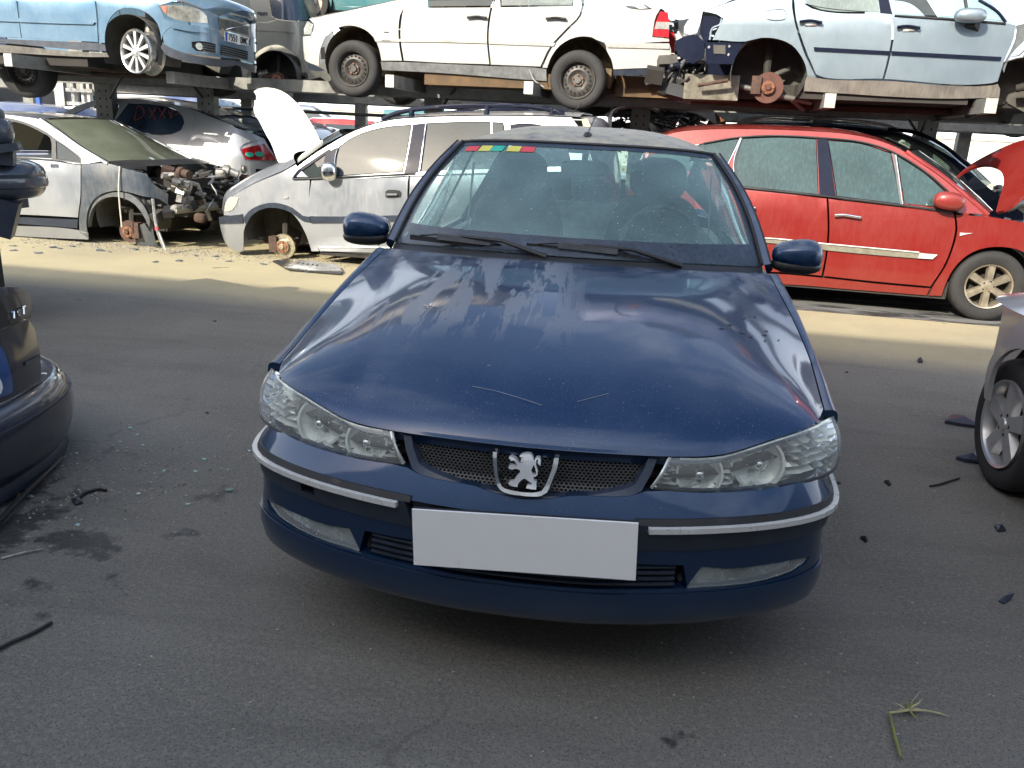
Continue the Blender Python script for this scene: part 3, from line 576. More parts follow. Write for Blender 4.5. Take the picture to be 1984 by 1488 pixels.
# front bumper
up_R = [(0, .566), (.07, .572), (.12, .582), (.28, .588), (.318, .598), (.46, .594), (.62, .592), (.74, .594), (.85, .602), (.95, .622), (1.08, .645), (1.2, .655)]
up = [(u, z) for u, z in up_R]+[(1.2, .531), (.9, .531), (.6, .531), (.3, .531), (0, .531)]
patch('bumper_top', fp, up[:-1]+[(0, .531)]+[(-u, z) for u, z in reversed(up[1:-1])], HP, hero, g=.03, step=.04, corner=40, th=.03)
for sg in (1, -1):
    w_ = lambda u, z, off=0., sg=sg: fp(sg*u, z, off)
    o_h = [(-.001, 0)]
    hole = []
    if sg < 0: hole = [[(.585, .475), (.635, .475), (.635, .503), (.585, .503)]]
    bm_ = patch('bumper_moulding', w_, [(.278, .455), (.30, .527), (1.2, .527), (1.2, .455)], TRIM, hero, off=.006, th=.02, g=.05, step=.06, corner=30, holes=hole)
    patch('chrome_strip', w_, [(.318, .5115), (.318, .5255), (.9, .524), (1.14, .5285), (1.14, .514), (.9, .510)], SILT, hero, off=.020, th=.02, g=.03, step=.04, corner=60)
    patch('rubber_band', w_, [(.285, .5275), (.285, .542), (.9, .541), (1.12, .546), (1.12, .531), (.9, .5265)], BLK, hero, off=.006, th=.01, g=.03, step=.04, corner=60)
    fog = [(.474, .404), (.432, .343), (.603, .3395), (.72, .346), (.805, .362), (.826, .381), (.76, .390), (.66, .392), (.54, .395)]
    fl = patch('fog_light', w_, [(u-.002, z) for u, z in fog], MATS.get('lens_glass') or glass('lens_glass', (.93, .96, .94), .19, .03, (.84, .87, .85)), hero, off=-.006, th=.006, gap=.004, g=.04, step=.04, corner=40)
    patch('fog_reflector', w_, fog, plain('fog_reflector_grey', (.42, .46, .46), .25, .4, var=.5, sc=18) if 'fog_reflector_grey' not in MATS else MATS['fog_reflector_grey'], fl, off=-.035, th=.03, g=.05, step=.05, corner=40)
patch('recovery_eye_cover', lambda u, z, off=0.: fp(-u, z, off), [(.580, .47), (.640, .47), (.640, .508), (.580, .508)], VOID, hero, off=-.02, th=0, g=.1)
grl = [(-.44, .347), (-.425, .410), (0, .424), (.425, .410), (.44, .347), (0, .343)]
fogL = [(-u, z) for u, z in fog][::-1]
low = [(0, .339), (.5, .3365), (.72, .340), (.9, .350), (1.2, .36), (1.2, .452), (.7, .452), (.276, .452), (0, .452)]
lowf = low[1:-1]+[(-u, z) for u, z in reversed(low[1:-1])]
patch('bumper_lower', fp, lowf, HP, hero, holes=[grl, fog, fogL], g=.035, step=.04, corner=40, th=.035)
lipo = [(0, .222), (.4, .224), (.62, .230), (.8, .245), (.95, .27), (1.2, .30), (1.2, .352), (.9, .344), (.72, .338), (.5, .335), (0, .335)]
patch('bumper_lip', fp, lipo[1:-1]+[(-u, z) for u, z in reversed(lipo[1:-1])], HP, hero, off=.005, th=.04, g=.022, step=.04, corner=50)
m = MB(); m.grid([[fp(U/20*.98, .245, -.03-.25*k/3) for U in range(-20, 21)] for k in range(4)]); m.build('undertray', DARK, hero)
m = MB(); m.grid([[fp(U/20*.46, .33+.10*k/3, -.07) for U in range(-20, 21)] for k in range(4)]); m.build('lower_grille_void', VOID, hero)
for z in (.402, .386, .370, .355):
    m = MB(); e = .405
    for U in range(-20, 21):
        pass
    m.grid([[fp(U/20*e, z+dz, of) for U in range(-20, 21)] for dz, of in ((.004, -.05), (.005, -.008), (.0025, -.003), (-.002, -.004), (-.001, -.05))]); m.build('slat', TRIM, hero, 30)
pl = MB(); pl.box((.016, -.040, .476), (.552, .006, .152), Matrix.Rotation(R(-2.6), 3, 'Y')); p_ = pl.build('number_plate', WHT, hero, 20); MB().box((.016, -.026, .473), (.556, .016, .150), Matrix.Rotation(R(-2.6), 3, 'Y')).build('plate_holder', BLK, hero)
m = MB(); m.grid([[fp(U/8*.285, .43+.10*k/2, -.012) for U in range(-8, 9)] for k in range(3)]); m.build('plate_recess', TRIM, hero)

# grille
gro = [(0, .564), (.07, .569), (.10, .579), (.27, .584), (.305, .597), (.33, .640), (.352, .690)]
gri = [(0, .583), (.26, .600), (.288, .612), (.31, .650), (.328, .690)]
G2 = lambda u, z, off=0.: fp(u, z, off-.004)
fro = gro[1:]+[(.352, .71)]+[(-.352, .71)]+[(-u, z) for u, z in reversed(gro[1:])]
fri = gri[1:]+[(.332, .705)]+[(-.332, .705)]+[(-u, z) for u, z in reversed(gri[1:])]
patch('grille_frame', G2, fro, plain('blue_grey_grille_frame', (.035, .05, .085), .35, coat=.6), hero, off=.0, th=.03, holes=[fri], g=.05, step=.03, corner=40)
def hexmesh(u0, u1, z0, z1, s, inside):
    m = MB(); dx, dz = s, s*.60; nr = int((z1-z0)/dz)+1
    for j in range(nr):
        for i in range(int((u1-u0)/dx)+1):
            cx_ = u0+i*dx+(dx/2 if j % 2 else 0); cz_ = z0+j*dz
            if not inside(cx_, cz_): continue
            vo, fo = [], []
            for k in range(6):
                a = math.pi/6+k*math.pi/3
                for rr, of in ((.595, -.028), (.40, -.028), (.40, -.040)):
                    vo.append(fp(cx_+dx*rr*math.cos(a), cz_+dz*1.12*rr*math.sin(a), of))
            for k in range(6):
                a_, b_ = k*3, ((k+1) % 6)*3; fo += [(a_, b_, b_+1, a_+1), (a_+1, b_+1, b_+2, a_+2)]
            m.add(vo, fo)
    return m
GI = np.array([(u, z-.022 if z < .66 else z) for u, z in fri])
hm = hexmesh(-.34, .34, .555, .70, .0118, lambda u, z: bool(pip(np.array([[u, z]]), GI)[0]))
hm.build('grille_mesh', plain('grille_mesh_black', (.05, .052, .055), .35, var=.1, bump=0), hero, 0, kind='stuff')
m = MB(); m.grid([[fp(U/12*.36, .57+.14*k/3, -.075) for U in range(-12, 13)] for k in range(4)]); m.build('grille_void', VOID, hero)
# badge: traced outlines placed on the grille plane
def bt(pts): return [(lambda q: (q[0]-U0, q[1]))(q) for q in FAS.tr('N', pts, .012)]
Uo = bt([(257, 330), (262, 520), (290, 760), (325, 930), (400, 1060), (540, 1130), (760, 1165), (980, 1185), (1180, 1175), (1290, 1110), (1360, 960), (1430, 780), (1490, 620), (1518, 450)])
Ui = bt([(1430, 445), (1390, 640), (1320, 830), (1260, 980), (1190, 1080), (1080, 1110), (900, 1110), (700, 1085), (520, 1045), (430, 1000), (385, 900), (350, 760), (335, 560), (333, 330)])
em = patch('emblem_frame', fp, Uo+Ui, CHR, hero, off=.020, th=.03, g=.02, step=.008, corner=60)
lion = [(765, 415), (800, 395), (860, 380), (930, 372), (985, 390), (1020, 440), (1035, 500), (1040, 540), (1050, 500), (1075, 460), (1130, 445), (1165, 470), (1170, 520), (1165, 600), (1140, 590), (1112, 545), (1125, 490), (1095, 480), (1082, 530), (1085, 600), (1110, 680), (1115, 750), (1090, 800), (1045, 818), (1025, 818), (1045, 890), (1090, 910), (1088, 1000), (1080, 1060), (1000, 1055), (890, 1035), (905, 980), (960, 965), (1005, 962), (985, 930), (930, 895), (862, 845), (800, 880), (735, 960), (725, 1010), (640, 1000), (555, 960), (560, 920), (610, 905), (650, 915), (680, 850), (730, 780), (790, 715), (760, 680), (700, 662), (650, 668), (630, 685), (605, 665), (575, 670), (548, 635), (565, 605), (620, 595), (700, 600), (740, 605), (705, 570), (680, 520), (640, 500), (585, 510), (590, 480), (560, 460), (570, 435), (620, 430), (690, 470), (760, 560), (830, 540), (790, 520), (785, 505), (850, 495), (800, 480), (790, 465), (860, 455), (800, 440), (775, 435)]
lp = bt(lion); lp2 = bt([(1020, 775), (1050, 780), (1085, 750), (1060, 640), (1040, 590), (1010, 640), (985, 700)])
patch('lion_emblem', fp, lp, plain('polished_emblem', (.86, .87, .88), .2, .55, var=.05, bump=.02), hero, off=.018, th=.016, g=.02, step=.006, corner=50, holes=[lp2])

# headlights: clear lens in front of a faceted reflector
def hl(sg):
    T_ = spline([(.356, .104, .682), (.44, .128, .680), (.50, .150, .685), (.555, .172, .700), (.62, .207, .716), (.69, .246, .732), (.745, .30, .738), (.785, .36, .738), (.813, .412, .732)], 6)
    B2 = spline([(.318, .082, .606), (.40, .102, .598), (.50, .138, .592), (.605, .188, .592), (.715, .245, .596), (.785, .292, .604), (.818, .325, .615), (.834, .362, .632)], 6)
    def P(u, v, d=0.):
        a, b_ = samp(B2, u), samp(T_, u); p = a*(1-v)+b_*v; s = math.sin(math.pi*v); n_ = np.array([.25+.6*u*u, -.9, .30]); n_ /= np.linalg.norm(n_); return p+n_*(.012*s+d)
    mi = lambda p: (sg*p[0], p[1], p[2])
    m = MB(); m.grid([[mi(P(u/30, v/8)) for u in range(31)] for v in range(9)]); ln = m.build('headlight', MATS['lens_glass'], hero, 60)
    r = random.Random(5); m = MB(); GR = []
    lev = []
    for q_ in range(7): lev += [(q_/7+.002, -.022), (q_/7+.118, -.062)]
    for vv_, dbase in lev:
        row = []
        for u in range(31):
            uu = min(1, max(0, (u+(r.random()-.5)*.5)/30)) if 0 < u < 30 else u/30; d = dbase+.022*(r.random()-.5)
            for cu, cw in ((.20, .13), (.50, .15)):
                q_ = ((uu-cu)/cw)**2+((vv_-.48)/.44)**2
                if q_ < 1: d = -.062+.012*(r.random()-.5)
            if u in (0, 30): d = -.012
            row.append(mi(P(uu, vv_, d)))
        GR.append(row)
    m.grid(GR); ro = m.build('reflector', MATS.get('lamp_reflector') or plain('lamp_reflector', (.92, .94, .92), .24, .15, var=.06, bump=.05), ln, 18)
    for nm_, c_l, rg_, mt_ in (('reflector_chrome', (.90, .92, .92), .10, .95), ('reflector_grey', (.38, .40, .40), .3, .4)): ro.data.materials.append(MATS.get(nm_) or plain(nm_, c_l, rg_, mt_, var=.05, bump=.02))
    for pg in ro.data.polygons: pg.material_index = r.choice([0, 0, 0, 0, 1, 1, 2])
    for cu, rr in ((.20, .062), (.50, .070)):
        c0_ = Vector(mi(P(cu, .48, -.055))); MB().lathe(c0_, (sg*.15, -.95, .2), [(.012, -.028), (rr*.45, -.022), (rr*.5, -.016), (rr*.85, .0), (rr*.9, .012), (rr, .012), (rr, .0)], 28).build('lamp_bowl', MATS['lamp_reflector'], ln, 30)
    for cu in (.20, .50): MB().ellip(mi(P(cu, .48, -.055)), (.03, .04, .03), None, 12, 8).build('bulb_cover', CHR, ln)
    for k in range(9): m2 = MB()
    m2 = MB(); m2.tube([mi(P(u/20, .965, -.006)) for u in range(1, 20)], .004, 6); m2.build('lens_top_ridge', CLR, ln)
    m2 = MB(); m2.tube([mi(P(u/30, -.02, -.002)) for u in range(31)], .0045, 6); m2.build('headlight_seal', BLK, ln)
    m2 = MB(); m2.tube([mi(P(0, v/6, .0)) for v in range(7)], .005, 6); m2.build('lens_edge', CLR, ln)
    m2 = MB(); m2.grid([[mi(P(.04+.88*u/20, k, -.115)) for u in range(21)] for k in (.12, .9)]); m2.build('lamp_housing', VOID, ln)
hl(1); hl(-1)
# windscreen inner fittings and small bonnet marks
lf = MB()
for i, (u, v, a, s_) in enumerate([(.80, .60, .9, .012), (.74, .57, .3, .013), (.66, .50, .2, .012), (.62, .47, .4, .013), (.70, .46, .1, .014), (.73, .44, .3, .011), (.80, .47, .2, .012), (.82, .50, .3, .010), (.79, .43, 1., .010), (.86, .45, .6, .009)]):
    p = hoodp(u, v); q = hoodp(u+.01, v); r_ = hoodp(u, v+.01); nrm = np.cross(q-p, r_-p); nrm /= np.linalg.norm(nrm); c = p+nrm*.0015
    dx_ = (q-p)/np.linalg.norm(q-p); dy_ = np.cross(nrm, dx_)
    d1 = dx_*math.cos(a)+dy_*math.sin(a); d2 = -dx_*math.sin(a)+dy_*math.cos(a)
    lf.add([c-d1*s_*1.25, c-d2*s_*.42+nrm*.001, c+d1*s_*1.25, c+d2*s_*.42+nrm*.001], [(0, 1, 2, 3)])
lf.build('wet_leaves', plain('wet_leaf', (.008, .012, .03), .25), hero, 0, kind='stuff')

def on_hood(x, y):
    d = ray(x, y); best = None
    for i in range(-30, 31):
        for j in range(6, 60):
            p = hoodp(abs(i)/30, j/60); p = np.array([math.copysign(p[0], i), p[1], p[2]]); w_ = p-C0; l = np.linalg.norm(w_-d*(w_@d))
            if best is None or l < best[0]: best = (l, p)
    k = (best[1]-C0)@d; return C0+d*(k-.002)
HG_ = None
sc_ = [on_hood(a, b) for a, b in ((915, 748), (960, 757), (1005, 770), (1050, 785))]
MB().tube(sc_, .0005, 4).build('paint_scratch', plain('bare_primer', (.42, .42, .40), .7), hero, 0)
for a, b in ((1100, 780), (1160, 765), (1190, 757)): pass
MB().tube([on_hood(1118, 778), on_hood(1180, 762)], .0005, 4).build('paint_scratch', MATS['bare_primer'], hero, 0)
b_m = MB(); c_ = on_hood(835, 592)
for i in range(9): b_m.ellip(c_+np.array([rng.uniform(-.02, .02), rng.uniform(-.012, .012), -.0005]), (.012*rng.random()+.003, .006, .002), None, 6, 4)
b_m.build('bird_dropping', plain('dry_droppings', (.6, .55, .45), .8), hero, 0, kind='stuff')

# ------------------------------------------------------------------ cars seen from the side
class Car:
    def __init__(s, name, label, Y0, ang, s0, s1, w, zb, k, zlow=None, group=None, nose=1, rf=.75, dr=.26, rr=.5, drr=.16, barrel=.03, dx=0.):
        a = R(ang); s.t = np.array([math.cos(a), math.sin(a)]); s.n = np.array([-math.sin(a), math.cos(a)]); s.p0 = np.array([dx, Y0]); s.w = w; s.s0, s.s1 = s0, s1
        if nose > 0: e0, d0, e1, d1 = rr, drr, rf, dr
        else: e0, d0, e1, d1 = rf, dr, rr, drr
        pl = [(s0, w/2), (s0+.012*e0, w/2-.30), (s0+.08*e0+.01, w/2-.58), (s0+.42*e0, d0*.32), (s0+e0, .018), (s0+e0+.5, .004), ((s0+s1)/2, 0), (s1-e1-.5, .004), (s1-e1, .018), (s1-.42*e1, d1*.32), (s1-.08*e1-.01, w/2-.58), (s1-.012*e1, w/2-.30), (s1, w/2)]
        pl = pl[:1]+pl[1:]
        pre = [(x, w-d) for x, d in pl[1:4]][::-1]; suf = [(x, w-d) for x, d in pl[-4:-1]][::-1]; pl = spline(pre+pl+suf, 12); C = s.p0+pl[:, :1]*s.t+pl[:, 1:]*s.n
        def iz(z, u):
            d = k*max(0, z-zb)+.10*max(0, z-zb)**2+.35*max(0, zb-.42-z)**2+.02*max(0, (zb-.12)-z)
            return d
        s.P = Prism(C, iz); s.pos = s.P.pos; s.uc = (s.P.L[3*12], s.P.L[-1-3*12])
        mid = s.p0+s.t*(s0+s1)/2+s.n*w/2; s.mid = mid; s.root = thing(name, label, 'car', (mid[0], mid[1], zlow or 0), group)
        nn = Vector((s.n[0], s.n[1], 0)); M = Matrix.Identity(3)
        for i in range(3):
            for j in range(3): M[i][j] = (1 if i == j else 0)-2*nn[i]*nn[j]
        c = Vector((mid[0], mid[1], 0)); s.M = Matrix.Translation(c) @ M.to_4x4() @ Matrix.Translation(-c)
    def tr(s, c, pts, off=0.): return s.P.tr(c, pts, off)
    def mir(s, o):
        c = o.copy(); COL.objects.link(c); c.matrix_basis = s.M; return c
    def part(s, name, c, pts, mat, off=0., th=.012, holes=(), mirror=True, parent=None, g=.11, step=.05, corner=38, gap=.004, **kw):
        T_ = s.tr(c, pts, off)
        if mirror: T_ = [(min(max(u, s.uc[0]), s.uc[1]), z) for u, z in T_]
        o = patch(name, s.pos, T_, mat, parent or s.root, off=off, th=th, holes=[s.tr(cc, h, off) for cc, h in holes], g=g, step=step, corner=corner, gap=gap, **kw)
        if mirror and parent is None: s.mir(o)
        return o
    def wpt(s, sv, d, z): q = s.p0+s.t*sv+s.n*d; return (q[0], q[1], z)
    def loc(s, x, y, off=0.):      # pixel -> (along, depth, z) on the near side
        u, z = s.P.inv(x, y, off); q = np.array(s.pos(u, z, off)); d = q[:2]-s.p0; return float(d@s.t), float(d@s.n), float(q[2])
    def strip(s, name, c, pts, mat, crown=.05, bulge=0., n=12, e=2.6, smooth=50, off=0., k=5, inset_=0.):
        P = [s.pos(u, z, off) for u, z in s.tr(c, pts, off)]
        if len(P) > 2: P = [tuple(p) for p in spline(P, k)]
        rows = []
        for p in P:
            d = np.array(p[:2])-s.p0; a, b = float(d@s.t), float(d@s.n)+inset_; row = []
            for i in range(n+1):
                q = i/n; v = 1-abs(2*q-1)**e; row.append(s.wpt(a+bulge*v, b+(s.w-2*b)*q, p[2]+crown*v))
            rows.append(row)
        m = MB(); m.grid(rows); return m.build(name, mat, s.root, smooth)
    def seam(s, c, pts, w=.02, off=-.016):
        P = [s.pos(u, z, off) for u, z in s.tr(c, pts, off)]; m = MB(); m.tube(spline(P, 4), w/2, 5); return m.build('shut_line', VOID, s.root, 0)
    def ribbon(s, name, c, pts, r, mat, off=.004, mirror=True, n=6, parent=None):
        P = [s.pos(u, z, off) for u, z in s.tr(c, pts, off)]; m = MB(); m.tube(spline(P, 5), r, n); o = m.build(name, mat, parent or s.root, 60)
        if mirror and parent is None: s.mir(o)
        return o
    def under(s, z, h=.16, a=.35, b=.35, mat=None, d=.07):
        c = s.wpt((s.s0+a+s.s1-b)/2, s.w/2, z+h/2); rot = Matrix.Rotation(math.atan2(s.t[1], s.t[0]), 3, 'Z')
        mm = MB().box(c, (s.s1-b-s.s0-a, s.w-2*.46, h), rot)
        if s.s1-s.s0 > 3.2: mm.box(s.wpt((s.s0+s.s1)/2+.06, s.w/2, z+h/2-.004), (1.55, s.w-2*d, h), rot)
        o = mm.build('underbody', mat or DARK, s.root, 20)
        MB().tube([s.wpt(s.s0+a, s.w*.42, z-.03), s.wpt(s.s0+a+1.2, s.w*.45, z-.05), s.wpt(s.s1-b-.2, s.w*.5, z-.03)], .035, 8).build('exhaust_pipe', RUSTD, s.root, 50)
        return o
    def liner(s, x, y, r, mat=None, depth=.42, a0=-25, a1=205, mirror=True, zc=None):
        """wheel house centred on a pixel"""
        a, d, z = s.loc(x, y); z = zc if zc is not None else z; rows = []
        for dd, rr in ((.015, r), (.05, r*1.02), (depth, r), (depth, r*.5), (depth, .01)):
            rows.append([s.wpt(a+rr*math.cos(R(q)), d+dd, z+rr*math.sin(R(q))) for q in range(a0, a1+1, 10)])
        o = MB().grid(rows).build('wheel_house', mat or LINER, s.root, 60)
        if mirror: s.mir(o)
        return a, d, z
    def box(s, name, sv, d, z, dim, mat, parent=None):
        rot = Matrix.Rotation(math.atan2(s.t[1], s.t[0]), 3, 'Z'); return MB().box(s.wpt(sv, d, z), dim, rot).build(name, mat, parent or s.root, 20)
    def lamp_hub(s, a, d, z, r, mat, hub=.07, cal=None, dep=.10, mirror=True):
        ax = (-s.n[0], -s.n[1], 0); c = s.wpt(a, d+dep, z)
        o = MB().lathe(c, ax, [(0, -.02), (r, -.02), (r, .012), (hub*1.15, .012), (hub*1.1, .045), (hub*.45, .05), (hub*.4, .07), (0, .07)], 30).build('brake_disc', mat, s.root, 30)
        m = MB()
        for k in range(5): q = k*2*math.pi/5; m.lathe(s.wpt(a+hub*.75*math.cos(q), d+dep-.045, z+hub*.75*math.sin(q)), ax, [(0, .012), (.011, .012), (.011, 0)], 8)
        m.lathe(s.wpt(a, d+dep, z), ax, [(hub*1.02, .047), (hub*.55, .0515)], 20); m.build('wheel_hub', RUST if mat is not RUST else STL, o, 30)
        MB().tube([s.wpt(a, d+dep+.03, z), s.wpt(a+.02, d+dep+.5, z+.02)], .045, 8).build('axle', RUSTD, s.root, 40)
        MB().tube([s.wpt(a-.02, d+dep+.08, z+.05), s.wpt(a-.03, d+dep+.14, z+.45)], [.035, .045], 8).build('suspension_strut', DARK, s.root, 40)
        if cal: s.box('brake_caliper', a+cal*r*.8, d+dep, z+.02, (.09, .10, .17), RUSTD)
        if mirror:
            s.mir(o)
        return o

def hubcap(c, ax, Rr, style, parent, mat):
    c, ax = Vector(c), Vector(ax).normalized(); z = Vector((0, 0, 1)); x = ax.cross(z).normalized(); y = x.cross(ax)
    if y.z < 0: y = -y
    if style == 'steel':
        o = MB().lathe(c, ax, [(0, -.005), (.035, -.005), (.038, -.03), (.062, -.03), (.07, -.045), (.11, -.012), (Rr*.80, -.03), (Rr*.88, -.045), (Rr*.95, .02), (Rr, .03), (Rr*1.0, .0)], 40).build('rim', mat, parent, 30)
        m = MB()
        for k in range(18):
            a = k*math.pi/9; q = c+(x*math.cos(a)+y*math.sin(a))*Rr*.70+ax*(-.0185); m.lathe(q, ax, [(0, .001), (.0135, .001), (.0135, -.004)], 10)
        m.build('vent_hole', VOID, o, 0, kind='stuff'); m = MB()
        for k in range(5):
            a = k*math.tau/5+.3; m.lathe(c+(x*math.cos(a)+y*math.sin(a))*.056+ax*(-.028), ax, [(0, .016), (.011, .016), (.012, 0)], 6)
        m.build('wheel_bolt', RUST, o, 0, kind='stuff'); return o
    nsp = int(style[5:]); o = MB().lathe(c, ax, [(Rr*.86, -.10), (Rr*.90, .0), (Rr*.95, .022), (Rr, .028), (Rr*1.0, -.02)], 44).build('rim', mat, parent, 30)
    MB().lathe(c, ax, [(0, -.09), (Rr*.88, -.09), (Rr*.86, -.10)], 30).build('brake_back', DARK, o, 0)
    for k in range(nsp):
        a = k*math.tau/nsp+math.pi/2; d = x*math.cos(a)+y*math.sin(a); e = -x*math.sin(a)+y*math.cos(a); m = MB(); w0, w1 = (Rr*.16, Rr*.20) if nsp <= 7 else (Rr*.075, Rr*.125)
        if nsp == 5: w0, w1 = Rr*.20, Rr*.26
        vs = []
        for rr, w_, h in ((Rr*.20, w0, .012), (Rr*.93, w1, .012)):
            vs += [c+d*rr-e*w_+ax*(h-.035), c+d*rr-e*w_*.75+ax*h, c+d*rr+e*w_*.75+ax*h, c+d*rr+e*w_+ax*(h-.035)]
        m.add(vs, [(0, 1, 5, 4), (1, 2, 6, 5), (2, 3, 7, 6), (0, 4, 7, 3)]); m.build('spoke', mat, o, 20)
    hb = MB().lathe(c, ax, [(0, .024), (Rr*.13, .022), (Rr*.15, .016), (Rr*.30, .012), (Rr*.31, -.03)], 30)
    hb.build('hub_cap', mat, o, 30); m = MB()
    for k in range(5):
        a = k*math.tau/5+math.pi/2+.3; m.lathe(c+(x*math.cos(a)+y*math.sin(a))*Rr*.225+ax*.012, ax, [(0, .0025), (.010, .0025), (.010, 0)], 8)
    m.build('wheel_bolt', DARK, o, 0, kind='stuff'); return o
def wheel(c, ax, Rt, Rr, style, parent, mat=None, tyre=True, wd=.2):
    """c: centre of the outer face"""
    c, ax = Vector(c), Vector(ax).normalized()
    if tyre:
        o = MB().lathe(c, ax, [(Rr*.97, .012), (Rr*1.06, .022), (Rr+(Rt-Rr)*.55, .030), (Rt*.955, .018), (Rt*.985, -.004), (Rt, -.03), (Rt, -wd+.03), (Rt*.955, -wd-.01), (Rr, -wd)], 48).build('wheel', RUB, parent, 60)
        m = MB()
        for kk in range(3): m.lathe(c, ax, [(Rt+.0008, -.055-kk*.04), (Rt-.006, -.060-kk*.04), (Rt+.0008, -.065-kk*.04)], 48)
        m.build('tread_groove', VOID, o, 0, kind='stuff')
    else:
        o = MB().lathe(c, ax, [(Rr, .02), (Rr*1.02, .01), (Rr*.93, -.01), (Rr*.86, -.05), (Rr*.86, -.14), (Rr*.95, -.17), (Rr*1.02, -.19), (Rr*.98, -.195), (Rr*.82, -.14), (Rr*.82, -.03)], 48).build('wheel', mat, parent, 40)
    hubcap(c, ax, Rr*.97, style, o, mat or ALUD); return o

def junk(car, s0, s1, d0, d1, z0, z1, n, seed, mats=None, pipes=8, scale=1.):
    r = random.Random(seed); mats = mats or [DARK, ALUB, WIRE, GRY, STL, BLK]
    root = car.root; rot0 = math.atan2(car.t[1], car.t[0])
    for i in range(n):
        p = car.wpt(r.uniform(s0, s1), r.uniform(d0, d1), r.uniform(z0, z1)); dm = [r.uniform(.05, .26)*scale, r.uniform(.05, .26)*scale, r.uniform(.04, .20)*scale]
        rot = Matrix.Rotation(rot0+r.uniform(-.5, .5), 3, 'Z') @ Matrix.Rotation(r.uniform(-.5, .5), 3, 'X') @ Matrix.Rotation(r.uniform(-.4, .4), 3, 'Y'); m = MB(); k = r.random()
        if k < .45: m.box(p, dm, rot); nm = r.choice(['engine_bracket', 'battery_box', 'engine_cover'])
        elif k < .8: m.lathe(p, rot @ Vector((1, 0, 0)), [(0, -dm[0]*.7), (dm[1]*.45, -dm[0]*.7), (dm[1]*.5, -dm[0]*.2), (dm[1]*.35, -dm[0]*.15), (dm[1]*.38, dm[0]*.6), (0, dm[0]*.6)], 12); nm = r.choice(['alternator', 'filter_housing', 'pulley'])
        else: m.ellip(p, dm, rot, 12, 8, .6); nm = 'reservoir'
        m.build(nm, r.choice(mats), root, 30)
    for i in range(pipes):
        P = [car.wpt(r.uniform(s0, s1), r.uniform(d0, d1), r.uniform(z0, z1)) for _ in range(4)]; P = [tuple(np.array(P[0])*(1-t)+np.array(p)*t) for p, t in zip(P, (0, .5, .7, .9))]
        MB().tube(spline(P, 5), r.uniform(.006, .022), 7).build('hose', r.choice([WIRE, BLK, GRY, ALUB]), root, 60)

# --- silver minivan facing left, low on its front brake discs
SILV = paint('silver_paint', (.33, .365, .42), .7, .34, .22); SILVW = paint('warm_silver_paint', (.33, .36, .41), .7, .35, .2)
RNG = 'cars on the ground in front of the racks'
GLZ = misted('misted_glass_teal', (.045, .062, .065), .35); GLR = misted('streaked_misted_glass', (.065, .125, .13), .95); NAVY = plain('dark_navy_gloss', (.008, .011, .026), .5, spec=.05, coat=.3, var=.2)
z = Car('silver_minivan', 'silver minivan with black roof rails standing wheel-less on its rusty front brake discs', 6.32, -5, -4.40, .22, 1.74, .93, .30, 0, None, -1, rf=.62, dr=.20, rr=.25, drr=.1)
frame_top = [(-125, 880), (20, 851), (110, 782), (205, 724), (300, 672), (400, 632), (520, 602), (660, 590), (900, 582), (1200, 582), (1420, 588), (1480, 596)]
z.part('door_frame', 'B', [(8, 908), (20, 868), (110, 790), (205, 730), (300, 676), (400, 636), (520, 606), (660, 594), (900, 586), (1200, 586), (1430, 592), (1500, 700), (1530, 870), (1300, 870), (605, 890), (180, 912)], SILV,
       holes=[('B', [(20, 900), (45, 868), (110, 822), (190, 765), (172, 902)]), ('B', [(228, 892), (232, 800), (250, 744), (310, 700), (400, 662), (500, 640), (622, 630), (600, 760), (577, 872)]), ('B', [(665, 868), (678, 740), (694, 622), (850, 616), (1010, 616), (1085, 620), (1105, 740), (1120, 850)]), ('B', [(1118, 628), (1200, 624), (1300, 640), (1400, 700), (1430, 840), (1140, 850)])], g=.09, th=.03)
z.part('quarter_glass', 'B', [(22, 898), (45, 869), (110, 824), (188, 767), (170, 900)], GLZ, off=-.008)
z.part('window_seal', 'B', [(14, 905), (40, 862), (110, 812), (200, 752), (212, 756), (190, 905)], NAVY, off=.004, holes=[('B', [(35, 895), (52, 872), (110, 832), (185, 778), (160, 897)])])
z.part('front_window', 'B', [(230, 890), (234, 800), (252, 746), (310, 702), (400, 664), (500, 642), (620, 632), (598, 760), (575, 870)], GLZ, off=-.008)
z.part('rear_window', 'B', [(667, 868), (680, 740), (696, 624), (850, 618), (1010, 618), (1083, 622), (1100, 740), (1115, 850)], GLZ, off=-.008)
z.part('rear_quarter_glass', 'B', [(1120, 630), (1200, 626), (1298, 642), (1398, 702), (1425, 838), (1142, 848)], NAVY, off=-.008)
z.part('pillar', 'B', [(580, 878), (605, 750), (625, 628), (692, 620), (672, 750), (655, 874)], NAVY, off=.005); z.ribbon('pillar_trim', 'B', [(660, 870), (676, 750), (692, 624)], .006, CHR, .012)
z.part('pillar', 'B', [(190, 905), (205, 762), (245, 742), (236, 790), (224, 895)], NAVY, off=.005); z.ribbon('pillar_trim', 'B', [(228, 885), (232, 800), (245, 745)], .005, CHR, .012)
z.ribbon('belt_seal', 'B', [(20, 906), (200, 900), (400, 890), (640, 878)], .011, BLK, .006)
z.part('pillar', 'B', [(1022, 760), (1018, 616), (1030, 616), (1036, 760)], CHR, off=.005)
z.part('front_door', 'B', [(112, 912), (200, 908), (605, 893), (600, 1000), (600, 1285), (155, 1272), (125, 1200), (104, 1120), (100, 1000)], SILVW, corner=30)
z.part('rear_door', 'B', [(612, 893), (1300, 872), (1300, 1290), (607, 1285), (606, 1000)], SILVW, corner=30)
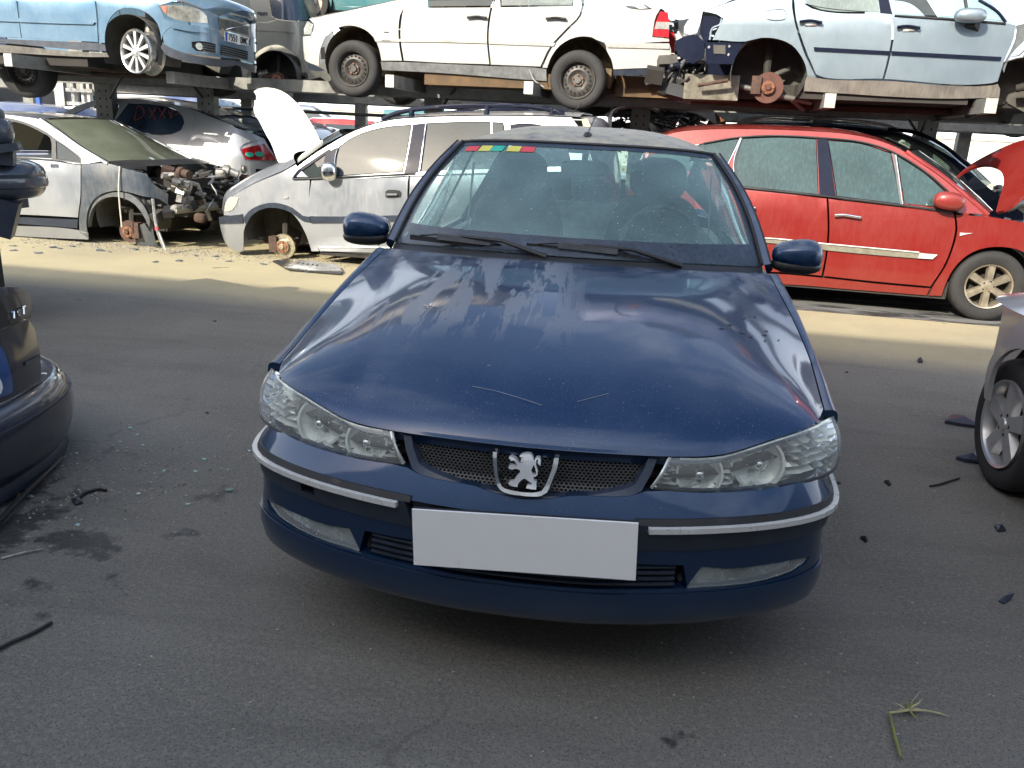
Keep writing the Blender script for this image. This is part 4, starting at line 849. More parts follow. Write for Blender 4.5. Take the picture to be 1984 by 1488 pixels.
z.part('front_wing', 'A', [(1640, 912), (1720, 990), (1716, 1100), (1722, 1200), (1756, 1330), (1770, 1395), (1728, 1395), (1690, 1290), (1625, 1190), (1540, 1150), (1450, 1160), (1385, 1205), (1352, 1290), (1350, 1395), (1338, 1200), (1240, 1195), (1250, 1120), (1300, 1078), (1420, 1012), (1580, 945)], SILVW, corner=45, holes=[], g=.09)
z.part('wing_moulding', 'A', [(1345, 1215), (1375, 1172), (1440, 1135), (1530, 1122), (1620, 1150), (1680, 1195), (1718, 1200), (1722, 1235), (1680, 1228), (1615, 1182), (1530, 1155), (1450, 1163), (1392, 1203), (1365, 1250)], TRIM, off=.014, th=.02)
z.part('side_moulding', 'B', [(103, 1092), (300, 1092), (600, 1085), (600, 1118), (300, 1128), (110, 1130)], TRIM, off=.014, th=.02)
z.ribbon('sill_trim', 'B', [(152, 1250), (300, 1250), (600, 1255)], .007, SILT, .006)
z.part('sill', 'B', [(150, 1274), (600, 1290), (1300, 1300), (1300, 1330), (600, 1320), (165, 1292)], DARK, off=-.02)
z.part('front_bumper', 'A', [(1214, 1205), (1345, 1198), (1352, 1290), (1352, 1392), (1330, 1402), (1270, 1372), (1236, 1320), (1220, 1250)], SILVW, corner=40)
z.part('bumper_strip', 'A', [(1212, 1202), (1345, 1186), (1350, 1240), (1216, 1242)], TRIM, off=.012, th=.02)
z.part('headlight', 'A', [(1243, 1172), (1250, 1120), (1280, 1088), (1325, 1096), (1312, 1135), (1290, 1165), (1262, 1176)], plain('frosted_headlight', (.55, .54, .46), .2, .2, coat=1.), off=.006, corner=50)
z.part('side_repeater', 'A', [(1568, 1090), (1598, 1088), (1600, 1102), (1570, 1104)], CLR, off=.01)
hd = z.part('door_handle', 'B', [(486, 968), (500, 958), (560, 962), (570, 975), (566, 998), (500, 1004), (486, 998)], BLK, off=.006, th=.02); z.ribbon('handle_grip', 'B', [(495, 985), (548, 985)], .014, GRY, .016, False, 8)
z.strip('bonnet', 'A', [(1238, 1180), (1250, 1118), (1300, 1078), (1420, 1010), (1580, 940), (1640, 902)], SILV, .10, -.25)
z.strip('windscreen', 'A', [(1640, 902), (1700, 862), (1770, 812), (1840, 772), (1889, 748)], GLZ, .06, -.22, inset_=.05)
z.strip('roof', 'B', [(120, 778), (205, 726), (300, 672), (400, 632), (520, 602), (660, 590), (900, 582), (1200, 582), (1420, 588), (1470, 592)], SILV, .055)
z.strip('tailgate', 'B', [(1470, 592), (1500, 605), (1530, 660), (1560, 800), (1570, 1000), (1560, 1280)], SILVW, .02, .1)
z.part('tail_lamp', 'B', [(1478, 600), (1510, 598), (1535, 655), (1490, 660)], plain('beige_lamp', (.45, .38, .2), .3, coat=1.), off=.006)
z.ribbon('roof_rail', 'B', [(470, 605), (560, 568), (700, 547), (900, 536), (1100, 534), (1230, 540), (1320, 556), (1390, 578)], .026, NAVY, -.05)
for p_ in ((620, 596, 575), (1000, 588, 552), (1330, 584, 565)): z.ribbon('rail_foot', 'B', [(p_[0], p_[2]-15), (p_[0], p_[1])], .03, NAVY, -.05)
o = z.ribbon('aerial', 'B', [(1435, 572), (1480, 520)], .004, BLK, -.4, False)
mc = Vector(z.pos(*z.P.inv(560+202*.38306, 868*.38306, .08), .08)); MB().ellip(mc, (.16, .14, .19), Matrix.Rotation(R(20), 3, 'Z'), 18, 12, .75).build('wing_mirror', CHR, z.root, 60)
a_, d_, z_ = z.liner(528, 452, .335, zc=.33)
z.lamp_hub(z.loc(541, 477)[0], .07, .135, .135, DISC, .066, -1); z.liner(528+345, 480, .33, zc=.33)
z.under(.14, .2)
z.box('tyre', -.62, .12, .30, (.02, .02, .02), RUB)
for d_ in (.03, 1.5): wheel(z.wpt(-.72, d_, .31), (-z.n[0], -z.n[1], 0), .31, .19, 'steel', z.root, STEELW)
# flattened grey-brown steel plate lying in front of it
t_ = thing('steel_plate', 'pale perforated steel plate lying on the ground below the silver minivan door', 'scrap metal', at_z(615, 515, .02))
def gpoly(pts, z0, mat, name, parent, th=.012, holes=()):
    pos = lambda u, v, off=0.: (u, v, z0+off); P = [tuple(at_z(a, b, z0)[:2]) for a, b in pts]; return patch(name, pos, P, mat, parent, 0, th, [[tuple(at_z(a, b, z0)[:2]) for a, b in h] for h in holes], g=.15, step=.08, corner=25, smooth=20)
gpoly([(552, 516), (578, 503), (620, 508), (655, 514), (662, 524), (600, 522)], .035, ALUB, 'plate_sheet', t_, holes=[[(578+i*9, 508+i), (582+i*9, 508+i), (580+i*9, 511+i), (576+i*9, 511+i)] for i in range(5)])
gpoly([(528, 505), (560, 500), (590, 520), (664, 526), (660, 530), (560, 522)], .02, BLK, 'torn_edge', t_)

# --- red minivan on the right, nose to the right, bonnet raised
REDP = paint('red_paint', (.235, .012, .009), .25, .34, .10, (.36, .20, .18)); REDT = REDP
r = Car('red_minivan', 'red minivan with wet misted windows, silver side moulding and its bonnet raised', 6.32, -5, .15, 4.55, 1.80, .93, .30, 0, RNG, 1, rf=.9, dr=.36, rr=.3, drr=.12)
rt = [(45, 612), (130, 592), (250, 582), (450, 580), (700, 588), (900, 604), (1050, 638), (1150, 684), (1300, 784), (1420, 882), (1515, 968)]
r.part('door_frame', 'C', [(-150, 900), (-120, 700), (0, 630)]+rt[1:]+[(1370, 958), (1140, 930), (840, 892), (400, 846)], REDP, g=.09, th=.03,
       holes=[('C', [(-60, 800), (0, 700), (240, 645), (402, 622), (342, 755)]), ('C', [(412, 622), (580, 616), (748, 624), (758, 878), (398, 840), (372, 730)]), ('C', [(798, 630), (950, 645), (1085, 688), (1133, 922), (838, 886)]), ('C', [(1108, 698), (1235, 776), (1345, 868), (1290, 940), (1142, 922)])]) if False else None
CR['C'] = CR['C'] if 'C' in CR else (1260, 0, .43018)
r.part('door_frame', 'C', [(-150, 900), (-120, 700), (0, 630)]+rt[1:]+[(1370, 958), (1140, 930), (840, 892), (400, 846)], REDP, g=.09, th=.03,
       holes=[('C', [(-60, 800), (0, 700), (240, 645), (402, 622), (342, 755)]), ('C', [(412, 622), (580, 616), (748, 624), (758, 878), (398, 840), (372, 730)]), ('C', [(798, 630), (950, 645), (1085, 688), (1133, 922), (838, 886)]), ('C', [(1108, 698), (1235, 776), (1335, 866), (1290, 935), (1142, 920)])])
r.part('rear_quarter_glass', 'C', [(-60, 800), (0, 700), (240, 647), (400, 624), (342, 753)], GLR, off=-.006)
r.part('rear_window', 'C', [(413, 624), (580, 618), (747, 626), (757, 876), (400, 838), (374, 730)], GLR, off=-.006)
r.part('front_window', 'C', [(800, 632), (950, 647), (1083, 690), (1131, 920), (840, 884)], GLR, off=-.006)
r.part('front_quarter_glass', 'C', [(1110, 700), (1233, 778), (1332, 866), (1289, 933), (1144, 918)], GLR, off=-.006)
r.part('pillar', 'C', [(748, 618), (800, 624), (838, 888), (760, 880)], NAVY, off=.004)
r.part('pillar', 'C', [(372, 760), (385, 690), (408, 620), (418, 622), (388, 730), (396, 840), (350, 760)], BLK, off=.004); r.ribbon('pillar_trim', 'C', [(410, 622), (376, 725), (384, 830)], .007, CHR, .010); r.ribbon('pillar_trim', 'C', [(345, 750), (406, 622)], .006, CHR, .010)
r.part('pillar', 'C', [(1086, 686), (1107, 696), (1138, 924), (1124, 922)], GRY, off=.004); r.ribbon('pillar_trim', 'C', [(1106, 698), (1137, 920)], .005, CHR, .010)
r.ribbon('belt_seal', 'C', [(395, 843), (600, 864), (840, 890), (1140, 927), (1360, 955)], .013, BLK, .006)
r.ribbon('window_surround', 'C', [(240, 645), (410, 618), (600, 612), (800, 624), (950, 640), (1090, 684), (1235, 772), (1345, 866)], .010, BLK, .004)
r.part('front_door', 'C', [(800, 894), (1140, 934), (1368, 962), (1376, 1030), (1332, 1180), (1262, 1292), (1000, 1268), (778, 1244), (795, 1150), (805, 1040)], REDP, corner=35)
r.part('rear_door', 'C', [(-100, 880), (400, 850), (795, 893), (800, 1040), (790, 1150), (772, 1243), (560, 1226), (-100, 1230)], REDP, corner=35)
r.part('sill', 'C', [(-100, 1240), (560, 1232), (778, 1250), (1000, 1274), (1262, 1298), (1245, 1332), (900, 1305), (590, 1282), (-100, 1290)], REDP, off=-.004)
r.part('front_wing', 'C', [(1374, 966), (1520, 975), (1700, 1006), (1850, 1060), (1930, 1160), (1930, 1330), (1812, 1335), (1800, 1260), (1745, 1180), (1650, 1125), (1545, 1114), (1455, 1136), (1385, 1190), (1340, 1260), (1312, 1335), (1252, 1332), (1268, 1296), (1338, 1180), (1382, 1030)], REDP, corner=45, g=.09)
r.part('side_moulding', 'C', [(300, 1078), (510, 1070), (800, 1098), (1210, 1136), (1296, 1146), (1272, 1170), (1205, 1166), (800, 1130), (510, 1095), (300, 1100)], plain('moulding_khaki', (.20, .19, .15), .5), off=.016, th=.025, corner=30)
r.part('moulding_tip', 'C', [(1212, 1138), (1296, 1147), (1272, 1169), (1205, 1165)], SILT, off=.021, th=.01, mirror=False); r.ribbon('moulding_trim', 'C', [(300, 1078), (510, 1072), (800, 1099), (1210, 1137)], .007, SILT, .02)
r.part('wing_badge', 'C', [(1395, 1046), (1456, 1050), (1393, 1064)], SILT, off=.010, mirror=False)
r.ribbon('door_handle', 'C', [(830, 970), (870, 968), (910, 974), (948, 980)], .013, CHR, .03, True, 8); r.ribbon('door_handle', 'C', [(420, 930), (472, 938)], .013, CHR, .03, True, 8)
r.strip('roof', 'C', [(0, 632)]+rt[1:8], REDP, .05); r.strip('windscreen', 'C', [(1150, 684), (1300, 784), (1420, 882), (1515, 968)], MATS['misted_glass_teal'], .03, .22, inset_=.06)
r.ribbon('roof_pillar', 'C', [(1150, 686), (1300, 786), (1420, 884), (1518, 972)], .03, REDP, -.02)
mc = Vector(r.pos(*r.P.inv(1260+1345*.43018, 905*.43018, .10), .10)); mr_ = MB().ellip(mc, (.26, .17, .155), Matrix.Rotation(R(-5), 3, 'Z') @ Matrix.Rotation(R(6), 3, 'Y'), 22, 14, .8).build('wing_mirror', REDP, r.root, 60)
MB().bar(mc+Vector((.05, .05, -.05)), mc+Vector((.16, .14, -.10)), .07, .05).build('mirror_foot', BLK, mr_)
wa, wd_, wz = r.loc(1915, 555); WX = wa
for d_ in (.045, 1.54): wheel(r.wpt(wa, d_, .318), (-r.n[0], -r.n[1], 0), .318, .205, 'alloy6', r.root, plain('tarnished_alloy', (.42, .37, .29), .35, .7, var=.3, sc=14) if 'tarnished_alloy' not in MATS else MATS['tarnished_alloy'])
for d_ in (.045, 1.54): wheel(r.wpt(wa-2.69, d_, .318), (-r.n[0], -r.n[1], 0), .318, .205, 'alloy6', r.root, MATS['tarnished_alloy'])
r.liner(1915, 555, .36, zc=.33, depth=.3); r.under(.17)
r.part('front_bumper', 'C', [(1700, 1008), (1860, 1064), (1960, 1150), (2000, 1250), (1990, 1330), (1925, 1330), (1925, 1165), (1850, 1066)], REDP)
# the raised bonnet: a plane hinged at the windscreen base
class Tilt:
    def __init__(s, O, U, V, bulge): s.O, s.U, s.V = map(lambda a: np.array(a, float), (O, U, V)); s.U /= np.linalg.norm(s.U); s.V -= s.U*(s.V@s.U); s.V /= np.linalg.norm(s.V); s.N = np.cross(s.U, s.V); s.b = bulge
    def inv(s, x, y): d = ray(x, y); k = ((s.O-C0)@s.N)/(d@s.N); p = C0+d*k-s.O; return float(p@s.U), float(p@s.V)
    def pos(s, u, v, off=0.): return tuple(s.O+s.U*u+s.V*v+s.N*(off+s.b(u, v)))
h0, h1 = at_y(1640+1435*.20164, 200+1045*.20164, 6.55), at_y(1640+1020*.20164, 200+735*.20164, 7.75)
tl = Tilt(h0, h1-h0, np.array([.62, -.05, .78]), lambda u, v: -.10*max(0, v)**1.3)
if (tl.N@(C0-tl.O)) < 0: tl.N = -tl.N
ho = [tl.inv(a, b) for a, b in px('J', [(1435, 1045), (1468, 900), (1495, 800), (1500, 720), (1472, 645), (1400, 595), (1300, 583), (1200, 610), (1100, 662), (1020, 735), (1160, 600), (1350, 470), (1550, 360), (1720, 296), (1900, 330), (1950, 500), (1850, 700), (1706, 850), (1600, 960), (1500, 1030)])]
patch('bonnet', tl.pos, ho, REDP, r.root, off=0, th=.03, g=.08, step=.05, corner=60)
junk(r, 3.35, 4.2, .3, 1.5, .55, .88, 22, 3); r.box('engine_block', 3.75, .9, .6, (.8, 1.1, .4), DARK)

# --- dark estate behind the red minivan
e = Car('dark_blue_estate', 'dark blue estate with silver roof rails and no bonnet behind the red minivan', 8.35, -5, .3, 4.9, 1.76, 1.0, .34, 0, None, 1, rf=.8, dr=.3)
et = [(250, 580), (380, 572), (700, 568), (900, 574), (1100, 596), (1230, 640), (1330, 690), (1430, 760), (1520, 840)]
e.part('body_side', 'C', [(250, 640)]+et+[(1600, 900), (1683, 960), (1683, 1100), (900, 1100), (250, 1000)], NAVY, g=.15, holes=[('C', [(1020, 612), (1130, 615), (1250, 668), (1370, 760), (1440, 850), (1300, 870), (1180, 760)])])
e.part('side_window', 'C', [(1022, 612), (1130, 617), (1248, 670), (1368, 762), (1436, 850), (1300, 868), (1182, 760)], GL_ if (GL_ := glass('dark_tinted_glass', (.30, .38, .36), .22, .03)) else None, off=-.006)
e.part('window_seal', 'C', [(1010, 606), (1130, 608), (1258, 662), (1380, 752), (1455, 850), (1440, 858), (1366, 768), (1246, 676), (1128, 622), (1012, 618)], BLK, off=.006)
e.strip('roof', 'C', et[:6], NAVY, .05); e.strip('windscreen', 'C', et[5:], MATS['dark_tinted_glass'], .04, .2, inset_=.08)
e.part('roof_rail', 'C', [(375, 562), (430, 530), (500, 521), (700, 524), (900, 534), (1050, 553), (1165, 592), (1150, 592), (1050, 570), (900, 548), (700, 538), (510, 535), (470, 548), (440, 562)], SILT, off=-.06, th=.05)
e.ribbon('a_pillar', 'J', [(400, 250), (640, 278), (800, 335), (960, 425), (1080, 525), (1190, 612)], .022, NAVY, .0)
junk(e, 3.6, 4.8, .1, 1.5, .75, 1.05, 34, 8, [STL, ALUB, GRY, DARK, BLK], 10); e.box('inner_wing', 4.1, .2, .8, (1.3, .05, .42), STL); e.box('bulkhead', 3.45, .9, .9, (.06, 1.4, .45), GRY); e.under(.2)
for sx in (1.1, 3.75): wheel(e.wpt(sx, .04, .30), (-e.n[0], -e.n[1], 0), .30, .19, 'steel', e.root, STEELW)

# --- silver hatchback on the left with its nose stripped off
c_ = Car('stripped_silver_hatchback', 'silver hatchback with grey front wing and torn-off nose showing its engine', 6.32, -5, -8.9, -4.75, 1.77, .86, .42, 0, RNG, 1, rf=.6, dr=.15)
DG = paint('dark_grey_wing', (.055, .075, .105), .4, .38, .25)
ct = [(-900, 700), (-600, 640), (-300, 628), (0, 640), (120, 652), (220, 668)]
c_.part('door_frame', 'A', [(-900, 860), (-800, 700), (-500, 640), (-200, 626), (0, 632), (120, 645), (225, 664), (330, 735), (450, 822), (560, 895), (450, 912), (300, 888), (60, 872), (-300, 860)], SILV, g=.09, th=.03,
        holes=[('A', [(-700, 840), (-620, 700), (-400, 650), (-200, 645), (-130, 850)]), ('A', [(-110, 850), (-150, 650), (30, 660), (140, 685), (250, 740), (285, 765), (296, 880), (60, 866)]), ('A', [(308, 780), (340, 795), (400, 842), (442, 878), (445, 900), (312, 884)])])
c_.part('front_quarter_glass', 'A', [(309, 782), (340, 797), (400, 844), (440, 880), (443, 898), (313, 882)], GLZ, off=-.006)
c_.part('rear_window', 'A', [(-700, 838), (-620, 702), (-400, 652), (-200, 647), (-132, 848)], GLZ, off=-.006)
c_.part('window_surround', 'A', [(-150, 640), (30, 650), (140, 676), (260, 732), (300, 762), (400, 832), (452, 880), (452, 910), (300, 890), (60, 874), (60, 864), (285, 880), (276, 765), (240, 742), (140, 694), (30, 668), (-150, 655)], BLK, off=.004, g=.15, corner=50, holes=[('A', [(309, 782), (340, 797), (400, 844), (440, 880), (443, 898), (313, 882)])])
c_.part('front_door', 'A', [(-250, 866), (60, 880), (300, 894), (450, 916), (446, 1100), (433, 1208), (200, 1195), (-250, 1180)], SILVW, corner=35)
c_.part('door_moulding', 'A', [(-250, 1184), (60, 1200), (432, 1216), (430, 1268), (60, 1240), (-250, 1225)], TRIM, off=.006)
c_.part('sill', 'A', [(-250, 1232), (50, 1248), (430, 1274), (488, 1290), (490, 1330), (300, 1322), (-250, 1290)], SILVW)
c_.part('rear_door', 'A', [(-900, 866), (-258, 866), (-258, 1290), (-900, 1250)], SILVW)
c_.part('front_wing', 'A', [(452, 914), (520, 905), (600, 905), (680, 928), (815, 962), (838, 1005), (935, 1075), (932, 1140), (880, 1105), (800, 1092), (720, 1070), (640, 1060), (570, 1075), (520, 1108), (490, 1165), (480, 1230), (492, 1325), (440, 1288), (437, 1210), (450, 1100)], DG, corner=50, g=.08)
c_.part('wing_liner', 'A', [(520, 1108), (570, 1078), (640, 1064), (720, 1075), (790, 1130), (835, 1220), (862, 1330), (880, 1370), (850, 1370), (830, 1280), (790, 1190), (740, 1130), (660, 1095), (590, 1098), (540, 1125), (505, 1180), (490, 1260), (480, 1230), (492, 1160)], GRY, off=-.02, th=.06, corner=60)
c_.part('door_handle', 'A', [(278, 908), (320, 908), (326, 930), (282, 930)], CHR, off=.006, mirror=False)
c_.part('splash_panel', 'A', [(760, 1250), (800, 1235), (840, 1300), (860, 1375), (780, 1375), (750, 1350)], DG, off=-.1, mirror=False)
c_.strip('roof', 'A', [(-800, 705), (-500, 642), (-200, 628), (0, 634), (120, 646), (228, 664)], SILV, .045)
c_.strip('windscreen', 'A', [(228, 664), (330, 735), (450, 822), (600, 905)], MATS['misted_windscreen'] if 'misted_windscreen' in MATS else misted('misted_windscreen', (.22, .25, .19), .0), .03, .26, inset_=.07)
c_.ribbon('a_pillar', 'A', [(225, 664), (330, 735), (450, 822), (600, 910)], .022, SILV, -.01); c_.ribbon('windscreen_seal', 'A', [(240, 668), (345, 738), (462, 824), (610, 906)], .012, BLK, -.055)
c_.strip('scuttle_panel', 'A', [(580, 895), (640, 905), (700, 930)], BLK, .03, .2)
a_, d_, z_ = c_.liner(238, 440, .34, zc=.34); c_.lamp_hub(c_.loc(240, 455)[0], .07, .16, .125, RUSTD, .06, 1)
c_.box('engine_block', -5.15, .9, .55, (.75, 1.0, .42), DARK); junk(c_, -5.55, -4.55, .05, 1.5, .35, .86, 120, 21, [DARK, DARK, ALUB, WIRE, BLK, STL, RUSTD], 40, .62)
MB().tube([c_.wpt(-4.75, .1, .45), c_.wpt(-4.62, .9, .45), c_.wpt(-4.75, 1.65, .45)], .05, 8).build('bumper_beam', ALUB, c_.root); MB().tube([c_.wpt(-4.9, .15, .80), c_.wpt(-4.7, .5, .70), c_.wpt(-4.62, .6, .30)], .03, 8).build('radiator_frame', STL, c_.root)
m = MB(); m.tube(spline([c_.pos(*c_.P.inv(232, 322, .02), .02), c_.pos(*c_.P.inv(230, 370, .03), .03), c_.pos(*c_.P.inv(236, 440, .04), .04)], 6), .008, 6); m.build('dangling_cable', plain('pale_cable', (.5, .48, .42)), c_.root)
c_.under(.15)
for sx in (-7.9,): wheel(c_.wpt(sx, .04, .30), (-c_.n[0], -c_.n[1], 0), .31, .19, 'steel', c_.root, STEELW)
sp_ = thing('hanging_bumper_bracket', 'bent white metal bracket hanging to the ground below the stripped silver hatchback', 'scrap metal', at_y(310, 485, 6.6))
m = MB(); m.tube(spline([at_y(296, 385, 6.62), at_y(300, 420, 6.6), at_y(306, 450, 6.58), at_y(318, 482, 6.56)], 5), [.016]*16, 6); m.tube(spline([at_y(304, 440, 6.6), at_y(312, 460, 6.57), at_y(322, 486, 6.55)], 5), .012, 6); m.build('bracket', ALUB, sp_); MB().box(at_y(304, 443, 6.58), (.03, .03, .035)).build('clip', REDS, sp_)

# --- silver coupe-like saloon behind, tail to the right, dented rear wing
SILB = paint('bright_silver_paint', (.60, .62, .66), .5, .36, .1)
b = Car('dented_silver_saloon', 'silver saloon with dented rear wing and red tail lamp behind the stripped hatchback', 8.15, -5, -9.3, -4.62, 1.80, .98, .42, 0, None, -1, rf=.8, dr=.3, rr=.55, drr=.22)
bt_ = [(330, 632), (420, 590), (530, 556), (700, 546), (900, 572), (1050, 602), (1180, 652), (1300, 702), (1400, 738), (1465, 768)]
b.part('body_side', 'A', bt_+[(1500, 830), (1540, 900), (1558, 960), (1545, 1010), (1480, 1080), (1480, 1350), (330, 1300)], SILB, g=.09, th=.03,
       holes=[('A', [(395, 640), (480, 600), (560, 580), (664, 575), (640, 650), (612, 700), (480, 700)]), ('A', [(712, 570), (860, 578), (960, 602), (1010, 640), (1022, 680), (1005, 722), (950, 746), (800, 742), (690, 722), (622, 688), (660, 640)])])
def dent(o):
    for v in o.data.vertices:
        q = Vector(v.co)-DC; l = math.sqrt((q.x/.34)**2+(q.z/.20)**2)
        if l < 1: v.co += Vector((0, (1-l)**1.0*.10+.03*math.sin(q.x*34+q.z*20)*(1-l), 0))
DC = Vector(b.pos(*b.P.inv(1110*.349, 850*.349)))
b.part('rear_window', 'A', [(714, 572), (860, 580), (958, 604), (1008, 642), (1020, 680), (1003, 720), (950, 744), (800, 740), (692, 720), (626, 688), (662, 640)], plain('blue_tinted_window', (.022, .045, .085), .3, coat=1., var=.5, sc=3), off=-.006)
b.part('rear_door_panel', 'A', [(740, 752), (950, 757), (1040, 700), (1060, 640), (1050, 612), (1070, 620), (1078, 660), (1050, 760), (1000, 860), (985, 1300), (600, 1300), (600, 745)], SILB, off=.010, g=.12, mirror=False)
dn = b.part('rear_wing', 'A', [(1080, 625), (1180, 662), (1300, 712), (1400, 748), (1460, 772), (1345, 806), (1330, 825), (1360, 890), (1420, 900), (1420, 1040), (1480, 1350), (1000, 1300), (1006, 862), (1060, 760), (1086, 665)], SILB, off=.010, g=.035, mirror=False, corner=45, step=.03)
dent(dn)
b.part('tail_lamp', 'A', [(1334, 826), (1400, 808), (1465, 795), (1500, 840), (1530, 893), (1365, 886)], RED, off=.02, corner=50)
for q in ((1385, 857), (1440, 855)):
    o = b.part('lamp_lens', 'A', [(q[0]-26, q[1]), (q[0], q[1]-15), (q[0]+24, q[1]), (q[0], q[1]+15)], GRN, off=.026, mirror=False, corner=179, step=.02, g=.05)
b.part('bumper_strip', 'A', [(1418, 935), (1556, 940), (1560, 965), (1420, 962)], NAVY, off=.018)
b.part('rear_bumper', 'A', [(1380, 905), (1540, 905), (1562, 960), (1550, 1010), (1500, 1060), (1480, 1350), (1380, 1350)], SILB, off=.012)
b.strip('roof', 'A', bt_[1:7], plain('dark_roof', (.05, .055, .06), .3, coat=.7), .05); b.strip('rear_screen', 'A', [(1060, 606), (1180, 655), (1300, 704), (1380, 735)], MATS['dark_tinted_glass'], .03, inset_=.06); b.strip('boot_lid', 'A', [(1390, 738), (1465, 768), (1490, 800)], NAVY, .03, .05, inset_=.05)
b.ribbon('boot_edge', 'A', [(1060, 604), (1180, 650), (1300, 698), (1420, 735)], .012, BLK, -.04)
def word(txt, car, c, origin, right, up, mat, name, off=.01, thick=.006):
    """rough strokes of hand lettering: polylines in a 1x1 box"""
    pass
CHALK = plain('red_marker', (.42, .10, .09), .8)
for L_ in ([(745, 665), (762, 592), (790, 600), (800, 625), (785, 650), (748, 668)], [(828, 600), (862, 662)], [(866, 600), (826, 655)], [(880, 600), (915, 655)], [(918, 600), (885, 655)], [(935, 618), (955, 650)], [(958, 612), (944, 655)], [(970, 634), (992, 630)]):
    b.ribbon('marker_writing', 'A', L_, .006, CHALK, .004, False)
b.part('door_handle', 'A', [(880, 800), (940, 800), (985, 815), (985, 832), (900, 828)], ALUD, off=.03, mirror=False)
b.under(.2)
for sx in (-8.4, -5.6): wheel(b.wpt(sx, .05, .31), (-b.n[0], -b.n[1], 0), .31, .2, 'alloy7', b.root, ALU)
# --- loose white bonnet
wb = thing('white_bonnet_panel', 'white car bonnet standing on end between the two silver cars', 'bonnet', at_y(590, 320, 7.55))
q0, q1 = at_y(380+720*.22681, 120+900*.22681, 7.7), at_y(380+1080*.22681, 120+740*.22681, 7.7)
q1 = q0+np.array([.95, .12, .0]); tw = Tilt(q0, q1-q0, np.array([0, .42, .9]), lambda u, v: .16*math.sin(math.pi*min(1, max(0, (v+.1)/1.5)))-.10*((u-.3)/.6)**2)
if (tw.N@(C0-tw.O)) < 0: tw.N = -tw.N
ho = [tw.inv(a, b_) for a, b_ in px('Hh', [(740, 935), (700, 850), (655, 720), (610, 640), (560, 540), (498, 420), (520, 330), (520, 300), (490, 250), (560, 232), (700, 262), (800, 320), (900, 420), (980, 530), (1040, 630), (1085, 720), (960, 820), (860, 850), (800, 895)])]
patch('panel_skin', tw.pos, ho, paint('white_paint', (.60, .60, .58), 0., .35, .12, (.5, .47, .4)), wb, off=0, th=.03, g=.07, step=.04, corner=60)
MB().box(tuple(at_y(600, 330, 8.0)*[1, 1, 0]+np.array([0, 0, .45])), (.8, .5, .9)).build('support_crate', DARK, wb)

# ------------------------------------------------------------------ steel racks
rk = thing('storage_rack', 'galvanised steel cantilever rack carrying the upper row of wrecked cars', 'rack', (0, 8.9, 0))
def rackpt(x, y, Y): return at_y(x, y, Y)
def post(x, Y=9.0, w=.20, zt=1.93):
    p = at_y(x, 180, Y); m = MB()
    m.box((p[0]-w/2, Y, zt/2), (.012, .14, zt)); m.box((p[0]+w/2, Y, zt/2), (.012, .14, zt)); m.box((p[0], Y-.064, zt/2), (w-.014, .012, zt)); o = m.build('post', RACK, rk, 0); q = MB()
    for i in range(18):
        for sx in (-.045, .045): q.box((p[0]+sx, Y-.0712, zt-.12-i*.1), (.018, .002, .028))
    q.build('bolt_hole', VOID, o, 0, kind='stuff'); MB().box((p[0], Y, .01), (.35, .35, .02)).build('foot_plate', RACK, o, 0); return p
for x in (205, 402, 842, 1245, 1600, 1806): post(x, 9.0, .22)
def beam(x, y, Y, w=.10, h=.13, L=2.9, tilt=0.):
    p = at_y(x, y, Y); a = Vector((p[0], p[1], p[2])); d = Vector((-math.sin(R(-5)), math.cos(R(-5)), tilt)).normalized(); q = a+d*L
    o = MB().bar(a, q, w, h).build('beam', RACK, rk, 0); MB().bar(a-d*.006, a, w, h).build('beam_end', RACKE, o, 0); return a, q  # paler front face paints in the sun on the beam end
for x, y, Y in ((16, 116, 7.0), (755, 157, 7.55), (1024, 170, 7.55), (1608, 195, 6.85), (1920, 205, 6.6)): beam(x, y, Y)
for x, y, Y in ((330, 150, 7.6),): beam(x, y, Y)
for Y, z_ in ((8.6, 1.88), (9.15, 1.88)): MB().bar((-9, Y+.4, z_), (7.5, Y-.4, z_-.02), .08, .14).build('rail', RACK, rk, 0)
for (x0, y0, x1, y1) in ((243, 135, 213, 190), (885, 165, 860, 203), (1012, 168, 1034, 205), (1746, 205, 1780, 262), (1800, 215, 1782, 262), (368, 158, 392, 188)):
    MB().tube([at_y(x0, y0, 8.4), at_y(x1, y1, 8.9)], .016, 8).build('brace', plain('brace_steel', (.05, .055, .055), .5, .3) if 'brace_steel' not in MATS else MATS['brace_steel'], rk, 60)
# second rack further back
rk2 = thing('rear_storage_rack', 'steel rack in the second line behind the front row', 'rack', (0, 13.5, 0))
for x in (60, 480, 700, 960, 1330, 1700, 1880):
    p = at_y(x, 200, 13.2); MB().box((p[0], 13.2, .95), (.2, .14, 1.9)).build('post', RACK, rk2, 0)
MB().bar((-14, 12.6, 1.86), (12, 11.6, 1.86), .1, .16).build('rail', RACK, rk2, 0); MB().bar((-14, 13.6, 1.86), (12, 12.9, 1.86), .1, .16).build('rail', RACK, rk2, 0)
for x in (985, 620, 115): pass
UPG = 'cars stored on the upper rack'

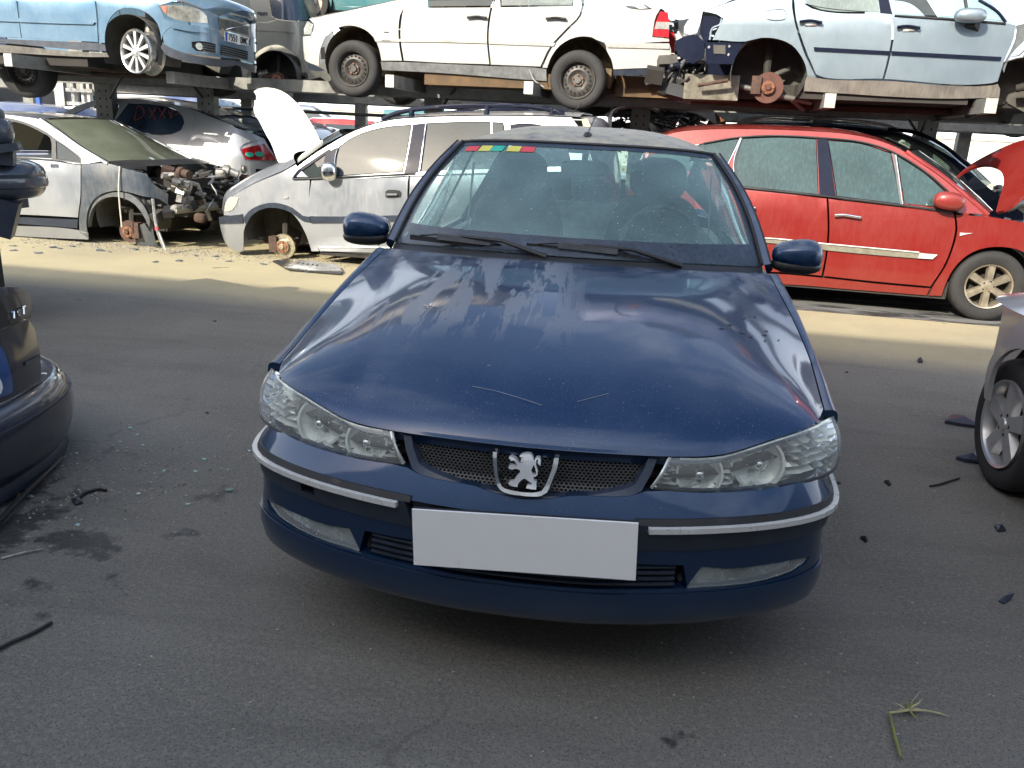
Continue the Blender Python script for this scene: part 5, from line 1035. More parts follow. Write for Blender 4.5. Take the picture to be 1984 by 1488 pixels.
# --- light blue estate on the rack, top left
LB = paint('light_blue_paint', (.11, .215, .33), .45, .32, .14, (.45, .45, .42)); LBT = plain('blue_grey_lower_trim', (.055, .065, .085), .5, coat=.3); SCUF = plain('scuffed_sill', (.13, .125, .115), .55, var=.4)
v = Car('light_blue_estate', 'light blue estate car on the upper rack with one bare turned wheel rim', 6.85, -5, -9.1, -4.60, 1.77, 2.62, .34, 1.8, UPG, 1, rf=.85, dr=.34)
v.part('front_door', 'A', [(108, -120), (526, -120), (532, 40), (545, 235), (300, 222), (124, 212), (110, 100)], LB, corner=35)
v.part('rear_door', 'A', [(-600, -120), (102, -120), (104, 100), (118, 211), (-100, 202), (-600, 190)], LB, corner=35)
v.part('front_wing', 'A', [(532, -120), (700, -60), (880, -30), (1010, 0), (900, 26), (884, 32), (905, 80), (915, 105), (1000, 130), (950, 150), (905, 190), (896, 225), (870, 130), (805, 68), (725, 45), (660, 56), (610, 105), (584, 180), (582, 240), (552, 236), (540, 60)], LB, corner=55, g=.08)
v.part('side_moulding', 'A', [(-600, 85), (0, 96), (300, 104), (510, 114), (526, 122), (515, 138), (300, 132), (0, 120), (-600, 108)], LB, off=.018, th=.03)
v.part('lower_trim', 'A', [(-600, 192), (0, 213), (300, 226), (545, 238), (582, 244), (590, 285), (430, 278), (0, 240), (-600, 218)], LBT, off=.004)
v.part('sill', 'A', [(-600, 224), (0, 246), (430, 284), (592, 290), (606, 318), (500, 318), (0, 293), (-600, 270)], SCUF, off=-.01)
v.part('bumper', 'A', [(900, 192), (930, 160), (1010, 136), (1160, 152), (1215, 170), (1228, 215), (1300, 240), (1385, 262), (1392, 300), (1385, 340), (1240, 322), (1060, 300), (915, 285)], LB, corner=45, g=.06, holes=[('A', [(1062, 232), (1110, 228), (1196, 245), (1196, 296), (1085, 280), (1065, 262)])])
v.part('bumper_moulding', 'A', [(948, 140), (1050, 158), (1160, 172), (1165, 186), (1050, 176), (955, 158)], LB, off=.02, th=.02)
v.part('lower_lip', 'A', [(905, 240), (945, 262), (1060, 302), (1240, 328), (1386, 348), (1372, 372), (1200, 372), (1000, 335), (915, 302), (885, 262)], LBT, off=.008, corner=45)
v.part('fog_recess', 'A', [(1058, 230), (1110, 225), (1200, 243), (1200, 300), (1083, 284), (1060, 262)], BLK, off=-.03, th=0); v.part('fog_light', 'A', [(1085, 240), (1118, 240), (1122, 275), (1092, 272)], CLR, off=-.01, corner=179, step=.02)
for k in range(4): v.ribbon('slat', 'A', [(1130, 244+k*13), (1194, 254+k*13)], .007, GRY, -.01)
v.part('lower_grille_void', 'A', [(1224, 246), (1376, 284), (1374, 336), (1222, 304)], VOID, off=.004, th=0, mirror=False)
for k in range(4): v.ribbon('slat', 'A', [(1228, 258+k*13), (1300, 277+k*12), (1372, 296+k*12)], .006, GRY, .010, False)
v.part('headlight', 'A', [(884, 30), (1000, 27), (1100, 50), (1148, 88), (1156, 130), (1050, 124), (955, 102), (905, 68)], plain('bluish_headlight', (.30, .30, .27), .2, .4, var=.6, sc=12, coat=1.), off=.010, corner=50)
v.part('turn_signal', 'A', [(886, 32), (925, 32), (925, 78), (905, 66)], plain('amber_lens', (.42, .14, .09), .3, coat=1.), off=.016)
v.part('grille', 'A', [(1214, 94), (1300, 108), (1386, 146), (1388, 206), (1300, 184), (1226, 164)], ALUD, off=.014, corner=45, mirror=False); v.part('grille_mesh', 'A', [(1222, 102), (1300, 117), (1378, 152), (1380, 196), (1300, 176), (1232, 158)], plain('grille_dark_mesh', (.10, .10, .10), .4, .5, var=.6, sc=90), off=.019, corner=45, mirror=False)
v.ribbon('grille_bar', 'A', [(1250, 165), (1310, 148), (1370, 140)], .008, CHR, .028, False)
v.part('number_plate', 'A', [(1248, 175), (1380, 209), (1378, 255), (1250, 226)], WHT, off=.026, th=.012, gap=0, mirror=False, corner=20); v.part('plate_band', 'A', [(1249, 176), (1262, 180), (1262, 228), (1250, 226)], EUB, off=.029, th=.001, gap=0, mirror=False, corner=20)
# plate characters as strokes
GLY = {'7': [[(0, 1), (1, 1), (.35, 0)]], '5': [[(1, 1), (.1, 1), (.05, .55), (.7, .6), (1, .35), (.7, 0), (0, .05)]], '1': [[(.2, .8), (.55, 1), (.55, 0)]], 'D': [[(0, 0), (0, 1), (.6, 1), (1, .7), (1, .3), (.6, 0), (0, 0)]], 'M': [[(0, 0), (0, 1), (.5, .4), (1, 1), (1, 0)]], 'C': [[(1, .85), (.6, 1), (.1, .8), (0, .5), (.1, .2), (.6, 0), (1, .15)]],
       '8': [[(.5, .52), (.1, .75), (.5, 1), (.9, .75), (.5, .52), (.05, .25), (.5, 0), (.95, .25), (.5, .52)]], 'T': [[(0, 1), (1, 1)], [(.5, 1), (.5, 0)]]}
def letters(txt, f, r_, mat, parent):
    """f(a, b) -> point, a along the text 0..n, b up 0..1"""
    for i, ch in enumerate(txt):
        if ch == ' ': continue
        m = MB()
        for st in GLY[ch]: m.tube([f(i*1.0+.14+.64*a, b) for a, b in st], r_, 5)
        m.build('letter', mat, parent, 0)
def plf(a, b):
    q = a/8.; tl_, tr_, bl, br = (1266, 186), (1376, 214), (1266, 222), (1374, 248); x = (tl_[0]*(1-q)+tr_[0]*q)*b+(bl[0]*(1-q)+br[0]*q)*(1-b); y = (tl_[1]*(1-q)+tr_[1]*q)*b+(bl[1]*(1-q)+br[1]*q)*(1-b)
    return v.pos(*v.P.inv(x*.34939, y*.34939, .032), .032)
letters('7551 DMC', plf, .0055, BLK, v.root)
v.strip('bonnet', 'A', [(1215, 90), (1150, 60), (1100, 35), (1010, 0), (880, -40), (700, -90)][::-1], LB, .10, .18)
v.part('front_panel', 'A', [(1150, 86), (1120, 40), (1200, 60), (1290, 82), (1360, 110), (1392, 150), (1300, 106), (1212, 92), (1226, 170), (1160, 154), (1158, 128)], LB, off=0, corner=60)
v.liner(250, 95, .36, depth=.45); a_, d_, z_ = v.loc(268, 100)
wn = Vector((-v.n[0], -v.n[1], 0)); wn = Matrix.Rotation(R(-14), 3, 'Z') @ Matrix.Rotation(R(6), 3, 'Y') @ wn
wheel(Vector(v.wpt(a_+.01, .0, z_-.005)), wn, .24, .232, 'alloy10', v.root, ALU, tyre=False, wd=.2)
MB().tube([v.wpt(a_+.02, .22, z_+.05), v.wpt(a_, .3, z_+.55)], [.04, .06], 10).build('suspension_strut', STL, v.root, 60)
v.under(1.93, .14, .3, .75); wheel(v.wpt(a_-.05, 1.60, z_-.10), (-.35, -.95, -.2), .31, .2, 'steel', v.root, STEELW)
for a2 in (-8.1,): wheel(v.wpt(a2, .2, z_-.12), (-v.n[0], -v.n[1], 0), .31, .2, 'steel', v.root, STEELW)
MB().tube([v.wpt(-6.9, .4, 1.95), v.wpt(-6.0, .5, 1.92), v.wpt(-5.4, .8, 1.95)], .03, 8).build('exhaust_pipe', RUSTD, v.root)
w_ = thing('tyre_on_rack', 'dark tyre wedged under the light blue estate on the rack', 'tyre', at_y(42, 140, 8.4)); wheel(at_y(44, 135, 8.0), (0, -1, -.1), .33, .2, 'steel', w_, STEELW)

# --- white saloon on the rack, nose to the left
WP = paint('aged_white_paint', (.42, .425, .42), 0., .35, .16, (.48, .42, .32)); WT_ = plain('grey_sill_trim', (.13, .135, .14), .5, var=.35)
w = Car('white_saloon', 'white saloon on steel wheels on the upper rack, facing left above the minivan', 7.85, -5, -3.92, .86, 1.72, 2.75, .34, 1.8, UPG, -1, rf=.5, dr=.18, rr=.6, drr=.22)
w.part('front_wing', 'B', [(588, 22), (562, 80), (555, 180), (572, 308), (466, 308), (455, 250), (430, 195), (380, 150), (305, 130), (235, 148), (190, 185), (108, 182), (122, 150), (126, 122), (100, 96), (300, 52), (590, -8)], WP, corner=45, g=.08)
w.part('front_door', 'B', [(600, -20), (700, -20), (704, 38), (1028, 36), (1034, 0), (1015, 60), (1002, 180), (1014, 326), (800, 320), (580, 308), (562, 180), (570, 80)], WP, corner=35)
w.part('rear_door', 'B', [(1042, 0), (1068, 0), (1070, 35), (1436, 30), (1440, -10), (1476, -10), (1482, 30), (1470, 75), (1400, 150), (1320, 240), (1272, 338), (1020, 328), (1008, 180), (1022, 60)], WP, corner=35)
w.part('door_frame', 'B', [(560, -130), (1500, -150), (1500, -10), (1440, -10), (1040, -6), (590, 0)], WP, holes=[('B', [(700, -100), (1020, -110), (1030, -8), (702, -4)]), ('B', [(1070, -110), (1420, -110), (1440, -12), (1070, -8)])])
w.part('front_window', 'B', [(703, -100), (1020, -110), (1030, 30), (705, 34)], GLZ, off=-.012); w.part('rear_window', 'B', [(1073, -110), (1420, -110), (1434, 26), (1073, 30)], MATS['dark_tinted_glass'], off=-.012)
w.part('rear_wing', 'B', [(1486, -120), (1560, -60), (1640, -10), (1720, 40), (1880, 44), (1858, 80), (1838, 186), (1922, 194), (1924, 212), (1590, 216), (1560, 205), (1530, 190), (1450, 190), (1370, 232), (1322, 300), (1306, 345), (1280, 342), (1328, 242), (1408, 152), (1476, 78), (1490, 30)], WP, corner=45, g=.08)
w.part('rear_bumper', 'B', [(1600, 218), (1924, 218), (1934, 250), (1930, 300), (1905, 346), (1800, 346), (1640, 352), (1628, 300), (1605, 255)], WP, corner=40)
w.part('rear_moulding', 'B', [(1592, 216), (1924, 226), (1926, 250), (1610, 242)], plain('pale_grey_moulding', (.36, .36, .35), .4), off=.012)
w.part('bumper_underside', 'B', [(1638, 352), (1880, 344), (1906, 350), (1912, 380), (1640, 384)], TRIM, off=-.01)
w.part('front_bumper', 'B', [(34, 200), (52, 184), (186, 184), (168, 225), (156, 270), (152, 335), (110, 322), (58, 298), (42, 255)], WP, corner=40)
w.part('bumper_vent', 'B', [(158, 240), (178, 236), (186, 300), (160, 300)], VOID, off=.004); w.part('lower_lip', 'B', [(58, 300), (152, 338), (182, 356), (150, 362), (90, 335)], TRIM, off=-.01)
w.part('headlight', 'B', [(74, 150), (92, 106), (124, 122), (112, 176), (76, 176)], CLR, off=.006)
w.part('front_moulding', 'B', [(428, 192), (780, 200), (1000, 204), (1002, 222), (780, 216), (436, 212)], MATS['pale_grey_moulding'], off=.012); w.part('rear_door_moulding', 'B', [(1008, 204), (1350, 216), (1338, 236), (1010, 224)], MATS['pale_grey_moulding'], off=.012)
w.part('wing_script', 'B', [(466, 202), (514, 203), (514, 208), (466, 207)], BLK, off=.02, mirror=False); w.part('side_repeater', 'B', [(478, 158), (504, 159), (504, 166), (478, 165)], BLK, off=.008, mirror=False)
w.part('sill', 'B', [(462, 310), (580, 312), (1014, 332), (1274, 344), (1302, 350), (1305, 412), (1200, 405), (780, 372), (470, 356)], WT_, off=.0)
tl_o = w.part('tail_lamp', 'B', [(1838, 184), (1850, 120), (1876, 56), (1918, 60), (1926, 120), (1922, 192)], RED, off=.014, corner=50)
w.part('reverse_lens', 'B', [(1846, 148), (1858, 108), (1924, 110), (1924, 150)], plain('grey_ribbed_lens', (.30, .30, .29), .3, coat=1.), off=.018, mirror=False)
w.ribbon('door_handle', 'B', [(900, 88), (950, 84), (1000, 90)], .014, BLK, .025); w.ribbon('door_handle', 'B', [(1298, 93), (1350, 90), (1402, 96)], .014, BLK, .025)
w.strip('bonnet', 'B', [(100, 96), (130, 85), (300, 50), (590, -10)], WP, .06, -.12); w.strip('boot_lid', 'B', [(1640, -12), (1720, 38), (1880, 42)], WP, .03, .03)
w.strip('roof', 'B', [(560, -130), (1000, -170), (1500, -150)], WP, .05)
for (cx_, cy_) in ((325, 347), (1460, 405)):
    X, Y = 560+cx_*.38306, cy_*.38306; a, d, zc = w.liner(X+1, Y-16, .37, plain('dusty_arch', (.16, .12, .07), .9, var=.5) if 'dusty_arch' not in MATS else MATS['dusty_arch'], depth=.40); a, d, zc = w.loc(X, Y)
    for dd in (.035, 1.50): wheel(w.wpt(a, dd, zc-(.03 if dd > 1 else 0)), (-w.n[0], -w.n[1], 0), .315, .205, 'steel', w.root, STEELW)
w.under(1.93, .16, .8, .8, UNDR); w.box('spare_wheel_well', .35, .9, 2.0, (.8, 1.2, .22), UNDR)
w.ribbon('loose_wire', 'B', [(1215, 350), (1240, 405), (1290, 442)], .006, plain('light_wire', (.4, .4, .38)), .06, False)

# --- silver saloon on the rack to the right, tail stripped
SB = paint('pale_blue_silver_paint', (.25, .32, .38), .6, .32, .10, (.5, .5, .46))
s_ = Car('stripped_silver_saloon', 'pale silver saloon on the upper rack with its rear bumper and lamp missing', 7.15, -5, .25, 4.75, 1.80, 2.62, .36, 1.8, UPG, 1, rf=.7, dr=.26, rr=.62, drr=.24)
s_.part('rear_wing', 'C', [(330, 18), (400, -4), (640, -10), (640, 30), (650, 90), (685, 210), (730, 318), (745, 345), (706, 340), (696, 290), (672, 245), (636, 204), (575, 178), (500, 172), (430, 188), (278, 180), (300, 135), (328, 84), (300, 66), (240, 52)], SB, corner=50, g=.08)
s_.part('rear_door', 'C', [(646, -10), (682, -10), (700, 20), (760, 46), (1030, 62), (1040, 20), (1062, -10), (1078, 60), (1090, 150), (1062, 300), (1046, 356), (780, 350), (745, 336), (695, 215), (655, 85)], SB, corner=40)
s_.part('front_door', 'C', [(1068, -10), (1090, -10), (1100, 66), (1600, 102), (1646, 110), (1640, 170), (1600, 262), (1566, 368), (1540, 376), (1052, 357), (1068, 300), (1096, 150), (1084, 60)], SB, corner=35)
s_.part('door_frame', 'C', [(600, -140), (1400, -140), (1520, -10), (1610, 100), (1590, 96), (1090, 62), (1030, 58), (700, 18), (640, -10)], SB, holes=[('C', [(690, -100), (1015, -110), (1032, 56), (765, 44), (705, 18)]), ('C', [(1100, -110), (1330, -100), (1480, 0), (1560, 50), (1592, 96), (1104, 62)])])
s_.part('rear_window', 'C', [(690, -100), (1015, -110), (1032, 56), (765, 43), (706, 18)], misted('pale_misted_glass', (.30, .37, .36), .5), off=-.01); s_.part('front_window', 'C', [(1100, -110), (1330, -100), (1480, 0), (1560, 50), (1592, 96), (1104, 62)], MATS['side_glass'], off=-.01)
s_.part('pillar', 'C', [(1018, -60), (1062, -60), (1092, 66), (1034, 60)], NAVY, off=.003); s_.ribbon('quarter_divider', 'C', [(1415, -20), (1432, 90)], .014, BLK, .0)
s_.ribbon('belt_seal', 'C', [(1100, 70), (1350, 86), (1600, 106)], .011, BLK, .005); s_.ribbon('window_surround', 'C', [(1480, 0), (1560, 50), (1600, 100)], .014, NAVY, .004)
s_.part('side_moulding', 'C', [(735, 210), (1080, 228), (1082, 248), (738, 230)], NAVY, off=.016, th=.02); s_.part('side_moulding', 'C', [(1086, 228), (1582, 254), (1584, 264), (1576, 274), (1086, 248)], NAVY, off=.016, th=.02)
s_.part('sill', 'C', [(706, 342), (745, 348), (780, 354), (1050, 362), (1540, 382), (1566, 376), (1578, 400), (1572, 442), (1300, 446), (690, 412), (697, 360)], paint('dusty_brown_sill', (.13, .12, .115), .5, .4, .3), off=-.006)
s_.part('fuel_flap', 'C', [(525, 48), (600, 46), (606, 84), (530, 86)], SB, off=.003, gap=0, mirror=False, th=.006); s_.ribbon('flap_gap', 'C', [(524, 47), (602, 45), (607, 86), (529, 87), (524, 47)], .0025, VOID, .002, False)
for P_ in ([(672, 98), (720, 93), (774, 102)], [(1112, 122), (1160, 118), (1215, 126)]): s_.ribbon('door_handle', 'C', P_, .014, NAVY, .03); s_.ribbon('handle_cup', 'C', [(P_[0][0]+25, P_[0][1]+12), (P_[2][0]-25, P_[2][1]+8)], .018, SILT, .0)
mc = Vector(s_.pos(*s_.P.inv(1260+1442*.43018, 70*.43018, .12), .12)); q_ = MB().ellip(mc, (.27, .17, .13), Matrix.Rotation(R(-5), 3, 'Z'), 22, 14, .8).build('wing_mirror', SB, s_.root, 60); MB().bar(mc+Vector((.03, .05, -.05)), mc+Vector((.10, .13, -.09)), .09, .06).build('mirror_foot', BLK, q_)
s_.part('rear_panel', 'C', [(246, 188), (425, 190), (400, 230), (372, 290), (250, 288)], NAVY, off=-.02, th=.04); s_.part('panel_slot', 'C', [(282, 200), (340, 202), (340, 245), (284, 243)], LINER, off=-.012, mirror=False)
for q in ((264, 212), (356, 208), (352, 246)): s_.part('panel_hole', 'C', [(q[0]-6, q[1]), (q[0], q[1]-7), (q[0]+6, q[1]), (q[0], q[1]+7)], CLR, off=-.010, mirror=False, corner=179, step=.01, gap=0)
s_.part('lamp_opening', 'C', [(238, 72), (290, 70), (322, 84), (312, 112), (278, 128), (270, 178), (240, 190), (222, 150)], NAVY, off=-.04, th=.0); s_.ribbon('lamp_edge', 'C', [(322, 84), (312, 112), (278, 130), (268, 180)], .012, SB, -.01)
s_.part('tail_panel', 'C', [(150, 120), (190, 70), (236, 52), (226, 110), (212, 150), (180, 160), (150, 150)], SILV, off=-.02, corner=50); s_.part('tail_lower', 'C', [(110, 185), (160, 160), (215, 158), (245, 190), (240, 260), (190, 290), (120, 240)], NAVY, off=-.03, th=.05, corner=50)
s_.box('silencer', .95, .75, 1.98, (.55, 1.0, .24), plain('dusty_silencer', (.17, .16, .13), .5, .5, var=.4)); s_.ribbon('rusty_bracket', 'C', [(215, 385), (290, 372), (350, 362)], .02, RUSTD, -.1, False)
s_.strip('boot_lid', 'C', [(240, 50), (330, 16), (400, -6), (640, -14)], SB, .03, -.05); s_.strip('roof', 'C', [(600, -140), (1000, -170), (1400, -140)], SB, .05); s_.strip('windscreen', 'C', [(1400, -140), (1520, -10), (1640, 110)], MATS['side_glass'], .03, .2, inset_=.05)
a, d, zc = s_.liner(1490, 140, .36, LINER, depth=.5, a0=-40); a, d, zc = s_.loc(1490, 168); s_.lamp_hub(a, .09, zc, .148, plain('rusty_disc_face', (.10, .045, .036), .6, .4, var=.3) if 'rusty_disc_face' not in MATS else 0, .06, -1)
for P_ in ([(.0, .25, -.05), (.45, .3, -.12)], [(.05, .35, .05), (.4, .5, -.18)], [(-.1, .3, -.02), (-.42, .45, .05)], [(.0, .3, .1), (.2, .4, .2)]): MB().tube([s_.wpt(a+p[0], p[1], zc+p[2]) for p in P_], .028, 8).build('suspension_arm', plain('grey_arm', (.14, .14, .13), .6, .4) if 'grey_arm' not in MATS else MATS['grey_arm'], s_.root, 60)
s_.liner(1978, 195, .38, LINER, depth=.4); s_.part('inner_wing', 'C', [(1650, 112), (1700, 100), (1700, 170), (1625, 250), (1592, 330), (1580, 300), (1605, 262), (1644, 172)], GRY, off=-.05); junk(s_, 3.9, 4.7, .05, 1.6, 1.85, 2.5, 26, 31, [DARK, BLK, GRY, LINER], 10)
s_.under(1.9, .14, .5, .7); junk(s_, .35, .9, .1, 1.4, 1.85, 2.35, 22, 41, [DARK, BLK, NAVY, LINER, ALUB], 12, .9)

# --- brown-grey off-roader beyond, between the blue estate and the white saloon
GB = paint('grey_beige_paint', (.25, .25, .22), .5, .4, .3)
g_ = Car('grey_offroader', 'brown-grey off-roader with a missing rear wheel on the rack behind the light blue estate', 10.9, -5, -9.6, -5.05, 1.75, 2.9, .22, 1.8, None, 1, rf=.5, dr=.2, rr=.5, drr=.2, barrel=.0)
g_.part('body_side', 'A', [(1000, -150), (1640, -150), (1740, -20), (1815, 60), (1850, 200), (1900, 330), (1900, 445), (1700, 448), (1675, 400), (1660, 330), (1600, 275), (1540, 250), (1470, 262), (1415, 300), (1390, 345), (1370, 440), (1000, 420)], GB, holes=[('A', [(1478, -80), (1650, -80), (1730, 118), (1528, 106), (1505, 90)]), ('A', [(1240, -80), (1375, -80), (1398, 92), (1240, 60)])], g=.12)
g_.part('rear_window', 'A', [(1480, -80), (1648, -80), (1728, 116), (1530, 104), (1507, 88)], MATS['blue_tinted_window'], off=-.006); g_.part('side_window', 'A', [(1242, -80), (1373, -80), (1396, 90), (1242, 58)], misted('white_misted_glass', (.52, .52, .48)), off=-.006)
g_.ribbon('shut_line', 'A', [(1398, 92), (1408, 160), (1400, 300)], .008, VOID, .0, False); g_.part('lower_moulding', 'A', [(1420, 160), (1640, 175), (1640, 185), (1420, 172)], GB, off=.012)
for L_ in ([(1426, 68), (1436, 68)], [(1431, 68), (1431, 82)], [(1442, 82), (1442, 68), (1450, 70), (1450, 80), (1442, 82)], [(1458, 68), (1458, 82)], [(1466, 68), (1466, 82)], [(1480, 68), (1474, 70), (1480, 76), (1474, 82)]): g_.ribbon('letter', 'A', L_, .008, GRY, .006, False)
a, d, zc = g_.liner(530, 150, .40, depth=.45); a, d, zc = g_.loc(531, 155); g_.lamp_hub(a, .12, zc, .13, RUSTD, .085); g_.under(1.95, .16)
MB().tube([g_.wpt(a-.6, .3, zc), g_.wpt(a+.7, .4, zc-.02)], .05, 8).build('trailing_arm', STL, g_.root); junk(g_, a-.5, a+.6, .2, .8, zc-.15, zc+.1, 10, 55, [DARK, STL, RUSTD], 4)

# ------------------------------------------------------------------ simpler cars further away
def far_car(name, label, at, hd, paint_, kind='hatch', L=4.2, Wd=1.72, Hh=1.45, wheels=True, group=None, lamp=True, bonnet=True):
    t = thing(name, label, 'van' if kind == 'van' else 'car', at, group); X = Vector(at); rot = Matrix.Rotation(R(hd), 3, 'Z')
    prof = {'hatch': [(-.5, .50, .62), (-.485, .56, .80), (-.46, .60, 1.0), (-.40, .61, 1.30), (-.33, .61, 1.42), (-.15, .62, 1.45), (.02, .61, 1.42), (.13, .60, 1.20), (.24, .585, .93), (.40, .56, .84), (.48, .50, .70), (.5, .42, .55)],
            'saloon': [(-.5, .50, .70), (-.48, .58, .92), (-.33, .60, .98), (-.29, .61, 1.04), (-.19, .61, 1.36), (-.05, .61, 1.44), (.06, .61, 1.40), (.20, .60, .98), (.25, .585, .92), (.42, .56, .82), (.485, .50, .68), (.5, .42, .55)],
            'van': [(-.5, .55, .9), (-.49, .62, 1.6), (-.47, .64, 1.86), (-.2, .65, 1.92), (.1, .65, 1.90), (.2, .64, 1.75), (.30, .62, 1.2), (.36, .6, 1.0), (.46, .58, .85), (.49, .5, .7), (.5, .42, .55)],
            'estate': [(-.5, .50, .62), (-.49, .58, .95), (-.46, .60, 1.32), (-.42, .61, 1.44), (-.15, .61, 1.48), (.02, .61, 1.42), (.14, .60, 1.16), (.24, .585, .93), (.42, .56, .83), (.485, .50, .70), (.5, .42, .55)]}[kind]
    ztop = max(p[2] for p in prof); k = Hh/ztop; G_ = []; zb = .93*k if kind != 'van' else 1.05
    def ring(s_, hb, zt):
        w = Wd/2*(hb/.62)**.8; w = min(w, Wd/2); zt = zt*k; zz = min(zt, zb); tw = w*.97 if zt <= zb else w*(1-.28*(zt-zb)/(Hh-zb+.01)*(.45 if kind == 'van' else 1)); lo = .20+.06*(abs(s_) > .45)
        h = [(w*.93, lo), (w*.985, lo+.14), (w, lo+.32), (w*.985, zz-.06 if zz > lo+.4 else zz-.02), (w*.965 if zt > zb else w*.9, zz), (tw*.985, zt-.05 if zt > zb+.1 else zt), (tw*.88, zt+.0), (tw*.5, zt+.025), (0, zt+.035)]
        return [(s_*L, y, z_) for y, z_ in h]+[(s_*L, -y, z_) for y, z_ in h[-2::-1]]
    st = []
    for i in range(len(prof)-1):
        for j in range(3): st.append(tuple(np.array(prof[i])*(1-j/3)+np.array(prof[i+1])*j/3))
    st.append(prof[-1]); m = MB(); m.grid([[X+rot @ Vector(p) for p in ring(*s_)] for s_ in st]); b_ = m.build('body', paint_, t, 32)
    m = MB(); e0 = [X+rot @ Vector(p) for p in ring(*st[0])]; e1 = [X+rot @ Vector(p) for p in ring(*st[-1])]; m.add(e0, [tuple(range(len(e0)))]); m.add(e1, [tuple(range(len(e1)))[::-1]]); m.build('end_panel', paint_, t, 0)
    MB().box(X+Vector((0, 0, .26)), (L*.9, Wd*.86, .12), rot).build('underbody', DARK, t, 0)
    def topz(s_): return float(np.interp(s_, [p[0] for p in prof], [p[2] for p in prof]))*k
    def sidey(s_, z_):
        r_ = ring(s_, float(np.interp(s_, [p[0] for p in prof], [p[1] for p in prof])), topz(s_)/k)[:9]; zs = [p[2] for p in r_[2:7]]; ys = [p[1] for p in r_[2:7]]; return float(np.interp(z_, zs, ys))
    GD = MATS['dark_tinted_glass'] if 'far_glass' not in MATS else MATS['far_glass']
    if 'far_glass' not in MATS: GD = plain('far_glass', (.035, .05, .055), .12, coat=1., var=.4, sc=3)
    spans = {'hatch': [(-.40, -.27), (-.255, -.045), (-.03, .15)], 'saloon': [(-.24, -.05), (-.035, .16)], 'van': [(.05, .24)], 'estate': [(-.44, -.28), (-.265, -.06), (-.045, .15)]}[kind]
    for sg in (1, -1):
        for a, b2 in spans:
            rows = []
            for i in range(7):
                s_ = a+(b2-a)*i/6; hi = min(topz(s_)-.09, Hh-.12); lo = zb+.03
                rows.append([X+rot @ Vector((s_*L, sg*(sidey(s_, lo+(max(hi, lo+.01)-lo)*j/3)+.006), lo+(max(hi, lo+.01)-lo)*j/3)) for j in range(4)])
            MB().grid(rows).build('side_window', GD, t, 40)
        if lamp:
            MB().box(X+rot @ Vector((-L*.488, sg*Wd*.36, .78*k)), (.10, .26, .22), rot).build('tail_lamp', RED, t, 0); MB().box(X+rot @ Vector((L*.478, sg*Wd*.34, .66*k)), (.12, .34, .15), rot).build('headlight', CLR, t, 0)
    fr = [p for p in prof if p[2]*k > zb and p[0] > -.1]; 
    def pane(s0, s1, nm):
        rows = []
        for i in range(5):
            s_ = s0+(s1-s0)*i/4; z_ = topz(s_); ww = Wd*.36; rows.append([X+rot @ Vector((s_*L, ww*(-1+2*j/4), z_+.045*(1-.3*abs(-1+2*j/4)))) for j in range(5)])
        MB().grid(rows).build(nm, GD, t, 60)
    if kind != 'van': pane(.04, .21 if kind != 'saloon' else .19, 'windscreen')
    else: pane(.21, .33, 'windscreen')
    if kind == 'saloon': pane(-.28, -.20, 'rear_screen')
    if kind == 'hatch': pane(-.455, -.40, 'rear_screen')
    for sx in (-.31, .30):
        for sg in (1, -1):
            MB().lathe(X+rot @ Vector((sx*L, sg*(Wd/2-.10), .33)), rot @ Vector((0, sg, 0)), [(0, .03), (.355, .03), (.355, .108)], 26).build('wheel_arch', VOID, t, 40)
            if wheels: 
                w_ = MB().lathe(X+rot @ Vector((sx*L, sg*(Wd/2-.04), .30)), rot @ Vector((0, sg, 0)), [(.19, .035), (.22, .05), (.285, .045), (.30, .02), (.30, -.14)], 26).build('wheel', RUB, t, 40)
                MB().lathe(X+rot @ Vector((sx*L, sg*(Wd/2-.04), .30)), rot @ Vector((0, sg, 0)), [(0, .03), (.06, .035), (.08, .015), (.17, .02), (.195, .045)], 20).build('rim', ALUD, w_, 30)
            else: MB().lathe(X+rot @ Vector((sx*L, sg*(Wd/2-.06), .30)), rot @ Vector((0, sg, 0)), [(0, .05), (.05, .05), (.06, .02), (.13, .02), (.13, 0)], 20).build('brake_disc', RUST, t, 30)
    return t
WH = MATS['white_paint']; AW = WP
TEAL = paint('teal_paint', (.10, .30, .34), .4, .3, .2); FRED = paint('far_red_paint', (.42, .04, .04), .1, .35, .2); FBL = paint('far_blue_paint', (.05, .09, .22), .4, .3, .3); FGR = paint('far_grey_paint', (.18, .19, .20), .5, .3, .3); FBK = paint('far_black_paint', (.015, .016, .018), .4, .3, .4)
far_car('dark_blue_estate', 'dark blue estate roof showing between the silver saloon and the left edge', (-9.9, 10.7, 0), 172, FBL, 'estate', 4.4, 1.75, 1.50)
far_car('pale_saloon', 'white saloon with red tail lamp in the sun, seen under the light blue estate', (-14.2, 24.5, .55), -8, WH, 'saloon', 4.9, 1.8, 1.42)
far_car('white_hatchback', 'sunlit white hatchback at the far left edge beyond the rack', (-18.9, 21.5, .75), -60, WH, 'hatch', 4.0, 1.7, 1.5)
far_car('small_red_car', 'small red car seen between rack post and white bonnet', (-8.6, 16.6, .05), 60, FRED, 'hatch', 3.6, 1.62, 1.42)
far_car('blue_grey_car', 'blue-grey car beyond the rack post, left of the small red car', (-11.2, 20.8, .5), -10, FBL, 'hatch', 4.1, 1.7, 1.45)
far_car('silver_far_hatchback', 'pale silver hatchback far behind the white bonnet', (-8.6, 21.5, .4), 5, SILV, 'hatch', 4.1, 1.7, 1.5)
far_car('black_car', 'black car standing right behind the white bonnet and silver minivan', (-4.6, 10.6, 0), -5, FBK, 'saloon', 4.4, 1.75, 1.38)
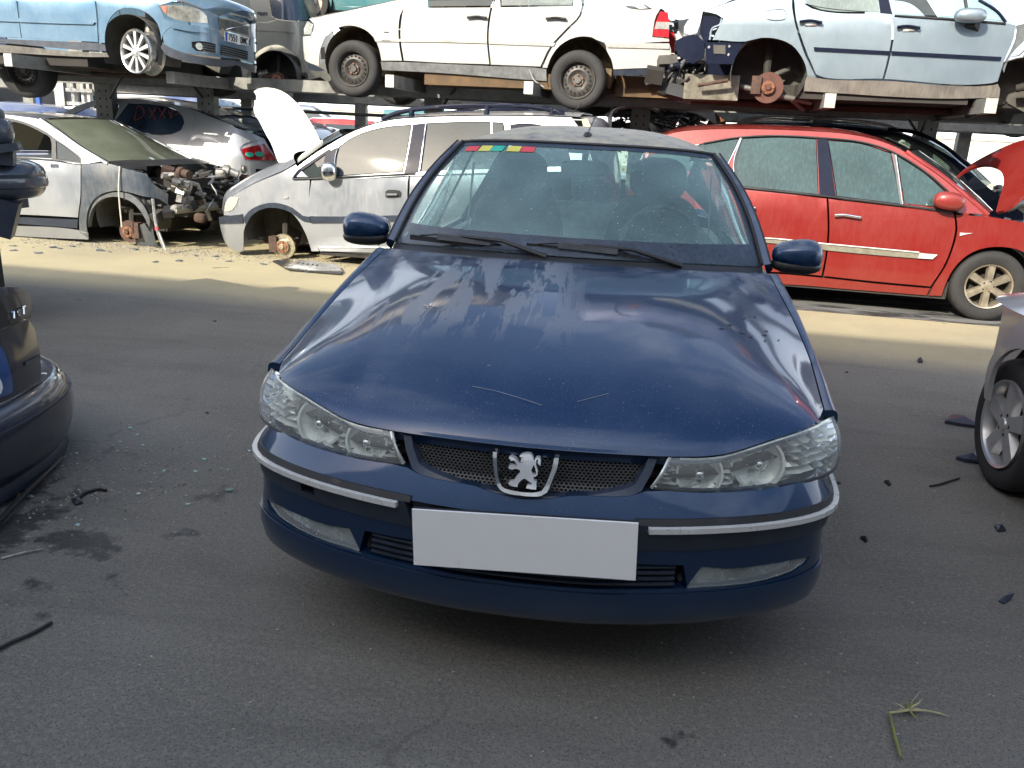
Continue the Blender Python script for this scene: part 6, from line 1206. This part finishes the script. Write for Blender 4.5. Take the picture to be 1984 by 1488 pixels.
far_car('orange_red_car', 'orange-red car far off above the silver minivan bonnet', (-5.7, 17.2, .1), 20, FRED, 'hatch', 3.8, 1.65, 1.45)
far_car('teal_van', 'green-blue glazed van far off beside the orange-red car', (-4.2, 21.0, 0), 15, TEAL, 'van', 4.6, 1.8, 1.9)
far_car('white_rack_car', 'white wheel-less car in the rear rack seen under the white saloon', (-1.45, 12.9, 1.96), 175, AW, 'hatch', 4.2, 1.7, 1.45, False)
far_car('teal_rack_car', 'blue-green car high on the rear rack behind the white saloon nose', (-3.7, 12.9, 3.0), -5, TEAL, 'saloon', 4.3, 1.72, 1.4)
far_car('white_estate_high', 'white estate high on the rear rack behind the white saloon tail', (.05, 14.3, 2.25), -5, WH, 'estate', 4.3, 1.72, 1.5)
far_car('pale_car_on_rear_rack', 'dark grey car on the rear rack under the stripped silver saloon', (3.2, 12.8, 1.96), -5, FGR, 'hatch', 4.0, 1.7, 1.45, False)
far_car('white_car_right', 'white car with silver sill on the rear rack at the right edge', (7.7, 12.4, 1.78), -5, WH, 'hatch', 4.3, 1.72, 1.5, False)
far_car('white_car_low_right', 'white car on the ground behind the grey estate', (7.4, 12.6, 0), 174, WH, 'hatch', 4.1, 1.7, 1.48)
far_car('white_van', 'white van standing far behind the roof of the dark estate', (3.6, 19.5, .2), -3, WH, 'van', 5.0, 1.9, 2.2)
far_car('dark_roofed_car', 'dark grey car behind the dented saloon boot', (-7.4, 11.2, 0), -5, FGR, 'saloon', 4.4, 1.75, 1.42)
far_car('white_car_middle', 'white hatchback low behind the black car', (-6.6, 19.0, .1), 0, WH, 'hatch', 3.9, 1.7, 1.4)
# piled stripped noses between white saloon and stripped silver saloon
for i, (x, y, Y, mt, nm, lb) in enumerate(((1352, 62, 10.0, AW, 'stripped_white_nose', 'stripped white car nose topmost in the gap between the rack cars'), (1318, 150, 9.6, SILV, 'stripped_silver_nose', 'crumpled silver car front in the middle of the gap between the rack cars'), (1300, 225, 9.4, SILVW, 'silver_bumper_nose', 'silver car front with rounded bumper lowest in the gap between the rack cars'))):
    q = Car(nm, lb, float(at_y(x, y, Y)[1])+.1*i+.12, -5, at_y(x, y, Y)[0]-.45, at_y(x, y, Y)[0]+3.2, 1.6, at_y(x, y, Y)[2]+.2, .3, float(at_y(x, y, Y)[2]-.4), 'stripped cars piled in the gap', -1, rf=.4, dr=.3)
    zc = float(at_y(x, y, Y)[2]); X0 = q.s0
    o = patch('front_wing', q.pos, [q.P.inv(x-38, y-22), q.P.inv(x+10, y-30), q.P.inv(x+80, y-30), q.P.inv(x+90, y+20), q.P.inv(x+60, y-2), q.P.inv(x+32, y-8), q.P.inv(x+12, y+12), q.P.inv(x+5, y+38), q.P.inv(x-34, y+30)], mt, q.root, 0, .02, g=.08, step=.05, corner=40)
    patch('bumper', q.pos, [q.P.inv(x-44, y+4), q.P.inv(x-4, y+2), q.P.inv(x+2, y+40), q.P.inv(x-36, y+36)], SILT, q.root, .02, .02, g=.08, step=.05, corner=60)
    junk(q, X0-.25, X0+1.0, .05, 1.2, zc-.32, zc+.22, 42, 70+i, [DARK, BLK, ALUB, WIRE, STL, LINER, RUSTD, WHT if i == 5 else GRY], 22, .62)
    if i: q.lamp_hub(*(lambda s_: (s_[0], .15, s_[2]))(q.loc(x+58+30*(i-1), y+20)), .13, RUST, .055, mirror=False)
    q.box('subframe', X0+1.6, .8, zc-.25, (2.6, 1.3, .12), DARK)
td = thing('upright_door_frame', 'bare pale door frame and wiring standing behind the blue saloon roof', 'car door', at_y(1210, 240, 8.6))
m = MB(); m.tube(spline([at_y(1180, 252, 8.6), at_y(1184, 222, 8.6), at_y(1200, 208, 8.6), at_y(1250, 205, 8.7), at_y(1275, 214, 8.8)], 6), .028, 8); m.build('door_frame', ALU, td, 60)
rj = random.Random(9)
for i in range(26):
    p = np.array(at_y(rj.uniform(1190, 1290), rj.uniform(212, 255), 9.0+rj.random()*.5)); MB().box(p, (rj.uniform(.04, .2), .1, rj.uniform(.03, .12)), Matrix.Rotation(rj.uniform(-.6, .6), 3, 'Y')).build('door_mechanism', rj.choice([BLK, WIRE, DARK, GRY, BLK, ALUB]), td, 0)
for i in range(14): MB().tube(spline([at_y(rj.uniform(1190, 1330), rj.uniform(205, 255), 9.2) for _ in range(4)], 5), rj.uniform(.006, .014), 6).build('wiring', rj.choice([BLK, WIRE, GRY]), td, 60)
gd = thing('long_guard_rail', 'long dark steel bar running behind the white bonnet above the ground', 'steel bar', at_y(760, 225, 9.2)); MB().tube([at_y(420, 208, 9.6), at_y(520, 213, 9.5), at_y(820, 228, 9.0)], .022, 8).build('bar', MATS['brace_steel'], gd, 60)
bl = thing('blue_steel_post', 'thin bright blue steel post under the light blue estate', 'post', (at_y(75, 190, 12)[0], 12, 0)); MB().box((at_y(75, 190, 12)[0], 12, 1.1), (.07, .07, 2.2)).build('post_shaft', plain('blue_post_paint', (.02, .10, .42), .5), bl, 0)
pw = thing('pale_gate_mast', 'pale grey forklift-like mast of steel channels left of the first rack post', 'mast', (at_y(150, 190, 11)[0], 11, 0))
for dx in (-.28, -.05, .12, .22): MB().box((at_y(150, 190, 11)[0]+dx, 11, 1.3), (.05 if dx > -.2 else .16, .08, 2.6)).build('channel', ALU if dx > -.2 else RACKE, pw, 0)
for z_ in (1.55, 1.75, 2.0): MB().box((at_y(150, 190, 11)[0]+.1, 10.93, z_), (.45, .05, .05)).build('cross_bar', ALU, pw, 0)
BRN = paint('far_brown_paint', (.13, .08, .05), .4, .35, .3); GRNP = paint('far_green_paint', (.03, .12, .07), .3, .35, .3)
for x, y, hd, mt, kd, lb in ((-13.2, 12.6, -4, FBK, 'hatch', 'black hatchback past the left edge of the rack'), (-9.4, 13.2, 176, BRN, 'estate', 'brown estate behind the dark blue estate roof'), (-1.2, 11.2, -5, GRNP, 'hatch', 'dark green hatchback hidden behind the silver minivan'), (2.4, 11.9, 175, BRN, 'saloon', 'brown saloon behind the red minivan roof'), (7.9, 9.7, -5, FGR, 'estate', 'grey estate parked behind the raised red bonnet'),
                       (11.9, 10.6, -6, FBL, 'hatch', 'blue hatchback beyond the grey estate at far right'), (9.5, 13.8, 172, FRED, 'saloon', 'red saloon in the back line at far right'), (-12.5, 16.8, 20, FGR, 'van', 'grey van behind the pale gate mast'), (5.4, 15.6, -5, TEAL, 'hatch', 'green-blue hatchback in the back line on the right')):
    far_car('parked_wreck', lb, (x, y, 0), hd, mt, kd, 4.2, 1.72, 1.46 if kd != 'van' else 2.0, True, 'wrecks parked behind the front row')
for x, mt, kd, lb in ((-13.6, FBL, 'hatch', 'blue hatchback on the rear rack past the left edge'), (-8.9, AW, 'saloon', 'white saloon on the rear rack behind the light blue estate'), (11.6, FGR, 'saloon', 'grey saloon on the rear rack past the right edge')):
    far_car('rear_rack_car', lb, (x, 12.9-.07*x, 1.96), -5, mt, kd, 4.2, 1.72, 1.45, False, 'cars on the rear rack')
# boundary wall and shrubs far off
bw = thing('boundary_wall', 'long pale yard wall far behind all the cars', 'wall', (0, 46, 0)); MB().box((0, 46, 1.1), (160, .3, 2.2)).build('wall_face', plain('pale_render', (.55, .53, .48), .9, var=.15, sc=2), bw, 0); MB().box((0, 46, 2.26), (160.2, .45, .12)).build('coping', CLAD, bw, 0)
def shrub(x, y, h, s, label):
    t = thing('shrub', label, 'shrub', (x, y, 0)); MB().tube([(x, y, 0), (x+.1, y, h*.5)], [.06, .02], 6).build('stem', DARK, t); r = random.Random(s); m = MB()
    for i in range(900):
        a, b_, c = r.gauss(0, .3), r.gauss(0, .3), r.random(); p = Vector((x+a*h*(1.1-c*.6), y+b_*h*(1.1-c*.6), h*(.1+.9*c))); q = Vector((r.gauss(0, 1), r.gauss(0, 1), r.gauss(0, 1))).normalized()*.07; w_ = q.cross(Vector((r.random(), r.random(), 1))).normalized()*.03
        m.add([p-q, p+w_, p+q, p-w_], [(0, 1, 2, 3)])
    m.build('foliage', MATS.get('shrub_leaf') or plain('shrub_leaf', (.12, .13, .04), .7, var=.5), t, 0, kind='stuff')
for x_, h_, s_, lb in ((-7.6, 3.4, 1, 'yellow-green shrub far behind the silver minivan roof rail'), (.35, 3.2, 2, 'yellow-green shrub in the gap left of the stripped silver saloon')): shrub(x_*1.5, 24, h_, s_, lb)

# ------------------------------------------------------------------ left foreground: tail of a dark blue saloon
NV = paint('navy_scuffed_paint', (.005, .010, .030), .2, .35, .12, (.20, .21, .20))
class Tail(Car):
    pass
pl_ = spline([(-2.02, -2.4), (-2.015, -1.2), (-2.03, -.2), (-2.06, .5), (-2.10, .95), (-2.19, 1.22), (-2.36, 1.40), (-2.62, 1.49), (-3.1, 1.53), (-4.4, 1.55), (-6.2, 1.55)], 12)
ltail = Prism(pl_, lambda z, u: .16*max(0, z-.45))
lt = thing('navy_saloon_tail', 'tail of a dark navy saloon with chrome engine badge at the left edge', 'car', (-3.4, .1, 0))
def lpart(nm, c, pts, mat, off=0., th=.02, **kw): return patch(nm, ltail.pos, [ltail.inv(a, b, off) for a, b in px(c, pts)], mat, lt, off=off, th=th, g=.06, step=.04, **kw)
lpart('boot_spoiler', 'S', [(-500, 40), (-200, 46), (0, 62), (100, 56), (152, 60), (165, 70), (184, 105), (188, 235), (160, 240), (0, 305), (-500, 480)], plain('spoiler_black', (.012, .013, .016), .35, coat=.5), off=.05, th=.06, corner=50)
lpart('spoiler_top', 'S', [(-500, 20), (-200, 30), (0, 50), (100, 52), (155, 62), (160, 72), (80, 82), (0, 118), (-500, 230)], NV, off=.06, th=.08, corner=50)
lpart('boot_lid', 'S', [(-500, 480), (0, 312), (160, 245), (175, 245), (205, 300), (232, 400), (246, 520), (246, 620), (120, 690), (0, 750), (-500, 1000)], NV, off=.02, corner=50)
lpart('dust_stripe', 'S', [(155, 500), (200, 478), (240, 455), (242, 472), (200, 495), (158, 522)], plain('dried_mud_smear', (.09, .10, .09), .8), off=.026, th=.002)
lpart('plate_recess', 'S', [(-400, 380), (0, 402), (28, 440), (55, 520), (78, 640), (74, 685), (0, 715), (-400, 900)], plain('blue_plate_tint', (.03, .07, .19), .2, coat=1., var=.5, sc=6), off=.028, th=.01, corner=50)
lpart('number_plate', 'S', [(-300, 640), (0, 600), (12, 625), (18, 655), (8, 690), (-20, 700), (-300, 820)], WHT, off=.036, th=.006, corner=179)
lpart('lower_panel', 'S', [(-500, 1010), (0, 755), (120, 695), (246, 625), (250, 700), (120, 780), (0, 870), (-500, 1150)], NV, off=.0, corner=60)
prof_b = [(.355, -.02), (.368, .03), (.362, .055), (.335, .078), (.29, .094), (.23, .100), (.17, .094), (.12, .078), (.08, .055), (.06, .02)]
m = MB(); m.grid([[ltail.pos(u, zz_, of+ltail.iz(zz_, 0)) for u in np.linspace(0, ltail.L[-1], 70)] for zz_, of in spline(prof_b, 3)]); m.build('bumper', NV, lt, 50)
m = MB(); m.tube([ltail.pos(u, .30, .093) for u in np.linspace(0, ltail.L[-1]*.75, 50)], .006, 6); m.build('bumper_crease', TRIM, lt, 60)
m = MB(); m.grid([[ltail.pos(u, zz_, of+ltail.iz(zz_, 0)) for u in np.linspace(0, ltail.L[-1], 60)] for zz_, of in ((.08, .05), (.05, .065), (.025, .06), (.025, -.1))]); m.build('lower_skirt', TRIM, lt, 50)
sn = thing('fallen_trim_strip', 'thin dark trim strip hanging along the bottom of the navy bumper', 'trim strip', at_z(60, 950, .02)); MB().tube([at_z(-120, 1110, .03), at_z(0, 1008, .035), at_z(60, 945, .035), at_z(118, 888, .03)], .012, 6).build('strip', BLK, sn, 60)
def lf2(a, b):
    q = a/3.; x = (66+(158-66)*q)+(1-b)*2; y = (200-36*q)*1.0+(1-b)*44; return ltail.pos(*ltail.inv(x*.32258, 540+y*.32258, .058), .058)
letters('18T', lf2, .0045, CHR, lt)
rot = None
MB().box((-4.3, -.35, .20), (3.9, 3.2, .30)).build('underbody', DARK, lt, 0)
m = MB(); m.grid([[(-2.22-.25*i, y, .79-.01*i) for y in [-1.9+j*.27 for j in range(11)]] for i in range(8)]); m.build('boot_top', NV, lt, 60)
MB().box((-5.6, -.2, .55), (2.6, 3.2, .55)).build('body_shell', NV, lt, 0)
# the torn bumper stacked above it, further back
bx = thing('torn_bumper_on_wreck', 'dark slate-blue bumper with torn lamp brackets on a wreck at the left edge', 'bumper', (-4.6, 3.2, 0))
BP = paint('slate_bumper_paint', (.030, .042, .065), .3, .42, .12, (.20, .22, .23)); BPD = plain('slate_plastic', (.030, .040, .058), .5, coat=.3)
bpl = spline([(-7.4, 1.75), (-6.2, 2.0), (-5.0, 2.35), (-4.3, 2.72), (-3.95, 3.02), (-3.80, 3.25), (-3.80, 3.45), (-3.95, 3.62), (-4.5, 3.85)], 14)
bpr = Prism(bpl, lambda z, u: 0.)
def sweep(nm, prof, mat, u0=.0, u1=1.):
    m = MB(); m.grid([[bpr.pos(u, zz_, of) for u in np.linspace(bpr.L[-1]*u0, bpr.L[-1]*u1, 80)] for zz_, of in prof]); return m.build(nm, mat, bx, 32)
sweep('bumper_skin', [(1.085, -.16), (1.100, -.10), (1.098, -.03), (1.075, .02), (1.05, .045), (1.02, .055), (1.002, .050), (.995, .060), (.965, .066), (.935, .060), (.925, .045), (.905, .040), (.885, .025), (.862, .0), (.850, -.06)], BP)
sweep('bumper_flange', [(1.10, -.14), (1.135, -.13), (1.14, -.10), (1.10, -.08)], BPD, 0, .78)
for k_ in range(5):
    q_ = bpr.pos(bpr.L[-1]*(.50+.055*k_), 1.15, -.11); MB().box(q_, (.05, .05, .035), Matrix.Rotation(R(28), 3, 'Z')).build('clip', BPD, bx, 0)
rb = random.Random(4)
def chunk(nm, c, d, mat, rz=30, ry=0, rx=0): MB().box(c, d, Matrix.Rotation(R(rz), 3, 'Z') @ Matrix.Rotation(R(ry), 3, 'Y') @ Matrix.Rotation(R(rx), 3, 'X')).build(nm, mat, bx, 0)
chunk('lamp_bracket', (-3.84, 3.12, 1.175), (.34, .18, .05), BPD, 30, -10); chunk('lamp_bracket', (-3.88, 3.14, 1.135), (.30, .15, .09), BPD, 30, 4)
m = MB(); m.ellip((-3.86, 3.18, 1.285), (.24, .22, .19), Matrix.Rotation(R(25), 3, 'Z'), 16, 10, .7); m.build('torn_corner', BPD, bx, 60); m = MB(); m.ellip((-3.90, 3.18, 1.385), (.22, .2, .12), None, 14, 8, .7); m.build('torn_corner', TRIM, bx, 60)
m = MB(); m.ellip((-4.05, 3.12, 1.10), (.5, .3, .22), None, 14, 8, .6); m.build('inner_housing', VOID, bx, 60)
chunk('crash_bar', (-4.5, 3.1, 1.0), (1.0, .12, .14), GRY, 28); chunk('lower_duct', (-3.90, 3.20, .75), (.20, .20, .24), TRIM, 30, 18)
MB().box((-5.6, 3.1, .42), (2.2, 1.6, .84)).build('wreck_body', DARK, bx, 0); MB().box((-4.65, 3.3, .80), (1.1, .9, .10)).build('carrier', TRIM, bx, 0)

# ------------------------------------------------------------------ right foreground: corner and wheel of a silver hatchback
rp = spline([(3.9, 2.66), (3.1, 2.64), (2.40, 2.58), (2.05, 2.44), (1.92, 2.24), (1.885, 1.98), (1.885, 1.5), (1.895, .9), (1.90, 0), (1.91, -1.2)], 12)
rpr = Prism(rp, lambda z, u: .10*max(0, z-.62)+.30*max(0, z-.72)**1.5, -1. if False else 1.)
if rpr.at(rpr.L[-1]*.8)[1][0] > 0: rpr.N = -rpr.N
rc = thing('silver_hatchback_corner', 'silver-grey hatchback corner with five-spoke alloy wheel at the right edge', 'car', (2.9, .3, 0))
SG = paint('silver_grey_paint', (.42, .42, .43), .6, .35, .15)
def rpart(nm, pts, mat, off=0., th=.02, **kw): return patch(nm, rpr.pos, [rpr.inv(a, b, off) for a, b in px('T', pts)], mat, rc, off=off, th=th, g=.05, step=.03, **kw)
rpart('front_wing', [(760, 40), (690, 84), (664, 104), (630, 138), (598, 182), (572, 225), (558, 285), (556, 338), (563, 345), (572, 290), (584, 246), (606, 212), (638, 190), (672, 186), (704, 210), (735, 270), (760, 400), (900, 500), (1000, 300)], SG, corner=60)
m = MB(); m.grid([[rpr.pos(u, z, 0) if k == 0 else tuple(np.array(rpr.pos(u, z, 0))+np.array([.25*k, 0, .05*k])) for u in np.linspace(rpr.L[-1]*.25, rpr.L[-1]*.98, 24)] for k, z in ((0, .80), (1, .80), (3, .80), (6, .80))]); m.build('bonnet', SG, rc, 60)
wheel((1.965, 1.90, .298), (-1, 0, 0), .298, .205, 'alloy5', rc, plain('light_alloy', (.50, .50, .50), .35, .6, var=.12))
MB().lathe((2.34, 1.92, .32), (-1, 0, 0), [(0, -.1), (.345, -.1), (.36, .26)], 30).build('wheel_house', LINER, rc, 40)
MB().box((3.0, .6, .55), (1.7, 4.0, .45)).build('body_shell', SG, rc, 0); MB().lathe((2.02, -.65, .298), (-1, 0, 0), [(.2, .02), (.21, .02), (.29, .02), (.298, 0), (.298, -.18)], 30).build('wheel', RUB, rc, 40)
MB().box((3.0, -.7, 1.05), (1.4, 2.2, .55)).build('cabin', FBK, rc, 0)

# ------------------------------------------------------------------ litter on the ground
def strand(name, label, cat, pts, r_, mat, z=.008, group=None):
    P = [at_z(a, b, z) for a, b in pts]; t = thing(name, label, cat, P[0], group); MB().tube(spline(P, 6), r_, 6).build('strand', mat, t, 60); return t
def scrap(label, pts, mat, z=.012, up=.01):
    t = thing('plastic_fragment', label, 'plastic fragment', at_z(*pts[0], 0)); P = [at_z(a, b, z) for a, b in pts]; n_ = len(P); c = sum(P)/n_+np.array([0, 0, up]); m = MB()
    lo = [p-np.array([0, 0, z-.002]) for p in P]; m.add([tuple(p) for p in P]+[tuple(c)]+[tuple(p) for p in lo], [(i, (i+1) % n_, n_) for i in range(n_)]+[(i, n_+1+i, n_+1+(i+1) % n_, (i+1) % n_) for i in range(n_)]); m.build('shard', mat, t, 0); return t
strand('wire_offcut', 'thick black wire offcut curling at the lower left edge', 'wire', [(-30, 1275), (10, 1250), (60, 1228), (100, 1206)], .0055, BLK)
strand('wire_offcut', 'short black wire beside the dark stain at left', 'wire', [(148, 968), (165, 955), (190, 948), (206, 950)], .007, BLK)
strand('wire_offcut', 'pale thin rod on the oily stain by the navy bumper', 'wire', [(2, 1082), (40, 1072), (82, 1064)], .0035, ALUB)
scrap('small dark blob lying at the end of the black wire at left', [(138, 966), (152, 962), (160, 972), (145, 977)], BLK, .01)
T2 = lambda pts: [(1560+a*.62366*1.0, 560+b*.62366) for a, b in pts]
scrap('larger flat black plastic piece beside the silver hatchback wheel', T2([(435, 408), (458, 388), (500, 392), (545, 412), (548, 425), (490, 418)]), TRIM, .02, .02)
scrap('second black plastic piece half under the silver hatchback tyre', T2([(470, 520), (510, 510), (540, 500), (552, 525), (545, 534), (500, 528)]), TRIM, .02, .02)
strand('wire_offcut', 'thin bent black twig of rubber before the silver hatchback wheel', 'wire', T2([(388, 612), (420, 606), (450, 596), (478, 588)]), .005, BLK)
scrap('small oval black chip between the saloon and the silver hatchback', T2([(246, 594), (256, 592), (268, 602), (262, 607)]), BLK)
scrap('dark square chip near the right edge of the yard', T2([(588, 732), (612, 730), (624, 746), (600, 748)]), TRIM)
scrap('tiny dark sliver right of the blue saloon bumper', T2([(172, 768), (182, 766), (195, 778), (190, 781)]), BLK)
scrap('thin dark leaf-shaped scrap near the right edge', T2([(600, 968), (620, 952), (650, 944), (640, 962), (618, 976)]), TRIM, .006, .003)
scrap('dark crumb on the sunlit lane at right', T2([(350, 216), (362, 214), (366, 222), (354, 223)]), BLK, .02, .02)
GRS = plain('dry_green_grass', (.22, .25, .06), .6, var=.3); GRY2 = plain('straw_grass', (.46, .42, .22), .6, var=.25)
gt = thing('grass_sprig', 'broken yellow-green grass sprig with splayed seed heads on the asphalt', 'grass sprig', at_z(1760, 1380, 0))
q = T2
MB().tube([at_z(a, b, .012) for a, b in q([(298, 1456), (282, 1400), (262, 1316)])], [.0035, .0045, .003], 6).build('stalk', GRS, gt)
MB().tube([at_z(a, b, z) for (a, b), z in zip(q([(262, 1316), (300, 1312), (320, 1308)]), (.014, .02, .02))], [.003, .003, .004], 6).build('stalk', GRY2, gt)
for P, mt, rr in (([(320, 1308), (380, 1310), (418, 1318), (446, 1328)], GRY2, .003), ([(320, 1308), (318, 1290), (317, 1270)], GRS, .003), ([(320, 1308), (340, 1328), (352, 1340)], GRS, .0028), ([(322, 1306), (345, 1290), (368, 1270)], GRY2, .0015), ([(318, 1308), (334, 1278), (358, 1250)], GRY2, .0012), ([(322, 1306), (330, 1290), (335, 1285)], GRS, .004)):
    MB().tube([at_z(a, b, .018-.003*i) for i, (a, b) in enumerate(q(P))], [rr]+[rr*.8]*(len(P)-2)+[.0006], 6).build('seed_head', mt, gt)
m = MB(); m.box((0, 0, 0), (.001, .001, .001))

# ------------------------------------------------------------------ third tier of the rack, above the frame, mirrored in the bonnet
for x in (-7.2, -2.3, 2.6, 7.4): MB().box((x, 9.1, 2.9), (.2, .14, 2.0)).build('post', RACK, rk, 0)
for y_ in (7.4, 8.9): MB().bar((-9.6, y_+.5, 3.86), (9.2, y_-.4, 3.86), .1, .14).build('rail', RACK, rk, 0)
for x, mt, kd, lb in ((-7.6, FGR, 'saloon', 'grey saloon on the topmost rack tier at the far left'), (-2.9, FBK, 'estate', 'black estate on the topmost rack tier above the white saloon'), (1.75, FBL, 'saloon', 'dark blue saloon on the topmost rack tier in the middle'), (6.3, FRED, 'hatch', 'dark red hatchback on the topmost rack tier at the right')):
    far_car('top_tier_car', lb, (x, 8.1-.087*x, 3.93), -5, mt, kd, 4.35, 1.75, 1.5, False, 'cars on the topmost rack tier', lamp=False)

rg_ = random.Random(77)
lv = MB()
for i in range(16):
    b0 = at_z(1560+318*.62366, 560+1308*.62366, .012); a = rg_.uniform(0, math.tau); L_ = rg_.uniform(.012, .05); p1 = b0+np.array([math.cos(a)*L_, math.sin(a)*L_*.8, rg_.uniform(0, .02)]); s_ = np.array([-math.sin(a), math.cos(a), 0])*.0018
    lv.add([b0-s_, (b0+p1)/2-s_*1.4+np.array([0, 0, .004]), p1, (b0+p1)/2+s_*1.4+np.array([0, 0, .004]), b0+s_], [(0, 1, 2, 3, 4)])
lv.build('leaf_blades', GRY2, gt, 0, kind='stuff')

def bits(label, name, cat, n_, box_, smin, smax, mat, seed, grp):
    r_ = random.Random(seed); first = None
    for i in range(n_):
        x, y = r_.uniform(box_[0], box_[1]), r_.uniform(box_[2], box_[3]); s_ = r_.uniform(smin, smax); k_ = r_.randint(4, 6); t_ = thing(name, label, cat, (x, y, 0), grp); top = []; m_ = MB()
        for j in range(k_):
            a = j*math.tau/k_+r_.uniform(-.3, .3); top.append((x+s_*math.cos(a)*r_.uniform(.6, 1.2), y+s_*math.sin(a)*r_.uniform(.4, .9), .004+r_.uniform(0, .35)*s_))
        m_.add(top+[(p[0], p[1], .001) for p in top], [tuple(range(k_))]+[(j, k_+j, k_+(j+1) % k_, (j+1) % k_) for j in range(k_)]); m_.build('shard', mat, t_, 0)
bits('small dark plastic crumb scattered on the shaded asphalt', 'plastic_crumb', 'plastic crumb', 26, (-3.2, 2.6, -.4, 3.8), .006, .016, BLK, 3, 'plastic crumbs on the asphalt')
bits('clear glass crumb glinting on the asphalt by the navy bumper', 'glass_crumb', 'glass crumb', 22, (-2.1, -1.2, .5, 1.6), .006, .014, plain('safety_glass', (.35, .55, .50), .1, coat=1.), 5, 'glass crumbs by the navy bumper')
bits('torn grey plastic bit lying before the ground row of wrecks', 'plastic_bit', 'plastic bit', 24, (-6.4, -2.6, 6.0, 6.7), .02, .055, GRY, 6, 'plastic bits before the ground row')
